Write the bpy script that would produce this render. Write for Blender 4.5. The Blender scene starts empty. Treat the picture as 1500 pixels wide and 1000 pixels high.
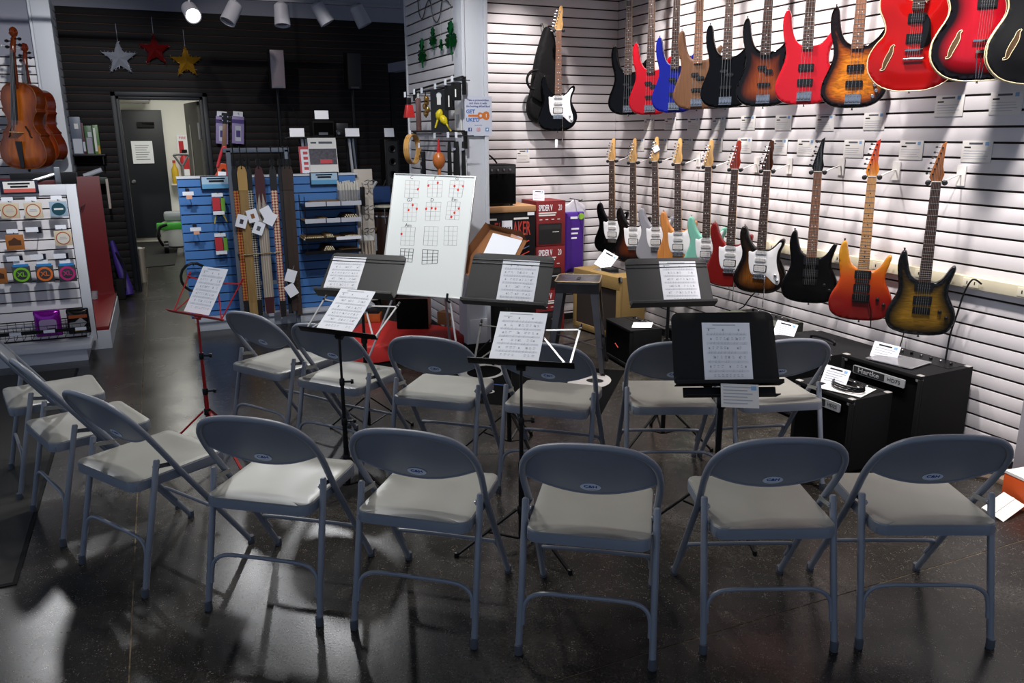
import bpy, bmesh, math, random
from mathutils import Vector, Matrix
from mathutils.geometry import delaunay_2d_cdt
random.seed(7)
sc = bpy.context.scene
COL = sc.collection
R = math.radians
V = Vector

# ------------------------------------------------------------------ camera, world, lights, exposure
EYE = V((0, 0, 1.65))
yaw, pitch, roll = R(23.455), R(14.623), R(-0.254)
FW = V((math.sin(yaw)*math.cos(pitch), math.cos(yaw)*math.cos(pitch), -math.sin(pitch)))
RT0 = V((math.cos(yaw), -math.sin(yaw), 0)); UP0 = RT0.cross(FW)
RT = math.cos(roll)*RT0 + math.sin(roll)*UP0
UPV = -math.sin(roll)*RT0 + math.cos(roll)*UP0
cam_data = bpy.data.cameras.new('camera'); cam_data.lens = 28.0; cam_data.sensor_width = 36.0
cam_data.clip_start = 0.05; cam_data.clip_end = 100
cam = bpy.data.objects.new('camera', cam_data); COL.objects.link(cam)
cam.matrix_world = Matrix(((RT.x, UPV.x, -FW.x, EYE.x), (RT.y, UPV.y, -FW.y, EYE.y), (RT.z, UPV.z, -FW.z, EYE.z), (0, 0, 0, 1)))
sc.camera = cam

w = bpy.data.worlds.new('daylight'); sc.world = w; w.use_nodes = True
bg = w.node_tree.nodes['Background']
bg.inputs['Color'].default_value = (0.62, 0.75, 1.0, 1)
bg.inputs['Strength'].default_value = 0.54

def spot(name, loc, target, power, cone, blend=0.5, radius=0.06, col=(1, 0.93, 0.88)):
    d = bpy.data.lights.new(name, 'SPOT'); d.energy = power; d.spot_size = R(cone); d.spot_blend = blend
    d.shadow_soft_size = radius; d.color = col
    o = bpy.data.objects.new(name, d); COL.objects.link(o); o.location = loc
    o.rotation_euler = (V(target)-V(loc)).to_track_quat('-Z', 'Y').to_euler()
    return o
# ceiling track spots over the guitar wall and the corner
for i, yy in enumerate((1.2, 2.2, 3.2, 4.25, 5.3)):
    spot('track_spot', (2.75, yy-0.1, 3.38), (3.76, yy, 0.95), 55 if i == 0 else 310, 76, 0.7, 0.09, (1, 0.93, 0.91))
spot('track_spot', (2.75, 5.60, 3.38), (2.75, 6.35, 1.15), 200, 58, 0.7, 0.03, (1, 0.92, 0.90))
# downlights over the chairs
for x, y, pw in ((0.2, 3.4, 100), (1.1, 2.5, 65), (1.2, 4.2, 150), (2.3, 3.2, 25)):
    spot('down_light', (x, y+0.5, 3.4), (x, y, 0.4), pw, 96, 0.8, 0.14, (1, 0.98, 0.94))
# pillar, whiteboard and platform
spot('track_spot', (1.0, 3.6, 3.35), (1.75, 5.6, 1.3), 230, 60, 0.7, 0.06, (0.97, 0.98, 1))
# track heads at the back that look over the chairs
spot('track_spot', (1.30, 7.75, 2.95), (0.6, 2.4, 0.4), 130, 56, 0.6, 0.10, (0.97, 0.98, 1))
spot('track_spot', (-1.25, 7.6, 2.95), (0.2, 3.0, 0.4), 70, 56, 0.6, 0.10, (0.97, 0.98, 1))
spot('track_spot', (0.47, 7.80, 2.78), (0.6, 2.2, 0.6), 40, 60, 0.6, 0.05, (0.97, 0.98, 1))
# left side: cello wall, white gondola, blue gondola, black wall
spot('track_spot', (-0.3, 5.0, 3.3), (-0.95, 8.3, 1.3), 330, 62, 0.6, 0.06, (0.97, 0.98, 1))
spot('track_spot', (0.6, 4.8, 3.3), (0.9, 7.2, 0.8), 110, 70, 0.6, 0.06, (0.97, 0.98, 1))
spot('track_spot', (1.4, 6.9, 3.3), (1.5, 8.4, 1.65), 55, 42, 0.7, 0.05, (1, 0.97, 0.95))  # extra spot, added to brighten the cards on the tall stand
spot('track_spot', (0.2, 6.4, 3.3), (1.15, 9.5, 1.9), 60, 44, 0.5, 0.03, (1, 0.92, 0.88))

sc.view_settings.view_transform = 'Standard'; sc.view_settings.look = 'None'
sc.view_settings.exposure = 0.0; sc.view_settings.gamma = 1.0; sc.view_settings.use_curve_mapping = False

# ------------------------------------------------------------------ pixel of the photograph -> point on a real plane
def ray(x, y): return FW + RT*((x-750)/1166.667) - UPV*((y-500)/1166.667)
def at_x(x, y, X): d = ray(x, y); return EYE + d*(X/d.x)
def at_y(x, y, Y): d = ray(x, y); return EYE + d*(Y/d.y)
def at_z(x, y, Z=0.0): d = ray(x, y); return EYE + d*((Z-EYE.z)/d.z)
def at_p(x, y, o, n): d = ray(x, y); return EYE + d*(((o-EYE).dot(n))/d.dot(n))

# ------------------------------------------------------------------ materials
def lin(h):
    if not isinstance(h, str): return (*h, 1) if len(h) == 3 else h
    h = h.lstrip('#'); c = [int(h[i:i+2], 16)/255 for i in (0, 2, 4)]
    return (*[v/12.92 if v <= 0.04045 else ((v+0.055)/1.055)**2.4 for v in c], 1)
MATS = {}
def mat(name, col, rough=0.5, metal=0.0, coat=0.0, grain=0.0, gscale=(20, 20, 20), bump=0.0, bscale=200, emit=0.0, alpha=1.0, trans=0.0, spec=0.5):
    if name in MATS: return MATS[name]
    m = bpy.data.materials.new(name); m.use_nodes = True; nt = m.node_tree
    b = nt.nodes['Principled BSDF']; c = lin(col)
    b.inputs['Base Color'].default_value = c; b.inputs['Roughness'].default_value = rough
    b.inputs['Metallic'].default_value = metal; b.inputs['Coat Weight'].default_value = coat
    b.inputs['Coat Roughness'].default_value = 0.06; b.inputs['Alpha'].default_value = alpha
    b.inputs['Transmission Weight'].default_value = trans; b.inputs['Specular IOR Level'].default_value = spec
    if emit: b.inputs['Emission Color'].default_value = c; b.inputs['Emission Strength'].default_value = emit
    tc = nt.nodes.new('ShaderNodeTexCoord')
    if grain:
        mp = nt.nodes.new('ShaderNodeMapping'); mp.inputs['Scale'].default_value = gscale
        n = nt.nodes.new('ShaderNodeTexNoise'); n.inputs['Scale'].default_value = 1; n.inputs['Detail'].default_value = 5
        r = nt.nodes.new('ShaderNodeValToRGB')
        r.color_ramp.elements[0].position = 0.3; r.color_ramp.elements[1].position = 0.7
        r.color_ramp.elements[0].color = (c[0]*(1-grain), c[1]*(1-grain), c[2]*(1-grain), 1)
        r.color_ramp.elements[1].color = (min(1, c[0]*(1+grain)), min(1, c[1]*(1+grain)), min(1, c[2]*(1+grain)), 1)
        nt.links.new(tc.outputs['Object'], mp.inputs['Vector']); nt.links.new(mp.outputs['Vector'], n.inputs['Vector'])
        nt.links.new(n.outputs['Fac'], r.inputs['Fac']); nt.links.new(r.outputs['Color'], b.inputs['Base Color'])
    if bump:
        n2 = nt.nodes.new('ShaderNodeTexNoise'); n2.inputs['Scale'].default_value = bscale; n2.inputs['Detail'].default_value = 3
        bp = nt.nodes.new('ShaderNodeBump'); bp.inputs['Strength'].default_value = bump; bp.inputs['Distance'].default_value = 0.002
        nt.links.new(tc.outputs['Object'], n2.inputs['Vector']); nt.links.new(n2.outputs['Fac'], bp.inputs['Height'])
        nt.links.new(bp.outputs['Normal'], b.inputs['Normal'])
    MATS[name] = m
    return m

def mat_burst(name, stops, wood=0.25, gscale=(90, 9, 30), rough=0.12, axis=None, figure=False):
    """lacquered wood whose stain runs from the rim inwards (mesh attribute 'rim', metres) or along the body ('axis')"""
    m = bpy.data.materials.new(name); m.use_nodes = True; nt = m.node_tree; b = nt.nodes['Principled BSDF']
    b.inputs['Roughness'].default_value = rough; b.inputs['Specular IOR Level'].default_value = 0.35; b.inputs['Coat Weight'].default_value = 0.25; b.inputs['Coat Roughness'].default_value = 0.04
    r = nt.nodes.new('ShaderNodeValToRGB'); el = r.color_ramp.elements
    el[0].position = stops[0][0]; el[0].color = lin(stops[0][1]); el[1].position = stops[-1][0]; el[1].color = lin(stops[-1][1])
    for p, c in stops[1:-1]: e = el.new(p); e.color = lin(c)
    tc = nt.nodes.new('ShaderNodeTexCoord')
    if axis is None:
        a = nt.nodes.new('ShaderNodeAttribute'); a.attribute_name = 'rim'
        mu = nt.nodes.new('ShaderNodeMath'); mu.operation = 'MULTIPLY'; mu.inputs[1].default_value = 10
        nt.links.new(a.outputs['Fac'], mu.inputs[0]); nt.links.new(mu.outputs[0], r.inputs['Fac'])
    else:
        s = nt.nodes.new('ShaderNodeSeparateXYZ'); mr = nt.nodes.new('ShaderNodeMapRange')
        mr.inputs['From Min'].default_value = axis[0]; mr.inputs['From Max'].default_value = axis[1]
        nt.links.new(tc.outputs['Object'], s.inputs[0]); nt.links.new(s.outputs['Y'], mr.inputs['Value']); nt.links.new(mr.outputs[0], r.inputs['Fac'])
    mp = nt.nodes.new('ShaderNodeMapping'); mp.inputs['Scale'].default_value = gscale
    n = nt.nodes.new('ShaderNodeTexNoise'); n.inputs['Scale'].default_value = 1; n.inputs['Detail'].default_value = 4
    if figure: n.inputs['Distortion'].default_value = 1.5
    nt.links.new(tc.outputs['Object'], mp.inputs['Vector']); nt.links.new(mp.outputs['Vector'], n.inputs['Vector'])
    mr2 = nt.nodes.new('ShaderNodeMapRange'); mr2.inputs['From Min'].default_value = 0.35; mr2.inputs['From Max'].default_value = 0.65
    mr2.inputs['To Min'].default_value = 1-wood; mr2.inputs['To Max'].default_value = 1+wood
    nt.links.new(n.outputs['Fac'], mr2.inputs['Value'])
    mx = nt.nodes.new('ShaderNodeVectorMath'); mx.operation = 'SCALE'
    nt.links.new(r.outputs['Color'], mx.inputs[0]); nt.links.new(mr2.outputs[0], mx.inputs['Scale'])
    nt.links.new(mx.outputs[0], b.inputs['Base Color'])
    return m

def mat_floor():
    m = bpy.data.materials.new('polished_concrete'); m.use_nodes = True; nt = m.node_tree; b = nt.nodes['Principled BSDF']
    N = nt.nodes.new; L = nt.links.new
    geo = N('ShaderNodeNewGeometry')
    n1 = N('ShaderNodeTexNoise'); n1.inputs['Scale'].default_value = 1.7; n1.inputs['Detail'].default_value = 6; n1.inputs['Roughness'].default_value = 0.6
    r1 = N('ShaderNodeValToRGB'); r1.color_ramp.elements[0].position = 0.3; r1.color_ramp.elements[1].position = 0.72
    r1.color_ramp.elements[0].color = lin('#201f1d'); r1.color_ramp.elements[1].color = lin('#4b4843')
    e = r1.color_ramp.elements.new(0.55); e.color = lin('#2d2a26')
    n2 = N('ShaderNodeTexNoise'); n2.inputs['Scale'].default_value = 110; n2.inputs['Detail'].default_value = 4
    r2 = N('ShaderNodeMapRange'); r2.inputs['From Min'].default_value = 0.3; r2.inputs['From Max'].default_value = 0.7; r2.inputs['To Min'].default_value = 0.45; r2.inputs['To Max'].default_value = 1.6
    vm = N('ShaderNodeVectorMath'); vm.operation = 'SCALE'
    vo = N('ShaderNodeTexVoronoi'); vo.inputs['Scale'].default_value = 130
    r3 = N('ShaderNodeValToRGB'); r3.color_ramp.elements[0].position = 0.12; r3.color_ramp.elements[0].color = (1, 1, 1, 1); r3.color_ramp.elements[1].position = 0.32; r3.color_ramp.elements[1].color = (0, 0, 0, 1)
    n4 = N('ShaderNodeTexNoise'); n4.inputs['Scale'].default_value = 30
    r4 = N('ShaderNodeMapRange'); r4.inputs['From Min'].default_value = 0.45; r4.inputs['From Max'].default_value = 0.72
    mu = N('ShaderNodeMath'); mu.operation = 'MULTIPLY'
    mx = N('ShaderNodeMix'); mx.data_type = 'RGBA'; mx.inputs['B'].default_value = lin('#8b857c')
    for n in (n1, n2, vo, n4): L(geo.outputs['Position'], n.inputs['Vector'])
    L(n1.outputs['Fac'], r1.inputs['Fac']); L(n2.outputs['Fac'], r2.inputs['Value']); L(r1.outputs['Color'], vm.inputs[0]); L(r2.outputs[0], vm.inputs['Scale'])
    L(vo.outputs['Distance'], r3.inputs['Fac']); L(n4.outputs['Fac'], r4.inputs['Value']); L(r3.outputs['Color'], mu.inputs[0]); L(r4.outputs[0], mu.inputs[1])
    L(vm.outputs[0], mx.inputs['A']); L(mu.outputs[0], mx.inputs['Factor']); L(mx.outputs['Result'], b.inputs['Base Color'])
    rr = N('ShaderNodeMapRange'); rr.inputs['To Min'].default_value = 0.17; rr.inputs['To Max'].default_value = 0.34
    n5 = N('ShaderNodeTexNoise'); n5.inputs['Scale'].default_value = 3.5; n5.inputs['Detail'].default_value = 5; L(geo.outputs['Position'], n5.inputs['Vector'])
    L(n5.outputs['Fac'], rr.inputs['Value']); L(rr.outputs[0], b.inputs['Roughness'])
    b.inputs['Specular IOR Level'].default_value = 0.5
    bp = N('ShaderNodeBump'); bp.inputs['Strength'].default_value = 0.10; bp.inputs['Distance'].default_value = 0.002
    L(n2.outputs['Fac'], bp.inputs['Height']); L(bp.outputs['Normal'], b.inputs['Normal'])
    return m

# ------------------------------------------------------------------ mesh helpers
def cr(pts, n=6, closed=False):
    """Catmull-Rom through the points"""
    P = [V(p) for p in pts]; out = []; N = len(P)
    rng = range(N) if closed else range(N-1)
    for i in rng:
        if closed: a, b, c, d = P[i-1], P[i], P[(i+1) % N], P[(i+2) % N]
        else: a, b, c, d = P[max(i-1, 0)], P[i], P[i+1], P[min(i+2, N-1)]
        for k in range(n):
            t = k/n
            out.append(0.5*((2*b)+(c-a)*t+(2*a-5*b+4*c-d)*t*t+(3*b-a-3*c+d)*t*t*t))
    if not closed: out.append(P[-1])
    return out

class MB:
    def __init__(s): s.v = []; s.f = []
    def add(s, v, f):
        k = len(s.v); s.v += [V(p) for p in v]; s.f += [tuple(i+k for i in q) for q in f]; return s
    def box(s, x0, x1, y0, y1, z0, z1, M=None):
        v = [V((x, y, z)) for x in (x0, x1) for y in (y0, y1) for z in (z0, z1)]
        if M: v = [M @ p for p in v]
        return s.add(v, [(0, 1, 3, 2), (4, 6, 7, 5), (0, 4, 5, 1), (2, 3, 7, 6), (0, 2, 6, 4), (1, 5, 7, 3)])
    def bar(s, a, b, wd, th, up=(0, 0, 1)):
        a, b = V(a), V(b); d = (b-a); L = d.length; d = d/L; u = V(up)
        if abs(u.dot(d)) > 0.98: u = V((1, 0, 0))
        x = d.cross(u).normalized(); y = x.cross(d)
        M = Matrix(((d.x, x.x, y.x, a.x), (d.y, x.y, y.y, a.y), (d.z, x.z, y.z, a.z), (0, 0, 0, 1)))
        return s.box(0, L, -wd/2, wd/2, -th/2, th/2, M)
    def tube(s, pts, r, n=10, closed=False):
        P = [V(p) for p in pts]; N = len(P); rr = r if isinstance(r, (list, tuple)) else [r]*N
        t0 = (P[1]-P[0]).normalized(); u = V((0, 0, 1)) if abs(t0.z) < 0.9 else V((1, 0, 0))
        nrm = (u - t0*u.dot(t0)).normalized(); v = []; f = []
        for i in range(N):
            if closed: t = (P[(i+1) % N]-P[i-1]).normalized()
            else: t = (P[min(i+1, N-1)]-P[max(i-1, 0)]).normalized()
            nrm = (nrm - t*nrm.dot(t))
            nrm = nrm.normalized() if nrm.length > 1e-6 else t.orthogonal().normalized()
            bn = t.cross(nrm)
            for k in range(n):
                a = 2*math.pi*k/n; v.append(P[i]+(nrm*math.cos(a)+bn*math.sin(a))*rr[i])
        M = N if closed else N-1
        for i in range(M):
            j = (i+1) % N
            for k in range(n): f.append((i*n+k, i*n+(k+1) % n, j*n+(k+1) % n, j*n+k))
        if not closed: f.append(tuple(range(n-1, -1, -1))); f.append(tuple((N-1)*n+k for k in range(n)))
        return s.add(v, f)
    def lathe(s, prof, n=20, M=None, loop=False):
        v = []; f = []
        for r, z in prof:
            for k in range(n): a = 2*math.pi*k/n; v.append(V((r*math.cos(a), r*math.sin(a), z)))
        for i in range(len(prof)-1):
            for k in range(n): f.append((i*n+k, i*n+(k+1) % n, (i+1)*n+(k+1) % n, (i+1)*n+k))
        if loop: L = len(prof)-1; f += [(L*n+k, L*n+(k+1) % n, (k+1) % n, k) for k in range(n)]
        else: f.append(tuple(range(n-1, -1, -1))); f.append(tuple((len(prof)-1)*n+k for k in range(n)))
        if M: v = [M @ p for p in v]
        return s.add(v, f)
    def prism(s, out, z0, z1, M=None):
        n = len(out); v = [V((p[0], p[1], z0)) for p in out]+[V((p[0], p[1], z1)) for p in out]
        if M: v = [M @ p for p in v]
        return s.add(v, [tuple(range(n-1, -1, -1)), tuple(range(n, 2*n))]+[(i, (i+1) % n, n+(i+1) % n, n+i) for i in range(n)])
    def quad(s, o, u, v, a0, a1, b0, b1, off=V((0, 0, 0))):
        return s.add([o+u*a0+v*b0+off, o+u*a1+v*b0+off, o+u*a1+v*b1+off, o+u*a0+v*b1+off], [(0, 1, 2, 3)])
    def xform(s, M): s.v = [M @ p for p in s.v]; return s
    def build(s, name, m, parent=None, M=None, smooth=True, bevel=0.0, ang=38):
        me = bpy.data.meshes.new(name); me.from_pydata(s.v, [], s.f); me.update()
        bm = bmesh.new(); bm.from_mesh(me); bmesh.ops.recalc_face_normals(bm, faces=bm.faces)
        if bevel:
            ed = [e for e in bm.edges if len(e.link_faces) == 2 and e.calc_face_angle(0) > R(40)]
            bmesh.ops.bevel(bm, geom=ed, offset=bevel, segments=2, affect='EDGES', profile=0.6)
        bm.to_mesh(me); bm.free()
        if smooth:
            me.shade_smooth(); me.set_sharp_from_angle(angle=R(ang))
        if m: me.materials.append(m)
        return link(name, me, parent, M)

def link(name, me, parent=None, M=None):
    o = bpy.data.objects.new(name, me); COL.objects.link(o)
    if parent is not None: o.parent = parent
    if M is not None: o.matrix_local = M
    return o
def tag(o, label=None, cat=None, group=None, kind=None):
    if label: o['label'] = label
    if cat: o['category'] = cat
    if group: o['group'] = group
    if kind: o['kind'] = kind
    return o
def thing(name, label, cat, M=None, group=None):
    o = bpy.data.objects.new(name, None); COL.objects.link(o); o.empty_display_size = 0.05
    if M is not None: o.matrix_world = M if isinstance(M, Matrix) else Matrix.Translation(V(M))
    return tag(o, label, cat, group)
def copy_tree(o, parent=None):
    c = o.copy(); COL.objects.link(c)
    if parent is not None: c.parent = parent
    for ch in list(o.children): copy_tree(ch, c)
    return c
def frame(o, x, y, z): return Matrix(((x.x, y.x, z.x, o.x), (x.y, y.y, z.y, o.y), (x.z, y.z, z.z, o.z), (0, 0, 0, 1)))
def pose(o, yw, tilt=0, rl=0):
    """u right, v up along the board, n towards the viewer; yaw about z, tilt = lean back, degrees"""
    cy, sy = math.cos(R(yw)), math.sin(R(yw)); u = V((cy, sy, 0)); n0 = V((sy, -cy, 0)); z = V((0, 0, 1))
    v = math.cos(R(tilt))*z - math.sin(R(tilt))*n0; n = math.cos(R(tilt))*n0 + math.sin(R(tilt))*z
    c, s = math.cos(R(rl)), math.sin(R(rl))
    return frame(V(o), c*u+s*v, -s*u+c*v, n)
def yawM(o, deg): return Matrix.Translation(V(o)) @ Matrix.Rotation(R(deg), 4, 'Z')
FLIP = Matrix(((1, 0, 0, 0), (0, 0, -1, 0), (0, 1, 0, 0), (0, 0, 0, 1)))   # local xy plane -> upright xz plane facing -y

def text(s, size, name, m, parent=None, M=None, align='CENTER', depth=0.0004, xs=1.0, bold=0.0):
    cu = bpy.data.curves.new(name, 'FONT'); cu.body = s; cu.size = size; cu.align_x = align; cu.align_y = 'CENTER'
    cu.extrude = depth; cu.resolution_u = 2; cu.offset = bold
    ob = bpy.data.objects.new(name, cu); COL.objects.link(ob)
    me = bpy.data.meshes.new_from_object(ob.evaluated_get(bpy.context.evaluated_depsgraph_get()))
    bpy.data.objects.remove(ob); bpy.data.curves.remove(cu)
    if xs != 1.0:
        for vv in me.vertices: vv.co.x *= xs
    me.materials.clear(); me.materials.append(m); me.name = name
    return link(name, me, parent, M)

def inside_dist(p, out):
    best = 1e9; n = len(out)
    for i in range(n):
        a = out[i]; b = out[(i+1) % n]; ab = b-a; t = max(0, min(1, (p-a).dot(ab)/max(ab.length_squared, 1e-12)))
        best = min(best, (p-(a+ab*t)).length)
    return best
def plate(out, z_back, z_front, rnd=0.012, step=0.02, dome=0.0, drange=0.06, dish=0.0):
    """solid slab from an outline: front rounded at the rim, optional arching; returns MB and rim distances"""
    out = [V((p[0], p[1])) for p in out]; n = len(out)
    xs = [p.x for p in out]; ys = [p.y for p in out]
    pts = list(out); x = min(xs)
    rings = [rnd*0.3, rnd]
    c = []
    for i in range(n):                                     # inset ring points, kept only when really inside
        t = (out[(i+1) % n]-out[i-1]); nn = V((-t.y, t.x)).normalized()
        for d in rings: c.append(out[i]+nn*d)
    y0 = min(ys); k = 0
    while y0 < max(ys):
        x0 = min(xs)+(step/2 if k % 2 else 0)
        while x0 < max(xs): c.append(V((x0, y0))); x0 += step
        y0 += step*0.87; k += 1
    def isin(p):
        r = False
        for i in range(n):
            a, b = out[i], out[(i+1) % n]
            if (a.y > p.y) != (b.y > p.y) and p.x < (b.x-a.x)*(p.y-a.y)/(b.y-a.y)+a.x: r = not r
        return r
    for p in c:
        if isin(p) and inside_dist(p, out) > rnd*0.2: pts.append(p)
    vs, es, fs, _, _, _ = delaunay_2d_cdt(pts, [(i, (i+1) % n) for i in range(n)], [], 1, 1e-6)
    mb = MB(); rim = []; vv = []
    for p in vs:
        d = inside_dist(p, out); d = 0 if d < 1e-5 else d
        t = min(1, d/rnd); z = z_front - rnd*(1-math.sqrt(max(0, 1-(1-t)**2)))
        if dome: tt = min(1, d/drange); z += dome*(tt*tt*(3-2*tt))
        if dish: tt = min(1, d/drange); z -= dish*(tt*tt*(3-2*tt))
        vv.append(V((p.x, p.y, z))); rim.append(d)
    mb.add(vv, fs); base = len(vv)
    bot = [V((p.x, p.y, z_back)) for p in out]
    mb.add(bot, [tuple(range(n-1, -1, -1))]); rim += [0]*n
    # boundary vertices of the front keep the order of the outline
    idx = []
    for p in out: idx.append(min(range(len(vs)), key=lambda i: (vs[i]-p).length_squared))
    for i in range(n): mb.f.append((idx[i], idx[(i+1) % n], base+(i+1) % n, base+i))
    return mb, rim
def build_plate(pl, name, m, parent=None, M=None, ang=50):
    mb, rim = pl
    o = mb.build(name, m, parent, M, ang=ang)
    a = o.data.attributes.new('rim', 'FLOAT', 'POINT')
    if len(rim) == len(o.data.vertices): a.data.foreach_set('value', rim)
    return o
def rrect(x0, x1, y0, y1, r, n=5):
    out = []
    for cx, cy, a0 in ((x1-r, y0+r, -90), (x1-r, y1-r, 0), (x0+r, y1-r, 90), (x0+r, y0+r, 180)):
        for k in range(n+1): a = R(a0+90*k/n); out.append((cx+r*math.cos(a), cy+r*math.sin(a)))
    return out

# ------------------------------------------------------------------ palette
white_paint = mat('white_slat_paint', '#d9d5d6', 0.5, grain=0.05, gscale=(3, 3, 3))
groove_dark = mat('brown_groove', '#2a1712', 0.8)
black_slat = mat('black_slat_paint', '#120f11', 0.6, grain=0.12, gscale=(4, 4, 4), spec=0.2)
groove_brown = mat('black_wall_groove', '#4a3026', 0.8)
blue_paint = mat('blue_slat_paint', '#4677b4', 0.5)
drywall = mat('grey_drywall', '#8f8f9a', 0.9)
post_white = mat('white_post_paint', '#cfd1d6', 0.5)
trim_black = mat('black_blue_trim', '#0d1017', 0.45, spec=0.3)
chrome = mat('chrome', '#d0d0d2', 0.18, 1.0)
steel = mat('brushed_steel', '#8d8f92', 0.35, 1.0)
blackmetal = mat('black_metal', '#0c0c0d', 0.4, 0.0, spec=0.3)
blackplastic = mat('black_plastic', '#101012', 0.35, spec=0.3)
blackmatte = mat('black_matte', '#0b0b0c', 0.8, spec=0.3)
paper = mat('white_paper', '#e8eaf0', 0.8)
paper2 = mat('cream_paper', '#dedbd6', 0.8)
ink = mat('grey_ink', '#55575e', 0.9)
ink2 = mat('pale_ink', '#a9acb5', 0.9)
inkblack = mat('black_ink', '#141418', 0.9)
inkblue = mat('blue_ink', '#1f3f8f', 0.8)
inkred = mat('red_ink', '#c42f2a', 0.8)
cardb = mat('cardboard', '#8a5a34', 0.9, grain=0.1, gscale=(8, 8, 8))

# ------------------------------------------------------------------ the setting
PITCH, PHASE, GAP = 0.0762, 0.0726, 0.011
def struct(name, mb, m, parent=None, bevel=0.0):
    o = mb.build(name, m, parent, bevel=bevel)
    if parent is None: o['kind'] = 'structure'
    return o
SLATS = {}
def slats(parent, origin, ux, L, z0, z1, m, nrm, pitch=PITCH, phase=PHASE, gap=GAP, th=0.014):
    """one board per groove-to-groove strip; ux runs along the wall, nrm out of it; origin lies on the front plane"""
    ux, nrm = V(ux), V(nrm); k = math.floor((z0-phase)/pitch)
    while True:
        a = max(z0, phase+k*pitch+gap/2); b = min(z1, phase+(k+1)*pitch-gap/2); k += 1
        if a >= z1: break
        if b-a < 0.008: continue
        key = (round(L, 4), round(b-a, 4), m.name)
        if key not in SLATS:
            mb = MB().box(0, L, -th, 0, 0, b-a)
            SLATS[key] = mb.build('slat', m, None, bevel=0.0012).data
            bpy.data.objects.remove([o for o in bpy.data.objects if o.data == SLATS[key]][0])
        y = nrm
        M = Matrix(((ux.x, y.x, 0, origin[0]), (ux.y, y.y, 0, origin[1]), (ux.z, y.z, 1, a), (0, 0, 0, 1)))
        link('slat', SLATS[key], parent, M)

XR, YB, YD = 3.764, 6.35, 9.5
# floor: cast slabs with saw-cut joints between them
floor_m = mat_floor()
fl = struct('floor', MB().box(-6, 6, -4, 16.5, -0.25, -0.002), mat('joint_filler', '#6b5d48', 0.9, grain=0.7, gscale=(30, 30, 30)))
for x0, x1 in ((-6, -0.2525), (-0.2475, 6)):
    for y0, y1 in ((-4, 1.9055), (1.9105, 16.5)):
        MB().box(x0, x1, y0, y1, -0.05, 0).build('slab', floor_m, fl, smooth=False)

wr = struct('wall_right', MB().box(XR+0.014, XR+0.12, -4.0, YB+0.1, 0, 3.5), groove_dark)
slats(wr, (XR, YB, 0), (0, -1, 0), YB-2.0, 0.05, 3.45, white_paint, (-1, 0, 0))
slats(wr, (XR, 1.998, 0), (0, -1, 0), 2.4, 0.05, 3.45, white_paint, (-1, 0, 0))
wb = struct('wall_back', MB().box(2.15, XR+0.014, YB+0.014, YB+0.1, 0, 3.5), groove_dark)
slats(wb, (2.15, YB, 0), (1, 0, 0), XR-2.15, 0.05, 3.45, white_paint, (0, -1, 0))
struct('baseboard_right', MB().box(XR-0.012, XR+0.014, 0.3, YB, 0, 0.055), blackmatte)
struct('baseboard_back', MB().box(2.2, XR-0.012, YB-0.012, YB+0.014, 0, 0.055), blackmatte)

# partition with the slatted side and the white post at its end
PX0, PX1 = at_y(679, 200, 5.45).x, at_y(716, 200, 5.45).x
pY1 = at_x(600, 200, PX0+0.01).y
wp = struct('wall_partition', MB().box(PX0+0.026, PX1-0.01, 5.62, pY1, 0, 3.5), groove_dark)
slats(wp, (PX0+0.012, pY1, 0), (0, -1, 0), pY1-5.62, 0.12, 3.45, white_paint, (-1, 0, 0))
mb = MB().box(PX0, PX1, 5.47, 5.62, 0.115, 3.5)
mb.box(PX0, PX0+0.022, 5.45, 5.47, 0.115, 3.5).box(PX1-0.028, PX1, 5.45, 5.47, 0.115, 3.5).box(PX0+0.022, PX1-0.028, 5.45, 5.47, 0.115, 0.30)
post = struct('trim_1', mb, post_white, bevel=0.002)
struct('trim_2', MB().box(PX0+0.004, PX0+0.03, pY1, pY1+0.02, 0, 3.5), post_white)
struct('baseboard_partition', MB().box(PX0-0.006, PX1+0.004, 5.44, pY1, 0, 0.115), blackmatte)

# black wall at the far end with its doorway
dx0, dx1, dzt = at_y(161, 135, YD).x, at_y(302, 135, YD).x, at_y(230, 135, YD).z
wf = struct('wall_far', MB().box(-0.78, dx0+0.05, YD+0.014, YD+0.12, 0, 2.90).box(dx1-0.05, 5.2, YD+0.014, YD+0.12, 0, 2.90)
            .box(dx0+0.05, dx1-0.05, YD+0.014, YD+0.12, dzt-0.06, 2.90), groove_brown)
slats(wf, (-0.78, YD, 0), (1, 0, 0), dx0+0.78, 0.02, dzt, black_slat, (0, -1, 0), gap=0.009)
slats(wf, (dx1, YD, 0), (1, 0, 0), 5.2-dx1, 0.02, dzt, black_slat, (0, -1, 0), gap=0.009)
slats(wf, (-0.78, YD, 0), (1, 0, 0), 5.98, dzt, 2.885, black_slat, (0, -1, 0), gap=0.009)
struct('wall_far_upper', MB().box(-3.5, 5.2, YD-0.01, YD+0.12, 2.885, 3.5), drywall)
ceil = struct('ceiling', MB().box(-4, 5.2, -0.6, YD+0.1, 3.5, 3.6), mat('ceiling_paint', '#5b5a60', 0.9))
# door frame: stepped dark casing
mb = MB()
for a, t, d in ((0.0, 0.045, 0.03), (0.045, 0.075, 0.012)):
    mb.box(dx0+a, dx0+t, YD-d, YD+0.13, 0, dzt-a).box(dx1-t, dx1-a, YD-d, YD+0.13, 0, dzt-a).box(dx0+a, dx1-a, YD-d, YD+0.13, dzt-t, dzt-a)
struct('door_1', mb, trim_black, bevel=0.003)
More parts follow.
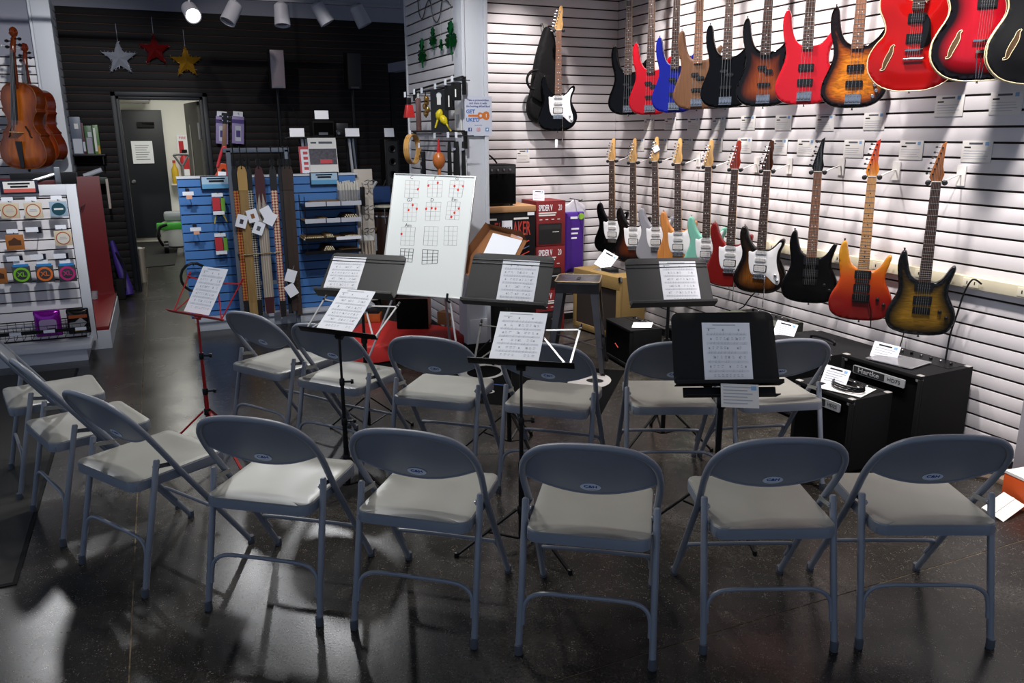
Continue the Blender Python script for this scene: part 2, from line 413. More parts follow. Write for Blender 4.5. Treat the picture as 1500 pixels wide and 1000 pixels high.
# hallway beyond
hall = mat('hallway_white_paint', '#dfdfd8', 0.8)
HY = 14.0
struct('wall_hallway', MB().box(-1.2, 2.4, HY, HY+0.1, 0.07, 2.7), hall)
struct('wall_hallway_left', MB().box(-1.3, -1.2, YD+0.13, HY+0.1, 0, 2.7), hall)
struct('wall_hallway_right', MB().box(1.5, 1.6, YD+0.13, HY, 0, 2.7), hall)
struct('ceiling_hallway', MB().box(-1.3, 2.4, YD+0.13, HY+0.1, 2.62, 2.7), hall)
struct('baseboard_hallway', MB().box(-1.2, 2.4, HY-0.012, HY+0.1, 0, 0.07), mat('pale_baseboard', '#b9b6a8', 0.7))
d = thing('hallway_door', 'dark closed steel door at the end of the back hallway', 'door', (0, HY, 0))
hx0, hx1 = at_y(176, 250, HY).x, at_y(250, 250, HY).x; hz = at_y(215, 161, HY).z
hx0 = at_y(182, 300, HY).x; hx1 = at_y(251, 300, HY).x
doorm = mat('dark_door_paint', '#10151d', 0.45)
MB().box(hx0, hx1, -0.05, -0.012, 0.075, hz).build('door_leaf', doorm, d, bevel=0.003)
MB().box((hx0+hx1)/2-0.02, (hx0+hx1)/2+0.22, -0.09, -0.05, hz-0.26, hz-0.18).tube([((hx0+hx1)/2+0.05, -0.09, hz-0.2), (hx1-0.12, -0.12, hz-0.2)], 0.012).build('door_closer', blackmetal, d)
MB().lathe([(0.03, 0), (0.03, 0.03), (0.012, 0.035)], 12, Matrix.Translation((hx1-0.5, -0.05, 0.95)) @ FLIP).build('door_knob', steel, d)
p = at_y(209, 223, HY-0.06)
tg = MB().box(-0.15, 0.15, -0.002, 0, -0.17, 0.17).build('posted_notice', paper, None, Matrix.Translation(p)); tag(tg, 'white printed notice taped to the dark hallway door', 'notice')
for i in range(7): MB().box(-0.1, 0.1-0.02*(i % 3), -0.0035, -0.0022, 0.10-0.035*i, 0.108-0.035*i).build('text_line', ink, tg, smooth=False)
# ajar grey-green door leaf at the right jamb
hd = thing('grey_door', 'grey green door with narrow black glass strip standing open in the doorway', 'door', yawM((dx1-0.08, YD+0.16, 0), 97))
MB().box(0.0, 0.86, -0.02, 0.02, 0.01, dzt-0.08).build('door_leaf', mat('olive_grey_door', '#4a483f', 0.6), hd, bevel=0.003)
MB().box(0.52, 0.60, -0.024, 0.024, 0.55, dzt-0.32).build('vision_strip', mat('black_glass', '#07080a', 0.1), hd)
MB().box(0.0, 0.05, -0.026, 0.026, 1.60, 1.78).build('hinge', steel, hd)
p = at_y(196, 146, HY-0.25)
em = thing('emergency_light', 'white box light fixture high on the hallway wall above the dark door', 'light fixture', p)
MB().box(-0.23, 0.23, -0.06, 0.25, 0.0, 0.06).build('housing', paper2, em, bevel=0.006)
MB().box(-0.21, 0.21, -0.07, 0.1, -0.05, 0.0).build('lens', mat('grey_lens', '#6f6e68', 0.4), em, bevel=0.004)
hl = bpy.data.lights.new('hallway_lamp', 'AREA'); hl.energy = 42; hl.size = 0.9; hl.color = (1, 0.98, 0.9)
ho = bpy.data.objects.new('hallway_lamp', hl); COL.objects.link(ho); ho.location = (0.3, 12.2, 2.6)

# left: wall behind the cellos, white post, slatted return
wl = struct('wall_left', MB().box(-3.5, -0.95, 9.064, 9.2, 0, 3.5), groove_dark)
slats(wl, (-3.5, 9.05, 0), (1, 0, 0), 2.57, 0.05, 2.36, white_paint, (0, -1, 0))
MB().box(-3.5, -0.95, 9.05, 9.066, 2.365, 3.5).build('upper_panel', drywall, wl)
lx0, lx1 = at_y(56, 120, 8.95).x, at_y(89, 130, 8.95).x
mb = MB().box(lx0, lx1, 8.97, 9.2, 0, 3.5).box(lx0, lx0+0.02, 8.95, 8.97, 0, 3.5).box(lx0+0.026, lx1, 8.95, 8.97, 0, 3.5)
struct('trim_3', mb, post_white, bevel=0.002)
wx = lx1-0.004
wt = struct('wall_return', MB().box(lx1-0.09, lx1-0.02, 9.2, YD+0.05, 0, 2.90), groove_dark)
slats(wt, (wx, 9.2, 0), (0, 1, 0), YD-9.2, 0.05, 2.885, white_paint, (1, 0, 0))
# end of the slat wall at the right edge: grey post with plinth
struct('trim_4', MB().box(3.60, XR+0.02, 1.55, at_x(1494, 640, 3.62).y, 0.03, 0.62), mat('grey_post_paint', '#97949a', 0.6), bevel=0.003)
struct('trim_5', MB().box(3.57, XR+0.02, 1.5, at_x(1494, 640, 3.62).y+0.05, 0.0, 0.03), mat('tan_plinth', '#83705d', 0.7), bevel=0.003)

# surface raceway with outlets along the guitar wall
rz = at_x(1440, 417, XR-0.03).z
ps = thing('power_strip', 'long cream surface raceway of outlets running along the white slat wall', 'power strip', (XR, 0, rz))
MB().box(-0.035, 0, 2.0, 4.35, -0.03, 0.03).build('channel', mat('cream_plastic', '#cfc7ac', 0.5), ps, bevel=0.004)
for i in range(8):
    y = 2.15+i*0.29
    o = MB().box(-0.038, -0.03, y-0.045, y+0.045, -0.022, 0.022).build('outlet', mat('cream_outlet', '#d8d2bc', 0.4), ps, bevel=0.002)
    MB().box(-0.0386, -0.037, y-0.024, y-0.018, -0.008, 0.008).box(-0.0386, -0.037, y+0.018, y+0.024, -0.008, 0.008).build('slot', inkblack, o, smooth=False)

# floor mats
m1 = thing('floor_mat', 'plain dark grey entrance mat along the left edge of the floor', 'mat', (0, 0, 0))
MB().prism([(-3.5, 3.20), (-0.672, 3.24), (-0.70, 6.4), (-3.5, 6.4)], 0, 0.006).build('pile', mat('grey_mat_pile', '#33312e', 0.95, bump=0.6, bscale=400), m1)
MB().prism([(-3.5, 3.185), (-0.655, 3.222), (-0.684, 6.4), (-0.70, 6.4), (-0.672, 3.24), (-3.5, 3.20)], 0, 0.005).build('border', blackmatte, m1)
A = V((2.31, 3.97, 0)); B = V((2.92, 4.70, 0)); U = (B-A).normalized(); W_ = V((-U.y, U.x, 0))
m2 = thing('logo_mat', 'black floor mat with large white lettering under the back row of chairs', 'mat', frame(A+W_*0.62+U*0.475, -W_, U, V((0, 0, 1))))
build_plate(plate(rrect(-0.62, 0.62, -0.475, 0.475, 0.01), 0, 0.006, 0.003, 0.2), 'pile', mat('black_mat_pile', '#040405', 0.95, bump=0.5, bscale=400, spec=0.1), m2)
lm = mat('white_mat_print', '#9a9896', 0.9)
def ell(cx, cy, a, b): return [V((cx+a*math.cos(q*0.2618), cy+b*math.sin(q*0.2618), 0.0064)) for q in range(24)]
o_, i_ = ell(-0.36, 0.17, 0.17, 0.20), ell(-0.34, 0.17, 0.12, 0.15)
MB().add(o_+i_, [(k, (k+1) % 24, 24+(k+1) % 24, 24+k) for k in range(24)]).build('large_letter', lm, m2)
MB().prism([(p.x, p.y) for p in ell(0.42, 0.17, 0.15, 0.19)], 0.006, 0.0064).build('large_letter', lm, m2)
MB().prism([(p.x, p.y) for p in ell(0.46, 0.17, 0.06, 0.05)], 0.006, 0.0067).build('dark_gap', blackmatte, m2)
MB().prism([(p.x, p.y) for p in ell(0.0, 0.22, 0.06, 0.07)], 0.006, 0.0064).build('white_spot', lm, m2); MB().prism([(p.x, p.y) for p in ell(0.16, 0.12, 0.09, 0.06)], 0.006, 0.0064).build('white_spot', lm, m2)
text('To', 0.17, 'small_letters', lm, m2, Matrix.Translation((-0.22, -0.24, 0.0062)))
MB().box(-0.42, -0.1, -0.105, -0.085, 0.006, 0.0066).build('blue_line', mat('blue_print', '#1c3e75', 0.9), m2)
MB().box(0.40, 0.47, -0.27, -0.25, 0.006, 0.0066).build('yellow_dash', mat('yellow_print', '#b9b34a', 0.9), m2)
h = thing('hallway_mat', 'dark rug on the concrete floor beyond the doorway', 'mat', (0, 0, 0))
a, b, c, e = at_z(214, 392), at_z(256, 388), at_z(262, 353), at_z(198, 355)
MB().prism([(a.x, a.y), (b.x, b.y), (c.x, c.y), (e.x, e.y)], 0, 0.008).build('pile', mat('dark_rug', '#121314', 0.95), h)

# ------------------------------------------------------------------ folding chairs
chair_m = mat('grey_chair_enamel', '#757a84', 0.36, grain=0.05, gscale=(6, 6, 6))
seat_m = mat('worn_lit_seat_enamel', '#888780', 0.34, grain=0.06, gscale=(5, 5, 5))  # wear and the light from above are both put into this paler enamel
cap_m = mat('grey_rubber', '#4a4d55', 0.7)
stick_m = mat('sticker_white', '#c9d3e2', 0.5)
LL = math.hypot(0.51, 0.755)
def bp(x, s, off=0.0):            # chair back plane: x across, s up the sloped tube, off behind it
    return V((x, 0.49-0.51*s/LL-off*0.755/LL, 0.755*s/LL-off*0.51/LL))
half = [(0.206, 0.012), (0.206, 0.30), (0.207, 0.50), (0.211, 0.60), (0.216, 0.68), (0.215, 0.745), (0.205, 0.80), (0.181, 0.845), (0.145, 0.876), (0.095, 0.892), (0.045, 0.8985), (0, 0.90)]
arch = cr([V((x, s, 0)) for x, s in half]+[V((-x, s, 0)) for x, s in half[-2::-1]], 4)
def make_chair(label, M):
    t = thing('folding_chair', label, 'chair', M, 'grey steel folding chairs set out in two curved rows')
    # front legs and back arch are one bent tube
    MB().tube([bp(p.x, p.y) for p in arch], 0.0115, 12).build('back_frame', chair_m, t)
    # pressed back panel
    inner = sorted([(p.y, p.x) for p in arch if p.x >= -1e-6 and p.y > 0.55])
    def xin(s):
        best = 0
        for i in range(len(inner)-1):
            (s0, x0), (s1, x1) = inner[i], inner[i+1]
            if s0 <= s <= s1: best = x0+(x1-x0)*(s-s0)/max(1e-9, s1-s0)
        return best
    v, f = [], []; NX, NS = 22, 8
    def top(x):
        lo, hi = 0.70, 0.8985
        for _ in range(30):
            mid = (lo+hi)/2
            if xin(mid) > abs(x): lo = mid
            else: hi = mid
        return lo
    for i in range(NX+1):
        x = 0.208*math.sin(math.pi/2*(2*i/NX-1))
        b = 0.658+0.062*(abs(x)/0.208)**2; tp = max(top(x), b+0.006)
        for k in range(NS+1):
            q = k/NS; s = b+(tp-b)*q; bow = 0.012*(1-(x/0.21)**2)
            v.append(bp(x, s, bow))
    for i in range(NX):
        for k in range(NS): a = i*(NS+1)+k; f.append((a, a+1, a+NS+2, a+NS+1))
    nb = len(v)
    v2 = [p+V((0, 0.755/LL, 0.51/LL))*0.004 for p in v]
    mb = MB().add(v+v2, f+[tuple(j+nb for j in q[::-1]) for q in f])
    mb.f += [(k*(NS+1), (k+1)*(NS+1), (k+1)*(NS+1)+nb, k*(NS+1)+nb) for k in range(NX)]
    pan = mb.build('backrest', chair_m, t)
    e = bp(0, 0.706, 0.012)
    MB().tube([bp(0.208*math.sin(math.pi/2*(2*i/NX-1)), 0.658+0.062*(abs(0.208*math.sin(math.pi/2*(2*i/NX-1)))/0.208)**2, 0.012*(1-(math.sin(math.pi/2*(2*i/NX-1)))**2)) for i in range(NX+1)], 0.0035, 6).build('rolled_edge', chair_m, pan)
    # oval sticker on the rear of the back
    o = bp(0, 0.697, 0.0128); ax = V((1, 0, 0)); ay = V((0, -0.51, 0.755))/LL; az = ax.cross(ay)
    SM = frame(o, ax, ay, az)
    MB().prism([(0.033*math.cos(a*math.pi/12), 0.0195*math.sin(a*math.pi/12)) for a in range(24)], 0, 0.0012).build('oval_sticker', stick_m, t, SM)['label'] = 'white oval sticker with blue C&H lettering'
    text('C&H', 0.019, 'sticker_letters', inkblue, t, SM @ Matrix.Translation((0, 0.003, 0.0014)), xs=1.1, bold=0.0005)
    MB().box(-0.018, 0.018, -0.0125, -0.010, 0.0012, 0.0016).build('sticker_line', ink2, t, SM)
    # seat: rolled pan and its top, paler by wear and painted light
    out = rrect(-0.196, 0.196, 0.015, 0.42, 0.036, 6)
    build_plate(plate(out, 0.400, 0.4375, 0.0035, 0.045, dish=0.010, drange=0.10), 'seat_pan', chair_m, t)
    out2 = rrect(-0.1935, 0.1935, 0.0172, 0.4178, 0.034, 6)
    build_plate(plate(out2, 0.430, 0.4405, 0.0025, 0.03, dish=0.006, drange=0.13), 'seat', seat_m, t)
    for s in (-1, 1):
        leg = MB().tube([(s*0.216, 0.0, 0.012), (s*0.214, 0.03, 0.15), (s*0.211, 0.11, 0.50), (s*0.211, 0.1105, 0.505)], [0.0115, 0.0115, 0.0115, 0.008], 12).build('leg', chair_m, t)
        MB().lathe([(0.0125, 0), (0.014, 0.004), (0.0135, 0.035), (0.0118, 0.036)], 12, Matrix.Translation((s*0.216, 0, 0))).build('foot_cap', cap_m, leg)
        MB().lathe([(0.0125, 0), (0.014, 0.004), (0.0135, 0.03), (0.0118, 0.031)], 12, Matrix.Translation((s*0.206, 0.483, 0))).build('foot_cap', cap_m, t)
        br = MB().bar((s*0.199, 0.10, 0.475), (s*0.199, 0.185, 0.462), 0.004, 0.017).build('link_bracket', steel, t)
        MB().tube([(s*0.193, 0.105, 0.474), (s*0.222, 0.105, 0.474)], 0.0055, 8).build('rivet', steel, br); MB().tube([(s*0.19, 0.10, 0.42), (s*0.214, 0.10, 0.42)], 0.006, 8).build('rivet', steel, t)
        MB().bar((s*0.19, 0.03, 0.412), (s*0.19, 0.40, 0.40), 0.004, 0.02).build('side_rail', chair_m, t)
    MB().tube(cr([(0.205, 0.018, 0.10), (0.204, 0.028, 0.148), (0.194, 0.034, 0.18), (0.166, 0.038, 0.200), (0.12, 0.038, 0.208), (0.0, 0.038, 0.209), (-0.12, 0.038, 0.208), (-0.166, 0.038, 0.200), (-0.194, 0.034, 0.18), (-0.204, 0.028, 0.148), (-0.205, 0.018, 0.10)], 5), 0.0075, 8).build('stretcher', chair_m, t)
    MB().tube(cr([(0.196, 0.42, 0.115), (0.196, 0.39, 0.155), (0.188, 0.375, 0.18), (0.16, 0.37, 0.19), (-0.16, 0.37, 0.19), (-0.188, 0.375, 0.18), (-0.196, 0.39, 0.155), (-0.196, 0.42, 0.115)], 5), 0.0075, 8).build('stretcher', chair_m, t)
    return t
CH = [
 (-0.322, 3.118, -57.4, 'grey steel folding chair of the front row turned sideways, behind the front row\'s leftmost full-back chair'),
 (0.177, 2.626, -36.4, 'grey steel folding chair in the front row, second full-back chair from the left'),
 (0.627, 2.296, -37.8, 'grey steel folding chair in the front row, directly left of the nearest, middle one'),
 (1.097, 1.953, -34.2, 'grey steel folding chair in the middle of the front row, nearest the camera'),
 (1.673, 1.752, -22.3, 'grey steel folding chair in the front row in front of the largest black music stand'),
 (2.158, 1.562, -24.0, 'grey steel folding chair at the right end of the front row, by the slat wall'),
 (-0.60, 3.69, -69.0, 'grey steel folding chair at left, half hidden, seen side-on beside the grey mat'),
 (-0.797, 4.27, -77.5, 'grey steel folding chair farthest left, cut off by the frame, nearest the white display'),
 (0.347, 4.29, -57.0, 'grey steel folding chair at the left end of the back row, beside the red stand'),
 (0.641, 3.858, -51.6, 'grey steel folding chair in the back row behind the pole of the left wire stand'),
 (1.049, 3.405, -40.0, 'grey steel folding chair in the back row in front of the red covered platform'),
 (1.489, 3.083, -41.0, 'grey steel folding chair in the back row behind the middle wire music stand'),
 (2.05, 2.85, -24.0, 'grey steel folding chair in the back row half hidden left of the large black stand'),
 (2.54, 2.68, -15.0, 'grey steel folding chair at the right end of the back row, beside the bass amplifiers')]
CH[0] = (*CH[0][:3], 'grey steel folding chair at the left end of the front row, turned to the right')
proto = None
for x, y, a, lab in CH:
    M = yawM((x, y, 0), a)
    if proto is None: proto = make_chair(lab, M)
    else:
        c = copy_tree(proto); c.matrix_world = M; c['label'] = lab

ink_note = mat('note_ink', '#a3a6ad', 0.9); ink_staff = mat('staff_ink', '#c3c6cc', 0.9)
# ------------------------------------------------------------------ sheet music
def sheet(name, label, M, w=0.216*0.91, h=0.279*0.91, bend=0.0, cat='sheet music', systems=5, seed=1, loose=0.0008, group='song sheets on the music stands'):
    t = thing(name, label, cat, M, group)
    rnd = random.Random(seed); NS = 10
    def z(y): q = (y+h/2)/h; return loose+bend*(q*q)
    v = []; f = []
    for k in range(NS+1):
        y = -h/2+h*k/NS
        v += [V((-w/2, y, z(y))), V((w/2, y, z(y)))]
    f = [(2*k, 2*k+1, 2*k+3, 2*k+2) for k in range(NS)]
    nb = len(v); v += [p-V((0, 0, 0.0005)) for p in v]
    f += [tuple(j+nb for j in q[::-1]) for q in f]
    MB().add(v, f).build('page', paper, t)
    pr = MB(); lt = MB()
    def q(m, x0, x1, y0, y1):
        a = z((y0+y1)/2)+0.0006; m.add([(x0, y0, a), (x1, y0, a), (x1, y1, a), (x0, y1, a)], [(0, 1, 2, 3)])
    q(pr, -w*0.28, w*0.2, h*0.455, h*0.467)
    q(pr, -w*0.40, -w*0.22, h*0.405, h*0.413)
    for s in range(systems):
        y = h*(0.32-0.76*s/systems)
        for l in range(3): q(lt, -w*0.42, w*0.43, y-0.0035*l, y-0.0035*l+0.0009)
        for i in range(12):
            x = -w*0.40+w*0.068*i+rnd.uniform(-.003, .003)
            if rnd.random() < 0.75: q(lt, x, x+0.0042, y-0.0065, y-0.003); q(lt, x+0.0034, x+0.0044, y-0.0065, y+0.006)
        for i in range(3):
            x = -w*0.40+w*(0.3*i)+rnd.uniform(0, .03); q(pr, x, x+0.006, y+0.011, y+0.019)
        for i in range(9):
            x = -w*0.30+w*0.08*i
            if rnd.random() < 0.8: q(lt, x, x+rnd.uniform(.005, .011), y-0.020, y-0.0165); q(lt, x, x+rnd.uniform(.004, .010), y-0.027, y-0.024)
    tag(pr.build('printed_marks', ink_note, t, smooth=False), kind='stuff'); tag(lt.build('printed_staves', ink_staff, t, smooth=False), kind='stuff')
    return t

SS = 0.91     # these sheets and stands are a little under letter size
def near(o): return EYE+(V(o)-EYE)*SS
# ------------------------------------------------------------------ music stands
def tripod(t, x, y, m, hub=0.22, r=0.27, a0=20, foot=True, th=0.012):
    for k in range(3):
        a = R(a0+120*k); dx, dy = math.cos(a), math.sin(a)
        leg = MB().bar((x+dx*0.02, y+dy*0.02, hub), (x+dx*r, y+dy*r, 0.008), th, th*0.6).build('leg', m, t)
        MB().bar((x+dx*0.012, y+dy*0.012, hub*0.28), (x+dx*r*0.5, y+dy*r*0.5, hub*0.52), th*0.8, th*0.5).build('brace', m, leg)
        MB().lathe([(0.009, 0), (0.010, 0.004), (0.009, 0.02), (0.005, 0.022)], 10, Matrix.Translation((x+dx*r, y+dy*r, 0))).build('rubber_foot', blackplastic, leg)
def knob(t, p, d, m):
    p = V(p); d = V(d).normalized()
    return MB().tube([p, p+d*0.03], 0.005, 8).tube([p+d*0.028, p+d*0.04], [0.012, 0.010], 10).build('knob', m, t)
def desk_stand(label, o, yw, tilt, rl, w=0.49, h=0.31, extra=False, a0=10, m=None, ridges=True):
    o = near(o); w *= SS; h *= SS
    PM = pose(o, yw, tilt, rl); u, v, n = PM.col[0].xyz, PM.col[1].xyz, PM.col[2].xyz
    base = V(o)-n*0.03-v*0.06; t = thing('music_stand', label, 'music stand', V((base.x, base.y, 0)))
    inv = Matrix.Translation(-V((base.x, base.y, 0)))
    DM = inv @ PM
    dm = mat('stand_black_enamel', '#232325', 0.55) if m is None else m
    out = rrect(-w/2, w/2, -h/2, h/2, 0.004, 2)
    out = [(x*(1.0 if y < 0 else 0.985), y) for x, y in rrect(-w/2, w/2, -h/2, h/2, 0.03, 5)]
    out = [(x, y) if y > 0 else (max(-w/2, min(w/2, x*1.02)), y) for x, y in out]
    dk = build_plate(plate(out, -0.006, -0.001, 0.0015, 0.05), 'desk', dm, t, DM)
    if ridges:
        for yy in (h*0.30, h*0.37): MB().tube([(-w*0.485, yy, -0.001), (w*0.485, yy, -0.001)], 0.0035, 8).build('ridge', dm, dk)
    MB().box(-w/2, w/2, -h/2-0.004, -h/2, -0.006, 0.055).box(-w/2, w/2, -h/2, -h/2+0.012, 0.051, 0.055).build('ledge', dm, t, DM, bevel=0.0015)
    if extra: MB().box(-w*0.42, w*0.46, -h/2-0.05, -h/2-0.046, -0.01, 0.05).box(-w*0.42, w*0.46, -h/2-0.046, -h/2-0.008, -0.012, -0.008).build('lower_ledge', dm, t, DM, bevel=0.0015)
    c = DM @ V((0, -0.02, -0.012)); top = V((0, 0, c.z-0.02))
    MB().box(-0.05, 0.05, -0.07, 0.05, -0.02, -0.006).build('desk_bracket', blackmetal, t, DM, bevel=0.002)
    MB().tube([(0, 0, 0.55), (0, 0, c.z-0.05), c], 0.0085, 10).build('upper_tube', blackmetal, t)
    MB().tube([(0, 0, 0.06), (0, 0, 0.58)], 0.0125, 12).build('pole', blackmetal, t)
    MB().lathe([(0.016, 0), (0.018, 0.005), (0.018, 0.05), (0.014, 0.055)], 12, Matrix.Translation((0, 0, 0.54))).build('collar', blackplastic, t)
    knob(t, (0.014, 0, 0.565), (1, 0.2, 0), blackplastic)
    tripod(t, 0, 0, blackmetal, a0=a0)
    return t, PM
def on(PM, x, y, rot=0, z=0.0): return PM @ Matrix.Translation((x*SS, y*SS, z)) @ Matrix.Rotation(R(rot), 4, 'Z')

t2, P2 = desk_stand('black solid music stand in front of the whiteboard, song sheet at its left half', (1.049, 4.64, 0.842), -37.7, 44.7, -0.8)
sheet('song_sheet', 'white song sheet on the left half of the black stand before the whiteboard', on(P2, -0.116, -0.014, 1), seed=2)
t4, P4 = desk_stand('black solid music stand in front of the cardboard box and printed cartons', (1.732, 4.03, 0.861), -42.2, 32.4, -0.2, a0=40)
sheet('song_sheet', 'white song sheet on the black stand below the open cardboard box', on(P4, 0.054, -0.018, 0.5), seed=4)
t6, P6 = desk_stand('black solid music stand below the seafoam guitar, near the slat wall', (2.624, 3.78, 0.824), -17.7, 37.5, -0.1, a0=70)
sheet('song_sheet', 'white song sheet on the black stand below the seafoam green guitar', on(P6, 0.064, -0.009, -1), seed=6)
t7, P7 = desk_stand('largest black music stand, nearest the camera, with a price tag under its ledge', (2.25, 2.788, 0.714), -23.0, 28.5, 0.2, 0.47, 0.335, extra=True, a0=150, ridges=False, m=mat('satin_black_desk', '#0d0d0e', 0.55, spec=0.25))
sheet('song_sheet', 'white song sheet on the nearest, largest black music stand', on(P7, 0.011, -0.022, -0.8), seed=7)
tg = thing('price_tag', 'white price card hanging from the ledge of the largest black music stand', 'price tag', on(P7, 0.035, -0.225, -3, 0.052), 'price cards')
MB().box(-0.075, 0.075, -0.05, 0.045, 0, 0.0008).build('card', paper2, tg)
mb = MB()
for i in range(6): mb.box(-0.066, 0.05-0.02*(i % 2), 0.03-0.013*i, 0.034-0.013*i, 0.0008, 0.0012)
tag(mb.build('printed_lines', ink2, tg, smooth=False), kind='stuff')
MB().box(0.045, 0.066, 0.022, 0.038, 0.0008, 0.0013).build('blue_mark', mat('tag_blue', '#7fa7cf', 0.8), tg, smooth=False)

def wire_stand(label, o, yw, tilt, lip_u, m_arm, m_lip, m_tube, hubz=0.2, a0=30, r=0.27, lipw=0.46, left_m=None):
    o = near(o)
    PM = pose(o, yw, tilt) @ Matrix.Scale(SS, 4); u, v, n = PM.col[0].xyz, PM.col[1].xyz, PM.col[2].xyz.normalized()
    b = V(o)+u*lip_u-v*0.15-n*0.012
    t = thing('wire_music_stand', label, 'music stand', V((b.x, b.y, 0)))
    DM = Matrix.Translation(-V((b.x, b.y, 0))) @ PM @ Matrix.Translation((lip_u, 0, 0))
    MB().box(-lipw/2, lipw/2, -0.156, -0.144, -0.008, -0.003).box(-lipw/2, lipw/2, -0.156, -0.152, -0.008, 0.028).build('lip_bar', m_lip, t, DM, bevel=0.001)
    for s in (-1, 1):
        ma = left_m if (left_m is not None and s < 0) else m_arm
        arm = MB().bar((s*0.205, -0.15, -0.01), (s*0.225, 0.09, -0.01), 0.009, 0.003, up=(0, 0, 1)).build('side_arm', ma, t, DM)
        MB().bar((s*0.224, 0.075, -0.013), (s*0.05, 0.06, -0.013), 0.008, 0.003).bar((s*0.20, -0.145, -0.013), (s*0.07, 0.02, -0.013), 0.008, 0.003).build('cross_arm', ma, t, DM)
        MB().tube([(s*0.224, 0.075, -0.016), (s*0.224, 0.075, -0.004)], 0.006, 8).tube([(s*0.224, 0.088, -0.01), (s*0.2255, 0.104, -0.01)], 0.006, 8).build('tip', blackplastic if ma is not m_tube else ma, arm)
    MB().box(-0.02, 0.02, -0.165, -0.10, -0.03, -0.009).build('desk_bracket', m_tube if m_tube is not None else blackmetal, t, DM, bevel=0.002)
    MB().bar((0, -0.12, -0.018), (0, 0.06, -0.018), 0.016, 0.004).build('back_bar', m_lip, t, DM)
    zt = b.z-0.01
    MB().tube([(0, 0, 0.54), (0, 0, zt)], 0.006, 10).build('upper_tube', m_tube, t)
    MB().tube([(0, 0, 0.32), (0, 0, 0.56)], 0.0085, 10).build('middle_tube', m_tube, t)
    MB().tube([(0, 0, 0.05), (0, 0, 0.36)], [0.0125, 0.011], 12).build('pole', m_tube, t)
    for zz, rr in ((0.35, 0.014), (0.54, 0.012), (hubz, 0.017)):
        c = MB().lathe([(rr*0.9, 0), (rr, 0.004), (rr, 0.03), (rr*0.85, 0.034)], 12, Matrix.Translation((0, 0, zz))).build('collar', blackplastic, t)
        if zz > 0.3: knob(c, (rr, 0, zz+0.017), (1, -0.3, 0), blackplastic)
    tripod(t, 0, 0, m_tube, hub=hubz+0.02, r=r, a0=a0, th=0.013)
    return t, pose(o, yw, tilt)
silver_m = mat('silver_stand_metal', '#c4c4c6', 0.3, 0.35)
red_m = mat('red_stand_enamel', '#a31518', 0.35)
wt1, Q1 = wire_stand('red folding wire music stand at the left of the chairs, holding a curled sheet', (0.18, 4.695, 0.807), -55.6, 36.5, 0.0, red_m, red_m, red_m, hubz=0.24, a0=55, r=0.30)
sheet('song_sheet', 'white song sheet on the red wire stand', Q1, bend=0.012, seed=1, loose=0.001)
wt3, Q3 = wire_stand('black and silver folding wire music stand at left centre, before the wide black stand', (0.799, 3.941, 0.786), -48.2, 56.2, 0.035, silver_m, blackmetal, blackmetal, hubz=0.17, a0=80, r=0.24)
sheet('song_sheet', 'white song sheet on the left black and silver wire stand, overlapping the sheet behind', Q3, bend=0.012, seed=3, loose=0.001)
wt5, Q5 = wire_stand('black and silver folding wire music stand in the middle, between the two rows of chairs', (1.367, 3.076, 0.79), -35.8, 57.1, 0.035, silver_m, blackmetal, blackmetal, hubz=0.16, a0=170, r=0.27, left_m=blackmetal)
sheet('song_sheet', 'white song sheet on the middle black and silver wire stand', Q5, bend=0.012, seed=5, loose=0.001)

# ------------------------------------------------------------------ whiteboard with chord diagrams on its easel
PB = pose((1.631, 5.191, 0.986), -36.7, 20.3, -1.9); bw, bh = 0.57, 0.824
bt = thing('whiteboard', 'white dry-erase board with hand-drawn red and black chord diagrams, leaning on an easel', 'whiteboard', PB)
MB().box(-bw/2, bw/2, -bh/2, bh/2, -0.012, 0).build('board', mat('whiteboard_gloss', '#dfe2e0', 0.16), bt, smooth=False)
fr = MB().box(-bw/2-0.008, -bw/2, -bh/2-0.008, bh/2+0.008, -0.014, 0.006).box(bw/2, bw/2+0.008, -bh/2-0.008, bh/2+0.008, -0.014, 0.006)
fr.box(-bw/2, bw/2, bh/2, bh/2+0.008, -0.014, 0.006).box(-bw/2, bw/2, -bh/2-0.008, -bh/2, -0.014, 0.006)
fr.build('board_frame', mat('aluminium_frame', '#c9cbc9', 0.35, 0.4), bt, bevel=0.001)
on_b = PB.inverted(); bn = PB.col[2].xyz; bo = PB.col[3].xyz
def bl(zx, zy):        # point in the zoomed view of the board (540..720, 230..480, 4x) -> board coordinates
    return on_b @ at_p(540+zx/4, 230+zy/4, bo, bn)
grids = [('C', (216, 137), (298, 140), (290, 240), (210, 236), 253, 120, [(289, 188)]),
         ('F', (348, 138), (434, 138), (427, 234), (345, 234), 391, 122, [(350, 167), (405, 151)]),
         ('G', (478, 138), (560, 140), (546, 236), (470, 234), 518, 127, [(503, 170), (553, 170), (524, 192)]),
         ('G7', (206, 270), (285, 272), (277, 377), (200, 377), 240, 252, [(258, 281), (234, 310), (282, 303)]),
         ('D', (338, 265), (425, 265), (415, 372), (332, 372), 372, 252, [(337, 303), (369, 299), (392, 302)]),
         ('Em', (463, 262), (537, 264), (528, 368), (450, 364), 503, 250, [(528, 301), (503, 326), (485, 350)]),
         ('Am', (194, 410), (274, 412), (265, 518), (186, 516), 232, 400, [(193, 450)]),
         ('', (328, 406), (408, 408), (400, 520), (320, 516), 0, 0, []),
         ('', (446, 406), (522, 406), (514, 518), (440, 516), 0, 0, []),
         ('', (188, 535), (263, 538), (254, 616), (182, 612), 0, 0, []),
         ('', (316, 542), (408, 546), (402, 622), (312, 628), 0, 0, [])]
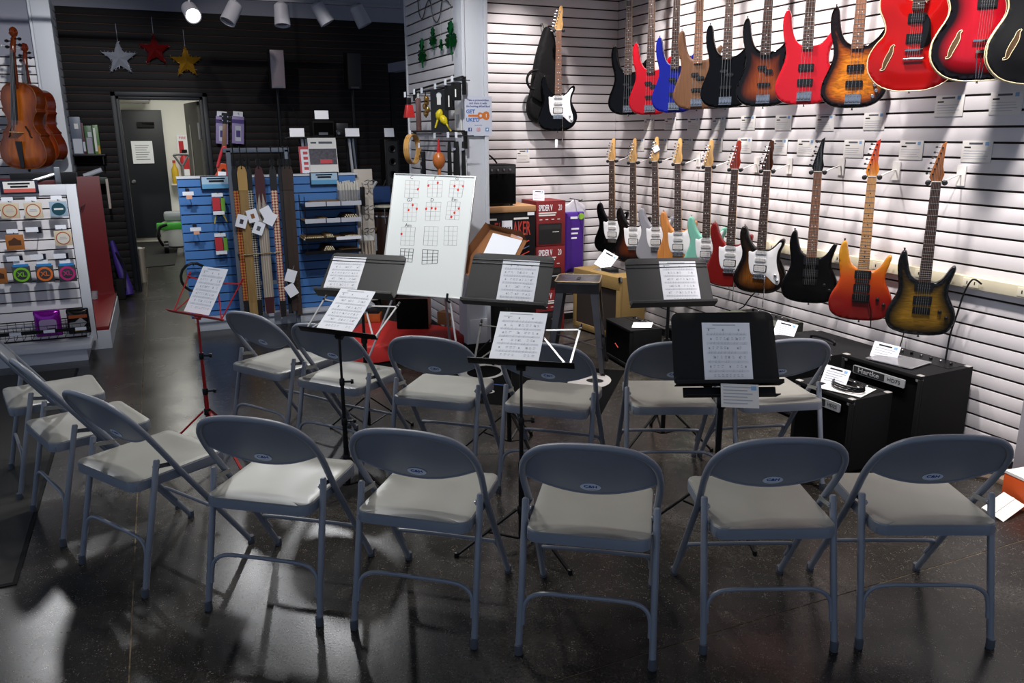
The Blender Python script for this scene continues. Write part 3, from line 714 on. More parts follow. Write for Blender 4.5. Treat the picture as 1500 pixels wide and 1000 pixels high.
dot_m = mat('red_marker', '#cf2a22', 0.6); lnk = mat('black_marker', '#2a2a2e', 0.7); lng = mat('grey_marker', '#8b8c90', 0.7); lnr = mat('faint_red_marker', '#c79a98', 0.7)
ln = MB(); lr = MB(); lh = MB(); dots = MB()
for gi, (nm, tl, tr, br, bl_, tx, ty, ds) in enumerate(grids):
    c = [bl(*p) for p in (tl, tr, br, bl_)]
    m = lh if gi >= 9 else ln; wd = 0.003 if gi >= 9 else 0.0014
    for k in range(4):
        q = k/3; a = c[0].lerp(c[1], q); b = c[3].lerp(c[2], q); (lh if (gi*3+k) % 4 == 1 else m).bar((a.x, a.y, 0.0004), (b.x, b.y, 0.0004), wd*1.3, 0.0004)
    for k in range(5):
        q = k/4; a = c[0].lerp(c[3], q); b = c[1].lerp(c[2], q)
        (lr if (k == 1+gi % 2 and gi < 7) else m).bar((a.x, a.y, 0.0004), (b.x, b.y, 0.0004), wd, 0.0004)
    for p in ds:
        a = bl(*p); dots.prism([(a.x+0.0075*math.cos(i*math.pi/5), a.y+0.0095*math.sin(i*math.pi/5)) for i in range(10)], 0.0003, 0.0009)
    if nm:
        a = bl(tx, ty); text(nm, 0.034, 'chord_letter', lnk if nm not in 'C' else mat('dark_red_marker', '#7c2f3a', 0.7), bt, Matrix.Translation((a.x, a.y, 0.0006)), depth=0.0002)
tag(ln.build('chord_lines', lng, bt, smooth=False), kind='stuff'); tag(lr.build('faint_lines', lnr, bt, smooth=False), kind='stuff'); tag(lh.build('bold_lines', lnk, bt, smooth=False), kind='stuff'); tag(dots.build('chord_dots', dot_m, bt, smooth=False), kind='stuff')
# easel
ez = thing('easel', 'silver tripod easel carrying the whiteboard', 'easel', V((bo.x, bo.y, 0)))
EI = Matrix.Translation(-V((bo.x, bo.y, 0)))
def eb(x, y, z): return EI @ (PB @ V((x, y, z)))
apex = eb(0, 0.30, -0.05)
for s in (-1, 1):
    low = eb(s*0.20, -bh/2-0.01, -0.03); d = (low-apex); foot = apex+d*((apex.z-0.01)/(apex.z-low.z))
    lg = MB().tube([apex, low], 0.010, 8).tube([low, foot], 0.007, 8).build('leg', mat('easel_silver', '#b9babc', 0.35, 0.7), ez)
    MB().lathe([(0.011, 0), (0.012, 0.02), (0.009, 0.03)], 10, Matrix.Translation((foot.x, foot.y, 0))).build('rubber_foot', blackplastic, lg)
    a = eb(s*0.20, -bh/2-0.03, -0.03); b = eb(s*0.20, -bh/2-0.028, 0.035); c2 = eb(s*0.20, -bh/2+0.02, 0.035)
    MB().tube([a, b, c2], 0.008, 8).build('board_holder', blackplastic, lg)
u0 = EI.to_3x3() @ bn
ft = V((apex.x, apex.y, 0)) - V((bn.x, bn.y, 0)).normalized()*0.28 + V((0, 0, 0.01))
lg = MB().tube([apex, ft], 0.010, 8).build('leg', mat('easel_silver', 0), ez)
MB().lathe([(0.011, 0), (0.012, 0.02), (0.009, 0.03)], 10, Matrix.Translation((ft.x, ft.y, 0))).build('rubber_foot', blackplastic, lg)
MB().tube([eb(-0.155, -0.30, -0.03), eb(0.155, -0.30, -0.03)], 0.006, 8).build('cross_brace', blackmetal, ez)
MB().lathe([(0.022, -0.02), (0.026, 0), (0.022, 0.03)], 10, Matrix.Translation(apex)).build('hub', blackplastic, ez)

# ------------------------------------------------------------------ guitars
rosewood = mat('rosewood_board', '#3a2318', 0.5, grain=0.35, gscale=(120, 6, 20))
maple = mat('maple_wood', '#d2a565', 0.3, grain=0.12, gscale=(90, 6, 20), coat=0.4)
maple_dull = mat('maple_neck_board', '#b98a56', 0.45, grain=0.15, gscale=(120, 6, 20))
pauferro = mat('brown_board', '#7a5138', 0.5, grain=0.3, gscale=(120, 6, 20))
fretm = mat('fret_wire', '#cfcac0', 0.25, 0.9)
strm = mat('string_steel', '#b9b6ae', 0.3, 0.9)
pearl = mat('pearl_dot', '#d8d5cc', 0.35)
pg_white = mat('white_pickguard', '#e3e4e6', 0.25)
pg_black = mat('black_pickguard', '#0d0d0e', 0.15)
pu_white = mat('white_pickup', '#d0d0cf', 0.35)
pu_black = mat('black_pickup', '#111113', 0.35)
pad_m = mat('hanger_rubber', '#0d0d0d', 0.6)

STRAT = [(0, 0), (7, 0.6), (12.6, 3.6), (15.8, 9), (15.6, 14.5), (13, 19.5), (11.3, 23.6), (11.8, 28), (13.6, 32.2), (13.9, 34.9), (12.6, 36.2), (10.4, 35.0), (7.8, 31.6), (5.4, 29.4), (3.4, 28.8), (0, 28.8), (-3.4, 29.6), (-5, 30.6), (-7, 33.4), (-8.7, 37.5), (-9.9, 41.4), (-11.5, 43.2), (-13.3, 42), (-14.2, 38), (-13.4, 32), (-12.1, 27.4), (-12.3, 22.6), (-14.4, 17), (-16.4, 11.5), (-16.2, 6), (-12.8, 1.9), (-6.8, 0.2)]
RG = [(0, 0), (7.5, 0.5), (12.8, 2.6), (15.6, 7.5), (15.6, 13), (13.2, 18.4), (11.4, 22.6), (11.4, 27.0), (12.6, 31.6), (13.6, 35.6), (12.7, 37.2), (10.8, 35.4), (8.4, 31.0), (6.0, 28.6), (3.6, 28.0), (0, 28), (-3.4, 29.2), (-6, 31.0), (-7.6, 34.6), (-8.8, 39.4), (-9.5, 43.0), (-10.8, 44.2), (-12.4, 42), (-13.2, 36.4), (-12.4, 29.6), (-11.8, 24.4), (-13.0, 19.4), (-15.8, 13.6), (-16.6, 8), (-14.2, 2.8), (-8, 0.5)]
BASS = [(0, 0), (7.5, 0.4), (13.6, 3.6), (16.8, 9.6), (16.4, 15.4), (13.8, 20.4), (12.2, 25), (12.6, 30.6), (14.8, 36.4), (16.2, 40.4), (15.4, 42.6), (13.2, 41.4), (9.8, 36.6), (6.4, 33.8), (3.6, 33.2), (0, 33.2), (-3.6, 34.0), (-6, 35.6), (-8.2, 39.4), (-9.6, 45), (-10.4, 50.6), (-11.8, 53.6), (-13.6, 52.6), (-14.8, 47.6), (-14.2, 40), (-12.4, 33), (-12.0, 27), (-14, 20.6), (-16.6, 14), (-17, 7.6), (-13.4, 2.4), (-7, 0.2)]
HOLLOW = [(0, 0), (8, 0.4), (15.5, 3.6), (20.2, 10), (20.6, 17), (17.8, 22.8), (14.6, 26.6), (13.6, 30), (14.8, 34.6), (17, 39.6), (17.2, 45), (14, 49), (9.6, 48.4), (6.4, 44.4), (4.4, 42.6), (0, 42.6), (-4.4, 43.6), (-6.4, 45.4), (-9.6, 49), (-14, 49.6), (-17.2, 45.4), (-17, 39.6), (-14.8, 34.6), (-13.6, 30), (-14.6, 26.6), (-17.8, 22.8), (-20.6, 17), (-20.2, 10), (-15.5, 3.6), (-8, 0.4)]
ARCHTOP = [(0, 0), (8, 0.3), (15.5, 3.2), (20.4, 9.6), (20.8, 17), (18.4, 23), (15.6, 27), (14.4, 31), (15, 35.8), (16.6, 40.6), (14.4, 45.4), (9, 44), (5.4, 42.4), (0, 42.4), (-4.6, 45), (-9.6, 49), (-13.6, 47.4), (-16, 43), (-16.2, 38), (-14.8, 33), (-15.4, 28.4), (-18.4, 23), (-20.8, 17), (-20.4, 9.6), (-15.5, 3.2), (-8, 0.3)]
OUTL = {'strat': cr([V((x/100, y/100, 0)) for x, y in STRAT], 3, True), 'rg': cr([V((x/100, y/100, 0)) for x, y in RG], 3, True), 'bass': cr([V((x/100, y/100, 0)) for x, y in BASS], 3, True),
        'hollow': cr([V((x/100, y/100, 0)) for x, y in HOLLOW], 3, True), 'arch': cr([V((x/100, y/100, 0)) for x, y in ARCHTOP], 3, True)}
DIM = {'strat': (0.97, 0.118, 0.785, 0.295, 0.293, 0.021, 0.028), 'rg': (0.985, 0.138, 0.790, 0.29, 0.287, 0.0215, 0.029), 'bass': (1.15, 0.052, 0.92, 0.335, 0.312, 0.020, 0.031),
       'hollow': (1.06, 0.195, 0.823, 0.40, 0.385, 0.0215, 0.028), 'arch': (1.06, 0.175, 0.803, 0.38, 0.385, 0.0215, 0.028)}   # total, bridge, nut, heel, board end, half widths
PLATES = {}
def body_mesh(kind, rnd):
    key = (kind, rnd)
    if key not in PLATES:
        thick = 0.042 if kind in ('strat', 'rg', 'bass') else 0.06
        PLATES[key] = plate([(p.x, p.y) for p in OUTL[kind]], -thick, 0, rnd, 0.016 if kind != 'hollow' else 0.022, dome=0.012 if kind in ('hollow', 'arch') else 0.0, drange=0.11)
    mb, rim = PLATES[key]; c = MB(); c.v = list(mb.v); c.f = list(mb.f)
    return c, rim
def make_guitar(name, label, kind, top, bot, face, body_m, board_m=rosewood, head_m=maple, neck_m=maple, group=None, guard=None, pickups=(), bridge='trem', knobs=(), strings=6, tip=False, dots=True, rnd=0.008, knob_m=None, hw=chrome, trem_arm=False, binding=None, fholes=False, cat='guitar', spread=1.0):
    top, bot = V(top), V(bot); L, yb, yn, yh, ye, wn, we = DIM[kind]
    up = (top-bot); s = up.length/L; up.normalize()
    n = V((-math.cos(R(face)), -math.sin(R(face)), 0)); n = (n-up*n.dot(up)).normalized(); x = up.cross(n)
    M = frame(bot, x, up, n) @ Matrix.Scale(s, 4)
    t = thing(name, label, cat, M, group)
    zf = 0.0; zb = 0.012 if kind in ('hollow', 'arch') else 0.0
    pl = body_mesh(kind, rnd); body = build_plate(pl, 'body', body_m, t)
    if binding:
        e = [V((p.x, p.y, -0.003)) for p in OUTL[kind]]; MB().tube(e, 0.0035, 6, closed=True).build('binding', binding, body)
        e = [V((p.x, p.y, -0.057)) for p in OUTL[kind]]; MB().tube(e, 0.003, 6, closed=True).build('binding', binding, body)
    zt = 0.012+zb                                           # top of the fingerboard
    pts = [(-we*0.98, ye+0.002), (we*0.98, ye+0.002), (wn, yn), (-wn, yn)]
    mb = MB().prism(pts, -0.016+zb, zt-0.006); mb.build('neck', neck_m, t, bevel=0.004)
    fb = MB().prism([(-we, ye), (we, ye), (wn, yn), (-wn, yn)], zt-0.006, zt).build('fingerboard', board_m, t)
    fr = MB(); sc_l = yn-yb; nf = 24 if kind in ('rg', 'bass') else 22
    def hw_at(y): return we+(wn-we)*(y-ye)/(yn-ye)
    ys = [yn]
    for k in range(1, nf+1):
        y = yn-sc_l*(1-2**(-k/12)); ys.append(y)
        if y > ye+0.002: h = hw_at(y)*0.985; fr.box(-h, h, y-0.0012, y+0.0012, zt, zt+0.0013)
    tag(fr.build('frets', fretm, fb, smooth=False), kind='stuff')
    MB().box(-wn, wn, yn, yn+0.004, zt-0.005, zt+0.002).build('nut', pearl, t)
    if dots:
        dm = MB()
        for k in (3, 5, 7, 9, 12, 15, 17, 19, 21):
            if k > nf: continue
            y = (ys[k]+ys[k-1])/2
            if y < ye+0.005: continue
            for dx in ((-0.009, 0.009) if k == 12 else (0,)): dm.lathe([(0.0032, zt-0.001), (0.0032, zt+0.0006)], 8, Matrix.Translation((dx, y, 0)))
        tag(dm.build('position_dots', pearl if board_m is not maple_dull else inkblack, fb, smooth=False), kind='stuff')
    # headstock, tuners
    hl = L-yn
    if tip:      # slanted blade with the point at upper right
        ho = [(-wn, yn), (wn, yn), (0.031, yn+0.035), (0.022, yn+0.075), (0.022, yn+0.12), (0.026, L), (0.008, L-0.012), (-0.030, yn+0.045), (-0.034, yn+0.022)]
        tun = [(-0.030+0.0062*k, yn+0.038+k*0.0255) for k in range(6)]
    elif kind == 'bass':
        ho = [(-wn, yn), (wn, yn), (0.030, yn+0.03), (0.033, yn+0.10), (0.042, yn+0.165), (0.026, L), (0.004, L-0.008), (-0.030, yn+0.075), (-0.036, yn+0.035)]
        tun = [(-0.032+0.0085*k, yn+0.045+k*0.037) for k in range(4)]
    elif kind in ('hollow', 'arch'):
        ho = [(-wn, yn), (wn, yn), (0.037, yn+0.04), (0.041, yn+0.15), (0.032, yn+0.18), (0.012, yn+0.165), (0, yn+0.172), (-0.012, yn+0.165), (-0.032, yn+0.18), (-0.041, yn+0.15), (-0.037, yn+0.04)]
        tun = [(sx*0.038, yn+0.055+k*0.042) for sx in (-1, 1) for k in range(3)]
    else:        # six in line with a round knob end
        ho = [(-wn, yn), (wn, yn), (0.030, yn+0.022), (0.034, yn+0.05), (0.028, yn+0.075), (0.027, yn+0.11), (0.032, yn+0.135), (0.028, L-0.006), (0.014, L), (0.002, L-0.012), (-0.008, yn+0.115), (-0.034, yn+0.03), (-0.034, yn+0.016)]
        tun = [(-0.032+0.0058*k, yn+0.030+k*0.0225) for k in range(6)]
    hd = MB().prism(ho, -0.010+zb, 0.004+zb).build('headstock', head_m, t, bevel=0.002)
    for k, (tx, ty) in enumerate(tun):
        sgn = -1 if tx <= 0.02 else 1
        big = 1.5 if kind == 'bass' else 1.0
        tm = hw if head_m is not None else chrome
        px = tx+(0.010 if sgn < 0 else -0.010)
        tb = MB().tube([(tx, ty, -0.003+zb), (tx+sgn*0.014*big, ty+0.002, -0.003+zb)], 0.0022*big, 6)
        tb.tube([(tx+sgn*0.012*big, ty+0.002, -0.003+zb), (tx+sgn*0.022*big, ty+0.003, -0.003+zb)], [0.0055*big, 0.0045*big], 8)
        tb.lathe([(0.0045*big, 0.004), (0.0045*big, 0.006), (0.003*big, 0.007), (0.003*big, 0.013)], 8, Matrix.Translation((px, ty, zb)))
        tb.build('tuner', tm, t)
    # pickguard
    if guard == 'strat':
        go = cr([V((x/100, y/100, 0)) for x, y in [(-4.5, 12.5), (1, 13.2), (4.6, 11.6), (8.4, 8.2), (11.2, 6.6), (12.6, 8.4), (12.2, 13), (10.6, 18), (9.8, 23), (10.2, 28.2), (11.8, 32), (12.0, 34), (10.6, 33.6), (8, 30.6), (5, 28.3), (2.8, 28), (0, 28.6), (-3, 28.4), (-5.2, 27.0), (-7.6, 27.4), (-7.6, 24.4), (-7.4, 20.6), (-6.8, 16.6), (-5.8, 13.8)]], 3, True)
        build_plate(plate([(p.x, p.y) for p in go], 0.0, 0.0022, 0.0008, 0.05), 'pickguard', pg_white, t)
    elif guard == 'hollow':
        MB().prism([(0.028, 0.20), (0.062, 0.215), (0.075, 0.235), (0.062, 0.33), (0.045, 0.36), (0.030, 0.355)], zb+0.004, zb+0.008).build('pickguard', pg_black, t, bevel=0.001)
    for pk in pickups:
        y, wd, ht, m = pk[0], pk[1], pk[2], pk[3]; dx = pk[4] if len(pk) > 4 else 0; rot = pk[5] if len(pk) > 5 else 0
        PMx = Matrix.Translation((dx, y, zb)) @ Matrix.Rotation(R(rot), 4, 'Z')
        ring = None
        if ht > 0.026 and m is not None and kind != 'bass':
            ring = MB().prism(rrect(-wd/2-0.006, wd/2+0.006, -ht/2-0.005, ht/2+0.005, 0.004), 0.0, 0.004).build('pickup_ring', pu_black, t, PMx)
        p = MB().prism(rrect(-wd/2, wd/2, -ht/2, ht/2, 0.005 if ht > 0.026 else ht*0.45), 0.0, 0.009).build('pickup', m, t, PMx)
        pol = MB()
        for i in range(strings):
            xx = (i-(strings-1)/2)*wd*0.72/(strings-1)
            for yy in ((-ht*0.2, ht*0.2) if ht > 0.026 else (0,)): pol.lathe([(0.0022, 0.0088), (0.0022, 0.0098)], 6, Matrix.Translation((xx, yy, 0)))
        tag(pol.build('pole_pieces', steel, p, smooth=False), kind='stuff')
    bw_ = we*1.45 if kind != 'bass' else we*1.35
    if bridge == 'trem':
        MB().box(-bw_, bw_, yb-0.012, yb+0.012, zb, 0.006).box(-bw_, bw_, yb-0.020, yb-0.012, zb, 0.012).build('bridge', hw, t, bevel=0.0015)
        for i in range(6): xx = (i-2.5)*bw_*0.31; MB().box(xx-0.004, xx+0.004, yb-0.011, yb+0.008, 0.006, 0.011).build('saddle', hw, t)
        if trem_arm:
            MB().tube(cr([(bw_*0.8, yb+0.005, 0.006), (bw_*0.85, yb-0.01, 0.02), (bw_*0.95, yb-0.08, 0.022), (bw_*0.9, yb-0.17, 0.016)], 5), 0.0028, 8).tube([(bw_*0.9, yb-0.165, 0.016), (bw_*0.88, yb-0.205, 0.014)], 0.0042, 8).build('tremolo_arm', chrome, t)
    elif bridge == 'floyd':
        MB().box(-bw_*1.05, bw_*1.05, yb-0.016, yb+0.016, 0, 0.010).box(-bw_*1.0, bw_*1.0, yb-0.032, yb-0.016, 0.002, 0.014).build('bridge', blackmetal, t, bevel=0.002)
        for i in range(6): xx = (i-2.5)*bw_*0.31; MB().box(xx-0.0045, xx+0.0045, yb-0.014, yb+0.012, 0.010, 0.015).build('saddle', blackmetal, t)
        if trem_arm: MB().tube([(bw_*0.9, yb-0.01, 0.012), (bw_*1.4, yb-0.07, 0.02), (bw_*1.55, yb-0.17, 0.012)], 0.003, 8).build('tremolo_arm', blackmetal, t)
    elif bridge == 'hardtail':
        MB().box(-bw_*0.98, bw_*0.98, yb-0.022, yb+0.014, 0, 0.009).build('bridge', blackmetal, t, bevel=0.002)
    elif bridge == 'bass':
        MB().box(-bw_, bw_, yb-0.028, yb+0.022, 0, 0.004).box(-bw_, bw_, yb-0.032, yb-0.025, 0, 0.015).build('bridge', hw, t, bevel=0.001)
        for i in range(strings): xx = (i-(strings-1)/2)*bw_*0.48; MB().box(xx-0.0075, xx+0.0075, yb-0.024, yb+0.010, 0.004, 0.014).build('saddle', hw, t, bevel=0.001)
    else:       # tune-o-matic with stop bar
        MB().box(-0.042, 0.042, yb-0.006, yb+0.006, zb+0.004, zb+0.016).build('bridge', chrome, t, bevel=0.002)
        if bridge == 'stop': MB().tube([(-0.046, yb-0.042, zb+0.012), (0.046, yb-0.042, zb+0.012)], 0.0075, 10).build('stop_bar', chrome, t)
        else:
            MB().box(-0.025, 0.025, yb-0.055, yb-0.04, zb+0.008, zb+0.014).bar((-0.02, yb-0.05, zb+0.01), (-0.01, 0.01, 0.006), 0.004, 0.004).bar((0.02, yb-0.05, zb+0.01), (0.01, 0.01, 0.006), 0.004, 0.004).bar((0, yb-0.05, zb+0.01), (0, 0.01, 0.006), 0.004, 0.004).build('tailpiece', chrome, t)
    kb = knob_m or hw
    for kx, ky in knobs: MB().lathe([(0.0095, 0), (0.0095, 0.012), (0.007, 0.014)], 12, Matrix.Translation((kx, ky, 0.001+zb*0.7))).build('knob', kb, t)
    if fholes:
        for sx in (-1, 1):
            c = cr([V((sx*x/100, y/100, 0)) for x, y in [(14.6, 10.6), (13.2, 11.2), (12.6, 13.6), (11.4, 16.6), (10.4, 19), (10.0, 21.4), (9.0, 22.4)]], 5)
            wd = [0.006, 0.007, 0.009, 0.010, 0.009, 0.006, 0.005]
            zz = 0.0125
            l, r_ = [], []
            for i, p in enumerate(c):
                q = i/(len(c)-1); t2_ = (c[min(i+1, len(c)-1)]-c[max(i-1, 0)]).normalized(); nn = V((-t2_.y, t2_.x, 0)); w_ = 0.0035+0.0085*math.sin(math.pi*q)**1.5
                dz = 0.0115*min(1, 1.0)
                l.append(p+nn*w_); r_.append(p-nn*w_)
            loop = l+r_[::-1]
            loop = [V((p.x, p.y, 0)) for p in loop]
            def zsurf(p):
                d = inside_dist(V((p.x, p.y)), [V((a.x, a.y)) for a in OUTL[kind][::3]]); tt = min(1, d/0.11); return 0.012*(tt*tt*(3-2*tt))
            bz = [V((p.x, p.y, zsurf(p)+0.0012)) for p in loop]
            k = len(l); f = [(i, i+1, 2*k-2-i, 2*k-1-i) for i in range(k-1)]
            MB().add(bz, f).build('f_hole', mat('hole_shadow_wood', '#4a3214', 0.8), body)
            MB().tube(bz, 0.0016, 6, closed=True).build('f_hole_binding', binding or pearl, body)
    # strings, strap buttons
    sm = MB()
    for i in range(strings):
        q = (i-(strings-1)/2)/(strings-1)*2; xb = q*(we*0.92 if kind != 'bass' else we*0.98); xn = q*wn*0.80
        r_ = 0.0009 if kind != 'bass' else 0.0014
        yend = yb-0.02 if bridge not in ('stop', 'trap') else yb-0.04
        sm.bar((xb, yend, zt+0.004), (xn, yn+0.002, zt+0.003), r_, r_)
        tx, ty = tun[i]
        sgn = -1 if tx <= 0.02 else 1
        sm.bar((xn, yn+0.002, zt+0.003), (tx+(0.010 if sgn < 0 else -0.010), ty, 0.009+zb), r_, r_)
    tag(sm.build('strings', strm, t, smooth=False), kind='stuff')
    MB().tube([(0, 0.004, -0.02), (0, -0.006, -0.02), (0, -0.012, -0.02)], [0.004, 0.0035, 0.0065], 10).build('strap_button', hw, t)
    if kind in ('strat', 'rg', 'bass'):
        hx, hy = max(((p.y, p.x) for p in OUTL[kind] if p.x < 0))[::-1]
        MB().tube([(hx, hy-0.004, -0.02), (hx, hy+0.006, -0.02), (hx, hy+0.011, -0.02)], [0.004, 0.0035, 0.0065], 10).build('strap_button', hw, t)
    return t, M, s
def hanger(label, M, kind, wallp, wdir, group='guitar hangers on the slat wall'):
    """white plate in the slats, thin arm, two black yoke pads under the headstock"""
    L, yb, yn = DIM[kind][0:3]
    c = M @ V((0, yn+0.004, -0.012)); t = thing('guitar_hanger', label, 'hanger', V(wallp), group)
    T = Matrix.Translation(-V(wallp)); wd = V(wdir); a = V((-wd.y, wd.x, 0))
    MB().bar(V((0, 0, -0.055))+wd*0.004, V((0, 0, 0.045))+wd*0.004, 0.05, 0.006, up=wd).build('wall_plate', mat('white_plastic', '#dcd9d4', 0.4), t)
    x = M.col[0].xyz.normalized(); n = M.col[2].xyz.normalized()
    back = T @ (c-n*0.03)
    MB().tube(cr([wd*0.006, wd*0.04+V((0, 0, -0.005)), back+V((0, 0, -0.02)), back], 5), 0.0042, 8).build('arm', mat('white_plastic', 0), t)
    yk = MB()
    for sx in (-1, 1):
        e = T @ (M @ V((sx*0.037, yn-0.004, 0.008))); b0 = T @ (M @ V((sx*0.037, yn-0.004, -0.035)))
        yk.tube([back, b0], 0.004, 6)
        MB().tube([b0, b0.lerp(e, 0.9), e], [0.011, 0.0135, 0.008], 10).build('yoke_pad', pad_m, t)
    yk.build('yoke', blackmetal, t)

def hang_right(label, kind, ty, tz, by, bz, body_m, face=40, hl=None, **kw):
    t, M, s = make_guitar('electric_guitar' if kind != 'bass' else 'bass_guitar', label, kind, (3.555, ty, tz), (3.590, by, bz), face, body_m, **kw)
    hp = M @ V((0, DIM[kind][2], 0))
    hanger(hl or 'white wall hanger holding the '+kw.pop('hname', 'guitar'), M, kind, (XR-0.001, hp.y+0.02, hp.z+0.03), (-1, 0, 0))
    return t, M

gl = 'electric guitars in the lower row on the slat wall'; gb = 'bass guitars in the upper row on the slat wall'
def gloss(name, col, rough=0.12): return mat(name, col, rough, coat=0.1 if 'black' in name else 0.2, spec=0.18 if 'black' in name else 0.35)
HSS = [(0.272, 0.070, 0.020, pu_white), (0.224, 0.070, 0.020, pu_white), (0.166, 0.070, 0.036, pu_white)]
SK = [(0.098, 0.128), (0.112, 0.095)]
sun1 = mat_burst('dark_burst_lacquer', [(0, '#050404'), (0.35, '#120907'), (0.62, '#3c1a0e'), (1, '#53250f')], 0.1)
sun2 = mat_burst('tobacco_burst_lacquer', [(0, '#060403'), (0.25, '#140b06'), (0.5, '#4a2a0e'), (0.85, '#6b3f14')], 0.25, figure=True)
fade = mat_burst('orange_red_fade', [(0.0, '#5c0a08'), (0.30, '#7c130c'), (0.62, '#b04510'), (0.85, '#b9791b'), (1, '#b98226')], 0.04, axis=(0.0, 0.40), gscale=(10, 10, 10), rough=0.22)
greenburst = mat_burst('olive_burst_lacquer', [(0, '#050606'), (0.18, '#0c0d0c'), (0.42, '#4d3a12'), (0.8, '#7c5c1c')], 0.28, gscale=(14, 110, 20), rough=0.2, figure=True)
natural = mat('natural_ash', '#b9793c', 0.3, grain=0.2, gscale=(60, 5, 10), coat=0.4)
low = [
 ('black electric guitar with white pickguard, lower row, nearest the corner', 6.049, 1.61, 6.05, 0.625, gloss('black_lacquer', '#050506'), dict(guard='strat', pickups=HSS, knobs=SK, knob_m=pg_white)),
 ('dark brown burst electric guitar with white pickguard, second from the corner in the lower row', 5.714, 1.611, 5.70, 0.60, sun1, dict(guard='strat', pickups=HSS, knobs=SK, knob_m=pg_white)),
 ('silver grey electric guitar with a white tag on its headstock, lower row', 5.398, 1.622, 5.36, 0.64, gloss('silver_grey_lacquer', '#85868d', 0.25), dict(guard='strat', pickups=HSS, knobs=SK, knob_m=pg_white)),
 ('natural wood electric guitar with white pickguard, lower row', 5.09, 1.613, 5.06, 0.64, natural, dict(guard='strat', pickups=HSS, knobs=SK, knob_m=pg_white)),
 ('seafoam green electric guitar with white pickguard, lower row', 4.714, 1.605, 4.72, 0.63, gloss('seafoam_lacquer', '#74b3a0', 0.2), dict(guard='strat', pickups=HSS, knobs=SK, knob_m=pg_white)),
 ('dark red electric guitar with white pickguard and red headstock, lower row', 4.42, 1.602, 4.45, 0.60, gloss('dark_red_lacquer', '#6d1512'), dict(guard='strat', pickups=HSS, knobs=SK, head_m=gloss('red_headstock', '#8a2c1c'), trem_arm=True)),
 ('tobacco burst electric guitar with white pickguard and dark headstock, lower row', 4.102, 1.604, 4.14, 0.61, sun2, dict(guard='strat', pickups=HSS, knobs=SK, head_m=mat_burst('burst_headstock', [(0, '#3a1c0a'), (1, '#7a431a')], 0.3), trem_arm=True)),
 ('all black electric guitar without pickguard, lower row', 3.67, 1.621, 3.685, 0.63, gloss('satin_black_lacquer', '#060607', 0.25), dict(kind='rg', tip=True, board_m=pauferro, head_m=gloss('black_headstock', '#111213', 0.3), neck_m=maple_dull, hw=blackmetal, bridge='hardtail', pickups=[(0.262, 0.075, 0.036, pu_black), (0.188, 0.075, 0.036, pu_black)], knobs=[(0.085, 0.12), (0.115, 0.09)])),
 ('orange to red fading electric guitar with maple fingerboard, lower row', 3.27, 1.615, 3.285, 0.605, fade, dict(kind='rg', tip=True, board_m=maple_dull, head_m=mat_burst('orange_headstock', [(0, '#d98a26'), (0.45, '#c4511c'), (1, '#a81f14')], 0.05, axis=(0.80, 0.98)), neck_m=maple_dull, hw=blackmetal, bridge='floyd', trem_arm=True, pickups=[(0.262, 0.072, 0.034, pu_black), (0.224, 0.072, 0.017, pu_black), (0.186, 0.072, 0.034, pu_black)], knobs=[(0.085, 0.13), (0.118, 0.10)], knob_m=blackmetal)),
 ('olive burst electric guitar with dark fingerboard, lower row, nearest the camera', 2.867, 1.604, 2.885, 0.61, greenburst, dict(kind='rg', tip=True, board_m=rosewood, dots=False, head_m=mat('figured_headstock', '#8a5228', 0.3, grain=0.3, gscale=(120, 20, 10)), neck_m=rosewood, hw=blackmetal, bridge='hardtail', pickups=[(0.262, 0.075, 0.036, pu_black), (0.188, 0.075, 0.036, pu_black)], knobs=[(0.085, 0.135), (0.118, 0.105)], knob_m=blackmetal))]
HN = ['black guitar nearest the corner', 'dark brown burst guitar', 'silver grey guitar', 'natural wood guitar', 'seafoam green guitar', 'dark red guitar', 'tobacco burst guitar', 'all black guitar', 'orange fading guitar', 'olive burst guitar']
GM = []
for (lab, ty, tz, by, bz, bm_, kw), hn in zip(low, HN):
    kw = dict(kw); kind = kw.pop('kind', 'strat')
    GM.append(hang_right(lab, kind, ty, tz, by, bz, bm_, hl='white wall hanger holding the '+hn+' in the lower row', group=gl, **kw)[1])

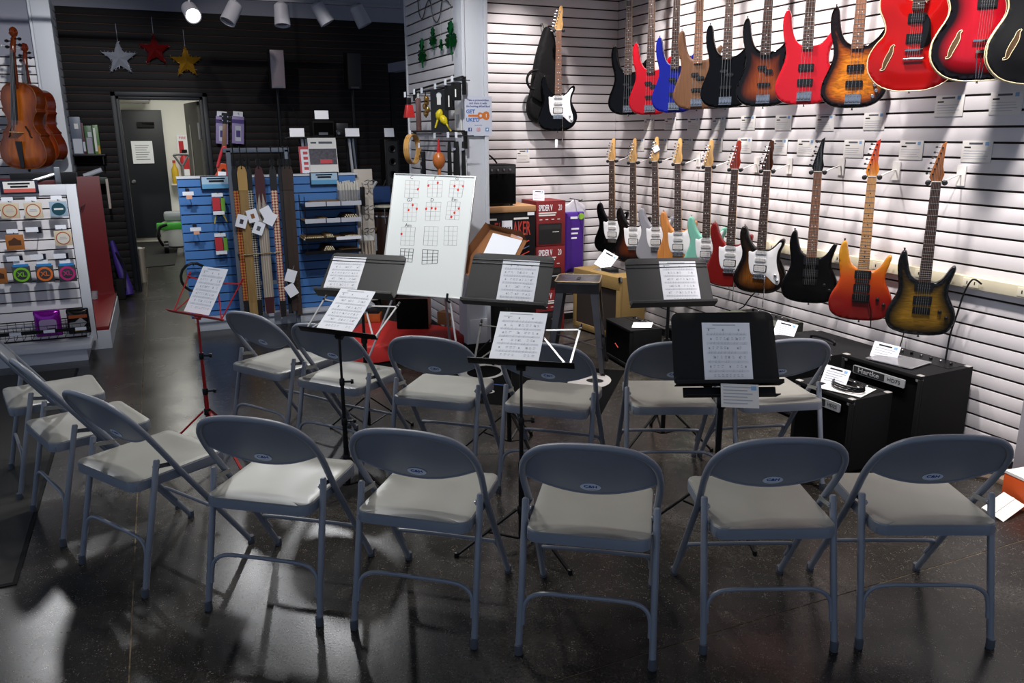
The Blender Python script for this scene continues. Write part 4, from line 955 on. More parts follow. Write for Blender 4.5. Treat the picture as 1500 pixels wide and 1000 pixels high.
BP = [(0.238, 0.055, 0.022, pu_black, -0.016), (0.214, 0.055, 0.022, pu_black, 0.022), (0.135, 0.080, 0.020, pu_black)]
BH = [(0.212, 0.088, 0.036, pu_black), (0.128, 0.088, 0.036, pu_black)]
bk = [(0.105, 0.12), (0.115, 0.09), (0.10, 0.06)]
bs = [
 ('black bass guitar with dark fingerboard, upper row, nearest the corner', 5.863, 1.795, gloss('black_lacquer', 0), dict(pickups=BP, knobs=bk)),
 ('bright red bass guitar, second from the corner in the upper row', 5.537, 1.788, gloss('bright_red_lacquer', '#a80c1c'), dict(pickups=BP, knobs=bk)),
 ('deep blue bass guitar, third from the corner in the upper row', 5.212, 1.796, gloss('deep_blue_lacquer', '#121a80'), dict(pickups=BP, knobs=bk)),
 ('matt walnut bass guitar, fourth from the corner in the upper row', 4.934, 1.813, mat('walnut_oil', '#5a3b22', 0.5, grain=0.2, gscale=(80, 6, 10)), dict(pickups=BP, knobs=bk, board_m=pauferro)),
 ('glossy black bass guitar between the walnut and the sunburst ones', 4.61, 1.813, gloss('black_lacquer', 0), dict(pickups=BP, knobs=bk)),
 ('brown and black sunburst bass guitar with dark fingerboard, upper row', 4.231, 1.81, mat_burst('brown_sunburst', [(0, '#040303'), (0.3, '#0b0504'), (0.6, '#57230d'), (1, '#7d3a14')], 0.15), dict(pickups=BP, knobs=bk)),
 ('cherry red bass guitar with two black pickups, upper row', 3.869, 1.811, gloss('cherry_lacquer', '#a31420'), dict(pickups=BH, knobs=bk)),
 ('amber quilted bass guitar with black edge, upper row beside the red hollow-body guitar', 3.491, 1.78, mat_burst('quilt_amber', [(0, '#060303'), (0.22, '#120705'), (0.45, '#8a420c'), (0.8, '#bd6f14')], 0.38, gscale=(18, 60, 20), figure=True), dict(pickups=BH, knobs=bk, board_m=pauferro))]
for lab, by, bz, bm_, kw in bs:
    hang_right(lab, 'bass', by-0.02, bz+1.15, by, bz, bm_, face=42, hl='white wall hanger holding the '+' '.join(lab.split()[:3])+' bass guitar', group=gb, bridge='bass', strings=4, **kw)
# hollow bodies above the end of the row
wbind = mat('cream_binding', '#d8c9a0', 0.4)
HB = [(0.345, 0.07, 0.036, pu_black), (0.250, 0.07, 0.036, pu_black)]
for lab, kind, px, py, X, bm_, kw in [
    ('cherry red hollow-body guitar with cream bound f-holes, upper right of the slat wall', 'hollow', 1332, 133, 3.56, gloss('hollow_cherry', '#a0100f'), dict(guard='hollow', bridge='stop')),
    ('red and black burst hollow-body guitar behind the cherry red one', 'arch', 1432, 118, 3.56, mat_burst('red_black_burst', [(0, '#050304'), (0.3, '#0c0405'), (0.62, '#7c0a14'), (1, '#a00f1e')], 0.04), dict(bridge='trap', )),
    ('matt black hollow-body guitar cut off by the right edge of the frame', 'arch', 1520, 122, 3.56, mat('matt_black_lacquer', '#0d0d0e', 0.45, spec=0.3), dict(bridge='trap'))]:
    b = at_x(px, py, X)
    t, M, s = make_guitar('hollow_body_guitar', lab, kind, (3.53, b.y-0.01, b.z+1.06), b, 44, bm_, group='hollow-body guitars on the slat wall', pickups=HB if kind == 'hollow' else [(0.335, 0.07, 0.036, pu_black)], knobs=[(0.125, 0.105)], knob_m=blackplastic, binding=wbind, fholes=True, rnd=0.004, **kw)
    hp = M @ V((0, DIM[kind][2], 0))
    hanger('white wall hanger holding the '+' '.join(lab.split()[:4]).replace(' hollow-body', '')+' hollow-body guitar', M, kind, (XR-0.001, hp.y+0.02, hp.z+0.03), (-1, 0, 0))
# the single guitar on the back wall with its bag
tp, bt_ = at_y(819, 8, 6.12), at_y(817, 192, 6.16)
t, M, s = make_guitar('electric_guitar', 'black electric guitar with large white pickguard hanging alone on the back wall', 'strat', tp, bt_, 66, gloss('black_lacquer', 0), guard='strat', pickups=HSS, knobs=SK, knob_m=pg_white, board_m=pauferro, trem_arm=True)
hp = M @ V((0, DIM['strat'][2], 0)); hanger('white wall hanger holding the lone guitar on the back wall', M, 'strat', (hp.x-0.02, YB-0.001, hp.z+0.03), (0, -1, 0))

# ------------------------------------------------------------------ price cards on the slat wall
def price_card(label, P, ux, nrm, w=0.15, h=0.095, tilt=0.0, group='price cards', seed=0):
    ux, n = V(ux), V(nrm); M = frame(V(P)+n*0.004, ux, n.cross(ux), n)
    t = thing('price_card', label, 'price card', M, group)
    MB().box(-w/2, w/2, -h/2, h/2, -0.003, 0).build('card_holder', paper2, t, bevel=0.0008)
    lines = MB(); rnd = random.Random(seed)
    for i in range(4): lines.box(-w*0.42, w*(0.40-0.2*rnd.random()), h*(0.02-0.12*i), h*(0.045-0.12*i), 0, 0.0006)
    tag(lines.build('printed_lines', ink2, t, smooth=False), kind='stuff')
    MB().box(-w*0.27, w*0.18, h*0.33, h*0.42, 0, 0.0006).build('shop_heading', ink, t, smooth=False)
    MB().box(-w*0.42, -w*0.2, h*0.16, h*0.23, 0, 0.0006).build('brand_line', inkblack, t, smooth=False)
    MB().box(w*0.26, w*0.38, h*0.28, h*0.45, 0, 0.0006).build('blue_mark', mat('tag_blue', 0), t, smooth=False)
    return t
rowA = [(951, 182, 'the red bass guitar'), (982, 181, 'the blue bass guitar'), (1016, 182, 'the walnut bass guitar'), (1053, 181, 'the glossy black bass guitar'), (1096, 180, 'the sunburst bass guitar'), (1148, 180, 'the cherry red bass guitar'), (1209, 180, 'the amber quilted bass guitar'), (1281, 178, 'the cherry red hollow-body guitar'), (1391, 155, 'the burst hollow-body guitar'), (1474, 151, 'the matt black hollow-body guitar')]
for i, (x, y, nm) in enumerate(rowA):
    price_card('white price card on the slats just below '+nm, at_x(x, y, XR), (0, -1, 0), (-1, 0, 0), 0.165 if i > 7 else 0.15, 0.105 if i > 7 else 0.095, seed=i)
rowB = [(937, 212, 'dark brown burst'), (970, 212, 'silver grey'), (1006, 212, 'natural wood'), (1049, 212, 'seafoam green'), (1091, 213, 'dark red'), (1142, 215, 'tobacco burst'), (1181, 216, 'all black'), (1251, 218, 'orange fading'), (1335, 220, 'olive burst')]
for i, (x, y, nm) in enumerate(rowB):
    price_card('white price card beside the headstock of the '+nm+' guitar', at_x(x, y, XR), (0, -1, 0), (-1, 0, 0), 0.15, 0.10, seed=20+i)
price_card('white price card at the right edge, behind the olive burst guitar headstock', at_x(1431, 222, XR), (0, -1, 0), (-1, 0, 0), 0.165, 0.105, seed=40)
price_card('white price card below the lone guitar on the back wall', at_y(766, 228, YB), (1, 0, 0), (0, -1, 0), 0.12, 0.10, seed=41)
def paper_card(label, P, yw, tilt, w, h, rl=0, nm='price_card', cat='price card', group='price cards', lines=True, m=None):
    t = thing(nm, label, cat, pose(P, yw, tilt, rl), group)
    MB().box(-w/2, w/2, -h/2, h/2, -0.0015, 0).build('card', m or paper, t, smooth=False)
    if lines:
        mb = MB()
        for i in range(5): mb.box(-w*0.4, w*(0.38-0.12*(i % 3)), h*(0.18-0.13*i), h*(0.22-0.13*i), 0, 0.0006)
        tag(mb.build('printed_lines', ink2, t, smooth=False), kind='stuff')
        MB().box(-w*0.3, w*0.2, h*0.32, h*0.40, 0, 0.0006).build('shop_heading', inkblack, t, smooth=False)
        MB().box(w*0.27, w*0.4, h*0.28, h*0.42, 0, 0.0006).build('blue_mark', mat('tag_blue', 0), t, smooth=False)
    return t
# little tag on the silver grey guitar and the barcode tags of the back wall guitar
p = GM[2] @ V((0.012, 0.88, 0.012)); paper_card('small white tag tied to the headstock of the silver grey guitar', p, -48, 0, 0.05, 0.045, 30, nm='hang_tag', cat='tag', lines=False)
p = at_y(815, 208, 6.14); hg = thing('hang_tag', 'small white security tag dangling below the lone guitar on the back wall', 'tag', p, None)
MB().box(-0.012, 0.012, -0.002, 0.002, -0.045, 0.02).build('tag_body', paper, hg, bevel=0.001); MB().tube([(0, 0, 0.02), (0.004, 0.006, 0.09)], 0.001, 6).build('loop', strm, hg)

# ------------------------------------------------------------------ gig bag behind the lone guitar
gbag = thing('gig_bag', 'black padded gig bag hanging behind the lone guitar on the back wall', 'gig bag', at_y(797, 40, 6.30))
def gp(x, y): return at_y(x, y, 6.27)-at_y(797, 40, 6.30)
outl = [gp(*p) for p in [(800, 41), (806, 40), (813, 52), (818, 90), (822, 130), (818, 160), (808, 178), (792, 181), (778, 173), (774, 155), (779, 135), (782, 112), (786, 88), (793, 62)]]
pl = plate([(p.x, p.z) for p in cr([V((p.x, p.z, 0)) if False else V((p.x, p.y, p.z)) for p in outl[::-1]], 3, True)], -0.02, 0.045, 0.03, 0.03)
build_plate(pl, 'padded_body', mat('gig_bag_nylon', '#08080a', 0.75, bump=0.8, bscale=40, spec=0.25), gbag, FLIP)
def gq(x, y): p = gp(x, y); return V((p.x, -0.055, p.z))
MB().tube(cr([gq(786, 103), gq(775, 106), gq(770, 118), gq(776, 130), gq(786, 128), gq(789, 115), gq(784, 104)], 4), 0.011, 8).build('side_handle', mat('gig_bag_nylon', 0), gbag)
MB().prism([(q.x, q.z) for q in [gp(*p) for p in [(784, 105), (803, 112), (806, 142), (790, 150), (778, 142)]]], 0.04, 0.065, FLIP).build('front_pocket', mat('gig_bag_nylon', 0), gbag, bevel=0.008)
MB().tube(cr([gq(803, 112), gq(799, 130), gq(801, 150), gq(790, 176)], 5), 0.006, 8).build('strap', blackmatte, gbag)
MB().tube([gp(797, 41)+V((0, 0.005, 0)), gp(797, 34)+V((0, 0.03, 0)), gp(797, 34)+V((0, 0.07, 0))], 0.003, 6).build('hanging_loop', blackmatte, gbag)

# ------------------------------------------------------------------ amplifiers
grille = mat('black_grille_cloth', '#040405', 0.95, bump=0.8, bscale=900, spec=0.1)
tolex = mat('black_tolex', '#0c0c0e', 0.75, bump=0.5, bscale=500, spec=0.25)
logo_silver = mat('silver_badge', '#b4b6b8', 0.35, 0.3)
def amp(label, x0, x1, y0, y1, h, badge=None, sub=None, rot=0.0, corners=True, group=None, z0=0.0, panel_top=False, cloth=None, cover=None, handle=True):
    """combo amplifier whose grille faces -x; y0 is the end nearer the camera"""
    cx, cy = (x0+x1)/2, (y0+y1)/2; d, w = (x1-x0)/2, (y1-y0)/2
    t = thing('amplifier', label, 'amplifier', yawM((cx, cy, z0), rot), group)
    cv = cover or tolex
    MB().box(-d+0.02, d, -w, w, 0.015, h).box(-d, -d+0.02, -w, w, 0.015, 0.04).box(-d, -d+0.02, -w, w, h-0.02, h).box(-d, -d+0.02, -w, -w+0.02, 0.04, h-0.02).box(-d, -d+0.02, w-0.02, w, 0.04, h-0.02).build('cabinet', cv, t, bevel=0.005)
    MB().box(-d+0.008, -d+0.021, -w+0.02, w-0.02, 0.04, h-0.02).build('grille', cloth or grille, t)
    for sy in (-1, 1):
        for sx in (-1, 1):
            MB().lathe([(0.018, 0), (0.02, 0.004), (0.016, 0.016)], 10, Matrix.Translation((sx*(d-0.04), sy*(w-0.04), 0))).build('rubber_foot', blackplastic, t)
            if corners:
                e = V((sx*d, sy*w, h)); k = 0.035
                MB().box(e.x-(k if sx > 0 else -0.002), e.x+(0.002 if sx > 0 else k), e.y-(k if sy > 0 else -0.002), e.y+(0.002 if sy > 0 else k), e.z-k, e.z+0.002).build('metal_corner', mat('nickel_corner', '#b9b7b4', 0.3, 0.4), t, bevel=0.007)
    if handle: MB().tube(cr([(0, -0.09, h), (0, -0.085, h+0.02), (0, 0, h+0.026), (0, 0.085, h+0.02), (0, 0.09, h)], 4), 0.008, 8).build('handle', blackplastic, t)
    if panel_top:
        MB().box(d*0.2, d-0.02, -w+0.03, w-0.03, h, h+0.002).build('control_panel', blackmetal, t)
        for k in range(7): MB().lathe([(0.008, 0), (0.008, 0.010), (0.006, 0.012)], 10, Matrix.Translation((d*0.6, -w+0.07+k*(2*w-0.14)/6, h+0.002))).build('knob', steel if k % 2 else blackplastic, t)
    if badge:
        F = Matrix(((0, 0, -1, -d-0.004), (-1, 0, 0, 0), (0, 1, 0, 0), (0, 0, 0, 1)))
        zc = h-0.062; wl_ = w*1.30
        B = F @ Matrix.Translation((0, zc, 0))
        MB().prism(rrect(-wl_/2, wl_/2, -0.022, 0.022, 0.006), -0.006, 0.0).build('badge_plate', logo_silver, t, B)
        MB().prism(rrect(-wl_/2+0.004, wl_*0.12, -0.018, 0.018, 0.004), 0.0, 0.0012).build('badge_inset', inkblack, t, B)
        text(badge, 0.036, 'badge_letters', logo_silver, t, B @ Matrix.Translation((-wl_*0.19, 0, 0.0016)), xs=wl_/0.24, bold=0.0006)
        text(sub, 0.026, 'badge_model', inkblack, t, B @ Matrix.Translation((wl_*0.30, 0, 0.0006)), xs=wl_/0.26)
    return t
amp('largest black bass amplifier with silver name badge, against the right wall', 3.315, 3.71, 2.635, 3.12, 0.487, 'Hartke', 'HD75', rot=3, panel_top=True, handle=False)
amp('smaller black bass amplifier with silver name badge, in front of the largest one', 2.955, 3.235, 2.70, 3.075, 0.395, 'Hartke', 'HD25', rot=2, panel_top=True, handle=False)
amp('plain black amplifier behind the right end chair, left of the largest amplifier', 3.30, 3.70, 3.20, 3.70, 0.45, rot=0)
am0 = amp('small black practice amplifier on the floor in front of the yellow tweed one', 2.96, 3.21, 4.66, 5.08, 0.30, rot=-5, corners=False, handle=False, panel_top=True)
MB().bar((-0.128, -0.02, 0.13), (-0.128, 0.03, 0.15), 0.006, 0.004).build('red_mark', mat('red_print', '#b23a30', 0.5), am0)
am = amp('black keyboard amplifier with curved handle beside the small practice amplifier', 3.14, 3.42, 4.12, 4.56, 0.34, rot=-4, corners=False, panel_top=True)
am = amp('dark amplifier with olive control panel under the cherry red guitar, by the wall', 3.38, 3.70, 3.82, 4.30, 0.47, rot=0, corners=False, cover=mat('olive_vinyl', '#3c3f35', 0.7), panel_top=True, handle=False)
tweed = mat('yellow_tweed', '#82693a', 0.85, grain=0.15, gscale=(150, 150, 150), bump=0.4, bscale=600)
am = amp('yellow tweed guitar amplifier with dark grille behind the metal stool', 3.235, 3.50, 5.40, 6.04, 0.535, rot=8, corners=False, cover=tweed, cloth=mat('oxblood_grille', '#1d100c', 0.9), handle=False)
MB().box(-0.135, -0.128, -0.31, 0.31, 0.43, 0.533).box(-0.135, -0.128, -0.31, -0.27, 0.03, 0.43).box(-0.135, -0.128, 0.27, 0.31, 0.03, 0.43).box(-0.135, -0.128, -0.27, 0.27, 0.03, 0.07).build('front_frame', tweed, am, bevel=0.002)
MB().box(-0.06, 0.10, -0.14, 0.14, 0.535, 0.541).build('control_panel', chrome, am)
MB().box(-0.04, 0.06, -0.06, 0.06, 0.54, 0.56).build('leather_handle', blackmatte, am, bevel=0.008)
MB().lathe([(0.03, 0), (0.03, 0.004), (0.02, 0.005)], 16, Matrix(((0, 0, -1, -0.135), (-1, 0, 0, 0.06), (0, 1, 0, 0.485), (0, 0, 0, 1)))).build('round_badge', blackmetal, am)
MB().box(-0.14, -0.118, -0.325, -0.295, 0.50, 0.54).build('metal_corner', chrome, am, bevel=0.005)
# cards and leaflets lying on the amplifiers
paper_card('white price card standing on the largest bass amplifier', at_x(1296, 517, 3.45), -62, 25, 0.135, 0.105, -6)
paper_card('white price card standing on the smaller bass amplifier', at_x(1224, 551, 3.06), -62, 25, 0.125, 0.095, -6)
paper_card('white price card standing on the plain black amplifier', at_x(1150, 483, 3.42), -58, 30, 0.13, 0.10, -8)
paper_card('white price card on top of the yellow tweed amplifier', at_x(888, 381, 3.40), -40, 35, 0.14, 0.16, -28)
paper_card('white price card lying on the small black practice amplifier', V((3.08, 4.74, 0.315)), -60, 80, 0.14, 0.10, 20)
paper_card('white leaflet lying on the black keyboard amplifier', V((3.22, 4.40, 0.358)), -60, 78, 0.14, 0.10, 0)
lf = thing('leaflet', 'clear bag of white leaflets lying on the largest bass amplifier', 'leaflet', (3.44, 2.88, 0.491))
MB().box(-0.09, 0.09, -0.13, 0.10, 0, 0.004).build('pages', paper, lf, Matrix.Rotation(R(12), 4, 'Z')); MB().box(-0.10, 0.10, -0.14, 0.11, 0.004, 0.007).build('clear_bag', mat('clear_plastic', '#d8d8dc', 0.15, trans=0.8), lf, Matrix.Rotation(R(12), 4, 'Z'))
lf = thing('leaflet', 'coiled black lead and leaflet lying on the smaller bass amplifier', 'leaflet', (3.06, 2.82, 0.400))
MB().box(-0.08, 0.10, -0.10, 0.12, 0, 0.003).build('pages', paper2, lf, Matrix.Rotation(R(20), 4, 'Z'))
MB().tube([V((0.06*math.cos(a*0.4)*(1-a*0.004), 0.09*math.sin(a*0.4), 0.008+a*0.0006)) for a in range(48)], 0.005, 6).build('coiled_lead', blackplastic, lf)
# leads from the wall
def cord(label, pts, r=0.0045): tag(MB().tube(cr(pts, 6), r, 8).build('cord', blackplastic), label, 'cord')
pw = at_x(1438, 416, 3.72)
cord('black power cord drooping from the outlets to the largest amplifier', [pw, pw+V((-0.03, 0.03, 0.02)), at_x(1412, 430, 3.70), at_x(1402, 460, 3.70), at_x(1392, 490, 3.70), at_x(1384, 533, 3.69)])
cord('black cord behind the tobacco burst guitar running down to the amplifiers', [at_x(1106, 428, 3.73), at_x(1097, 438, 3.72), at_x(1090, 448, 3.70), at_x(1082, 453, 3.66)])
cord('thin black cord below the olive burst guitar', [at_x(1325, 484, 3.74), at_x(1321, 498, 3.73), at_x(1317, 512, 3.71)], 0.003)

# ------------------------------------------------------------------ boxes and amplifier beside the pillar
def box_thing(label, x0, x1, y0, y1, z0, z1, m, nm='cardboard_box', cat='box', rot=0, group=None, tape=True, topm=None):
    cx, cy = (x0+x1)/2, (y0+y1)/2
    t = thing(nm, label, cat, yawM((cx, cy, z0), rot), group); a, b, h = (x1-x0)/2, (y1-y0)/2, z1-z0
    MB().box(-a, a, -b, b, 0, h-0.004).build('carton', m, t, bevel=0.003)
    MB().box(-a, a, -b, -0.001, h-0.004, h).box(-a, a, 0.001, b, h-0.004, h).build('flaps', topm or m, t)
    return t, a, b, h
bx0, bx1 = 2.27, at_y(784, 340, 5.95).x; bz = at_y(740, 303, 5.95).z
t, a, b, h = box_thing('tall black printed carton with red lettering below the practice amplifier', bx0, bx1, 5.95, 6.33, 0.46, bz, mat('carton_black', '#0c0c0e', 0.6, spec=0.25), topm=cardb)
MB().box(-a-0.004, a+0.004, -b-0.004, b, h-0.045, h+0.003).build('cardboard_lid', mat('lid_cardboard', '#a98058', 0.85), t, bevel=0.003)
redp = mat('red_print', '#b23a30', 0.5)
text('FI', 0.16, 'red_letters', redp, t, Matrix.Translation((-0.075, -b-0.001, h-0.185)) @ FLIP, xs=0.5)
text('AKER', 0.16, 'red_letters', redp, t, Matrix.Translation((0.14, -b-0.001, h-0.185)) @ FLIP, xs=0.40, bold=0.002)
MB().box(-0.035, 0.055, -b-0.003, -b, h-0.25, h-0.11).build('shipping_label', paper, t)
for i in range(4): MB().box(-0.028+0.02*i, -0.018+0.02*i, -b-0.004, -b-0.003, h-0.22, h-0.16).build('barcode_bar', inkblack, t, smooth=False)
MB().box(a-0.07, a-0.01, -b-0.003, -b, h-0.075, h-0.05).build('small_label', paper, t)
MB().box(-a+0.01, -0.08, -b-0.002, -b, h-0.105, h-0.09).box(0.07, a-0.06, -b-0.002, -b, h-0.105, h-0.09).build('white_lines', paper2, t)
for i in range(3): MB().bar((0.05, -b-0.002, h-0.34-0.045*i), (a-0.06, -b-0.002, h-0.28-0.045*i), 0.004, 0.028, up=(0, 1, 0)).build('red_stroke', redp if i != 1 else mat('blue_grey_print', '#4c5a78', 0.5), t)
MB().box(-0.10, a-0.06, -b-0.002, -b, h-0.47, h-0.455).build('white_lines', paper2, t)
box_thing('plain black carton on the floor carrying the printed one', bx0, bx1, 5.96, 6.33, 0.0, 0.459, mat('carton_black', 0))
# practice amplifier on the carton, facing the room
q0, q1 = at_y(691, 240, 5.98), at_y(757, 297, 5.98)
pa = thing('practice_amplifier', 'black practice amplifier with carrying strap on top of the printed carton', 'amplifier', yawM(((q0.x+q1.x)/2, 6.10, bz+0.004), 0)); aw = (q1.x-q0.x)/2; ah = at_y(720, 241, 5.98).z-bz-0.004
MB().box(-aw, aw, -0.11, 0.11, 0.012, ah).build('cabinet', tolex, pa, bevel=0.008)
MB().box(-aw+0.012, aw-0.012, -0.118, -0.108, 0.025, ah-0.085).build('grille', grille, pa, bevel=0.003)
MB().box(-aw+0.012, aw-0.012, -0.116, -0.108, ah-0.075, ah-0.012).build('control_panel', mat('charcoal_panel', '#2a2b2d', 0.4), pa, bevel=0.002)
for i in range(6): MB().lathe([(0.010, 0), (0.009, 0.012), (0.007, 0.013)], 10, Matrix.Translation((-aw+0.06+i*(2*aw-0.12)/5, -0.116, ah-0.043)) @ FLIP).build('knob', steel, pa)
MB().box(-aw+0.02, -aw+0.10, -0.121, -0.117, ah-0.125, ah-0.105).build('badge', logo_silver, pa)
MB().tube(cr([(-aw+0.03, 0, ah), (-aw+0.05, 0, ah+0.05), (-0.02, 0, ah+0.075), (0.04, 0, ah+0.04), (0.07, 0, ah+0.005)], 5), 0.007, 8).build('carrying_strap', blackmatte, pa)
for sx in (-1, 1): MB().lathe([(0.012, 0), (0.012, 0.013)], 10, Matrix.Translation((sx*(aw-0.03), -0.08, 0))).build('rubber_foot', blackplastic, pa)
# red amplifier cartons
red_c = mat('carton_red', '#741a1d', 0.55)
sx0, sx1 = at_y(785.5, 330, 6.02).x, at_y(828, 330, 6.02).x; ztop = at_y(800, 294, 6.02).z; hh = 0.375
for i, lab in enumerate(('red amplifier carton on top of the stack, beside the black printed carton', 'red amplifier carton in the middle of the stack behind the metal stool', 'red amplifier carton at the bottom of the stack behind the metal stool')):
    t, a, b, h = box_thing(lab, sx0, sx1, 6.02, 6.32, ztop-hh*(i+1), ztop-hh*i-0.003, red_c, group='red amplifier cartons')
    F = Matrix.Translation((0, -b-0.0008, 0)) @ FLIP
    text('SPIDER V', 0.070, 'white_letters', paper, t, F @ Matrix.Translation((-a+0.022, h-0.058, 0)), align='LEFT', xs=0.46, bold=0.0015)
    text('20', 0.070, 'white_letters', paper, t, F @ Matrix.Translation((a-0.068, h-0.058, 0)), align='LEFT', xs=0.5)
    MB().box(-a+0.022, a-0.085, h-0.103, h-0.093, 0, 0.001).box(-a+0.022, a-0.095, h-0.122, h-0.110, 0, 0.001).build('white_lines', paper2, t, F)
    for k in range(4): MB().box(-a+0.03+0.055*k, -a+0.055+0.055*k, h-0.155, h-0.149, 0, 0.001).build('small_line', paper2, t, F)
    pm = mat('printed_amp', '#1c1b1d', 0.4)
    MB().prism(rrect(-a+0.02, a-0.035, 0.015, h-0.185, 0.008), 0, 0.001).build('amplifier_picture', pm, t, F)
    MB().box(-a+0.03, a-0.045, h-0.235, h-0.200, 0.001, 0.0015).build('picture_panel', mat('printed_panel', '#2d2b2c', 0.4), t, F)
    MB().box(a-0.12, a-0.06, h-0.26, h-0.255, 0.001, 0.0015).build('picture_badge', paper2, t, F)
paper_card('white price card standing on the top red carton', at_y(789, 286, 6.10), 0, 12, 0.105, 0.085, -4)
# purple package hanging on a long hook
pb = at_y(842, 330, 6.24); pg = thing('purple_package', 'tall purple package in a clear plastic sleeve hanging beside the red cartons', 'package', pb)
hw_ = 0.095; hp_ = pb.z; zt = at_y(842, 300, 6.24).z-hp_; zb_ = at_y(842, 398, 6.24).z-hp_
purple = mat('purple_print', '#43207f', 0.5)
build_plate(plate(rrect(-hw_, hw_*0.92, zb_, zt-0.06, 0.012), -0.02, 0.012, 0.012, 0.05), 'card_body', purple, pg, FLIP)
v = cr([V((-hw_*1.25, zb_, 0)), V((-hw_*1.2, 0, 0)), V((-hw_*1.15, zt-0.02, 0)), V((-0.05, zt+0.01, 0)), V((0.0, zt+0.045, 0)), V((0.06, zt+0.015, 0)), V((hw_*1.2, zt-0.03, 0)), V((hw_*1.12, 0, 0)), V((hw_*1.02, zb_, 0))], 3)
build_plate(plate([(p.x, p.y) for p in v[::-1]], -0.028, -0.018, 0.004, 0.04), 'plastic_sleeve', mat('milky_plastic', '#c9c7cf', 0.2, bump=0.8, bscale=40), pg, FLIP)
MB().lathe([(0.028, 0), (0.028, 0.001)], 16, Matrix.Translation((0.055, -0.0125, zt-0.10)) @ FLIP).build('green_seal', mat('lime_print', '#88b73a', 0.5), pg)
for i in range(3): MB().box(-0.04, 0.035-0.01*i, -0.0128, -0.012, zt-0.215-0.04*i, zt-0.20-0.04*i).build('white_words', paper, pg)
MB().box(-0.05, 0.02, -0.0128, -0.012, zt-0.12, zt-0.10).build('white_words', paper, pg)
MB().tube([(0, 0.10, zt+0.05), (0, -0.12, zt+0.045), (0, -0.125, zt+0.06)], 0.004, 6).build('wall_hook', blackmetal, pg)

# open cardboard box with papers on a stand behind
cbp = [(664, 400), (716, 331), (766, 344), (772, 352), (748, 400)]
CM = pose(at_y(722, 368, 5.0), -30, 30, 0); n = CM.col[2].xyz; o = CM.col[3].xyz; inv = CM.inverted()
cb = thing('open_carton', 'open brown cardboard box propped behind the middle black music stand', 'box', CM)
def cq(x, y): return inv @ at_p(x, y, o, n)
L_ = [cq(*p) for p in [(672, 397), (720, 333), (772, 352), (742, 410)]]
MB().prism([(p.x, p.y) for p in L_[::-1]], -0.012, -0.006).build('back_panel', cardb, cb)
MB().add([L_[0]+V((0, 0, -0.006)), L_[1]+V((0, 0, -0.006)), cq(713, 330)+V((0, 0, 0.055)), cq(663, 399)+V((0, 0, 0.055))], [(0, 1, 2, 3)]).build('side_flap', cardb, cb)
MB().add([L_[1]+V((0, 0, -0.006)), L_[2]+V((0, 0, -0.006)), cq(766, 343)+V((0, 0, 0.045)), cq(714, 331)+V((0, 0, 0.045))], [(0, 1, 2, 3)]).build('top_flap', cardb, cb)
MB().add([L_[0]+V((0, 0, -0.004)), L_[3]+V((0, 0, -0.004)), cq(748, 418)+V((0, 0, 0.05)), cq(664, 402)+V((0, 0, 0.05))], [(0, 1, 2, 3)]).build('bottom_flap', cardb, cb)
MB().prism([(p.x, p.y) for p in [cq(*p) for p in [(703, 382), (722, 341), (765, 352), (748, 386)]]][::-1], -0.004, 0.0).build('papers', paper, cb)
MB().prism([(p.x, p.y) for p in [cq(*p) for p in [(750, 338), (768, 343), (765, 352), (748, 347)]]][::-1], 0.001, 0.003).build('pink_label', mat('salmon_label', '#d9a184', 0.8), cb)
MB().prism([(p.x, p.y) for p in [cq(*p) for p in [(759, 342), (766, 344), (764, 349), (758, 347)]]][::-1], 0.003, 0.004).build('white_label', paper, cb)
bx = V((o.x+0.05, o.y+0.14, 0))
ws = thing('music_stand', 'black stand hidden behind the middle music stand, carrying the open cardboard box', 'music stand', bx)
MB().tube([(0, 0, 0.03), (0, 0, o.z-0.06), (inv.inverted() @ V((0, -0.02, -0.03)))-bx], 0.011, 10).build('pole', blackmetal, ws); tripod(ws, 0, 0, blackmetal, a0=60)
MB().tube([(inv.inverted() @ V((-0.12, -0.03, -0.02)))-bx, (inv.inverted() @ V((0.12, -0.03, -0.02)))-bx], 0.008, 8).build('cross_bar', blackmetal, ws)

# ------------------------------------------------------------------ metal stool
# stool
st = thing('metal_stool', 'gunmetal steel bar stool with slotted square seat in front of the tweed amplifier', 'stool', yawM((2.655, 4.925, 0), 57))
gun = mat('gunmetal', '#6c6a6c', 0.28, 0.9, grain=0.15, gscale=(8, 8, 8))
H_ = 0.66; sw = 0.155
build_plate(plate(rrect(-sw, sw, -sw, sw, 0.03), H_-0.02, H_, 0.007, 0.04, dish=0.006, drange=0.05), 'seat', gun, st)
MB().tube([V((p[0], p[1], H_-0.004)) for p in rrect(-sw, sw, -sw, sw, 0.03)], 0.0045, 8, closed=True).build('rolled_rim', mat('worn_edge_steel', '#c9b48a', 0.3, 0.8), st)
MB().box(-0.05, 0.05, -0.012, 0.012, H_-0.0045, H_-0.003).build('hand_slot', inkblack, st)
for i, (x0, x1, y0, y1) in enumerate(((-sw, sw, -sw, -sw+0.004), (-sw, sw, sw-0.004, sw), (-sw, -sw+0.004, -sw, sw), (sw-0.004, sw, -sw, sw))):
    MB().box(x0+0.002, x1-0.002, y0+0.002, y1-0.002, H_-0.085, H_-0.012).build('apron', gun, st)
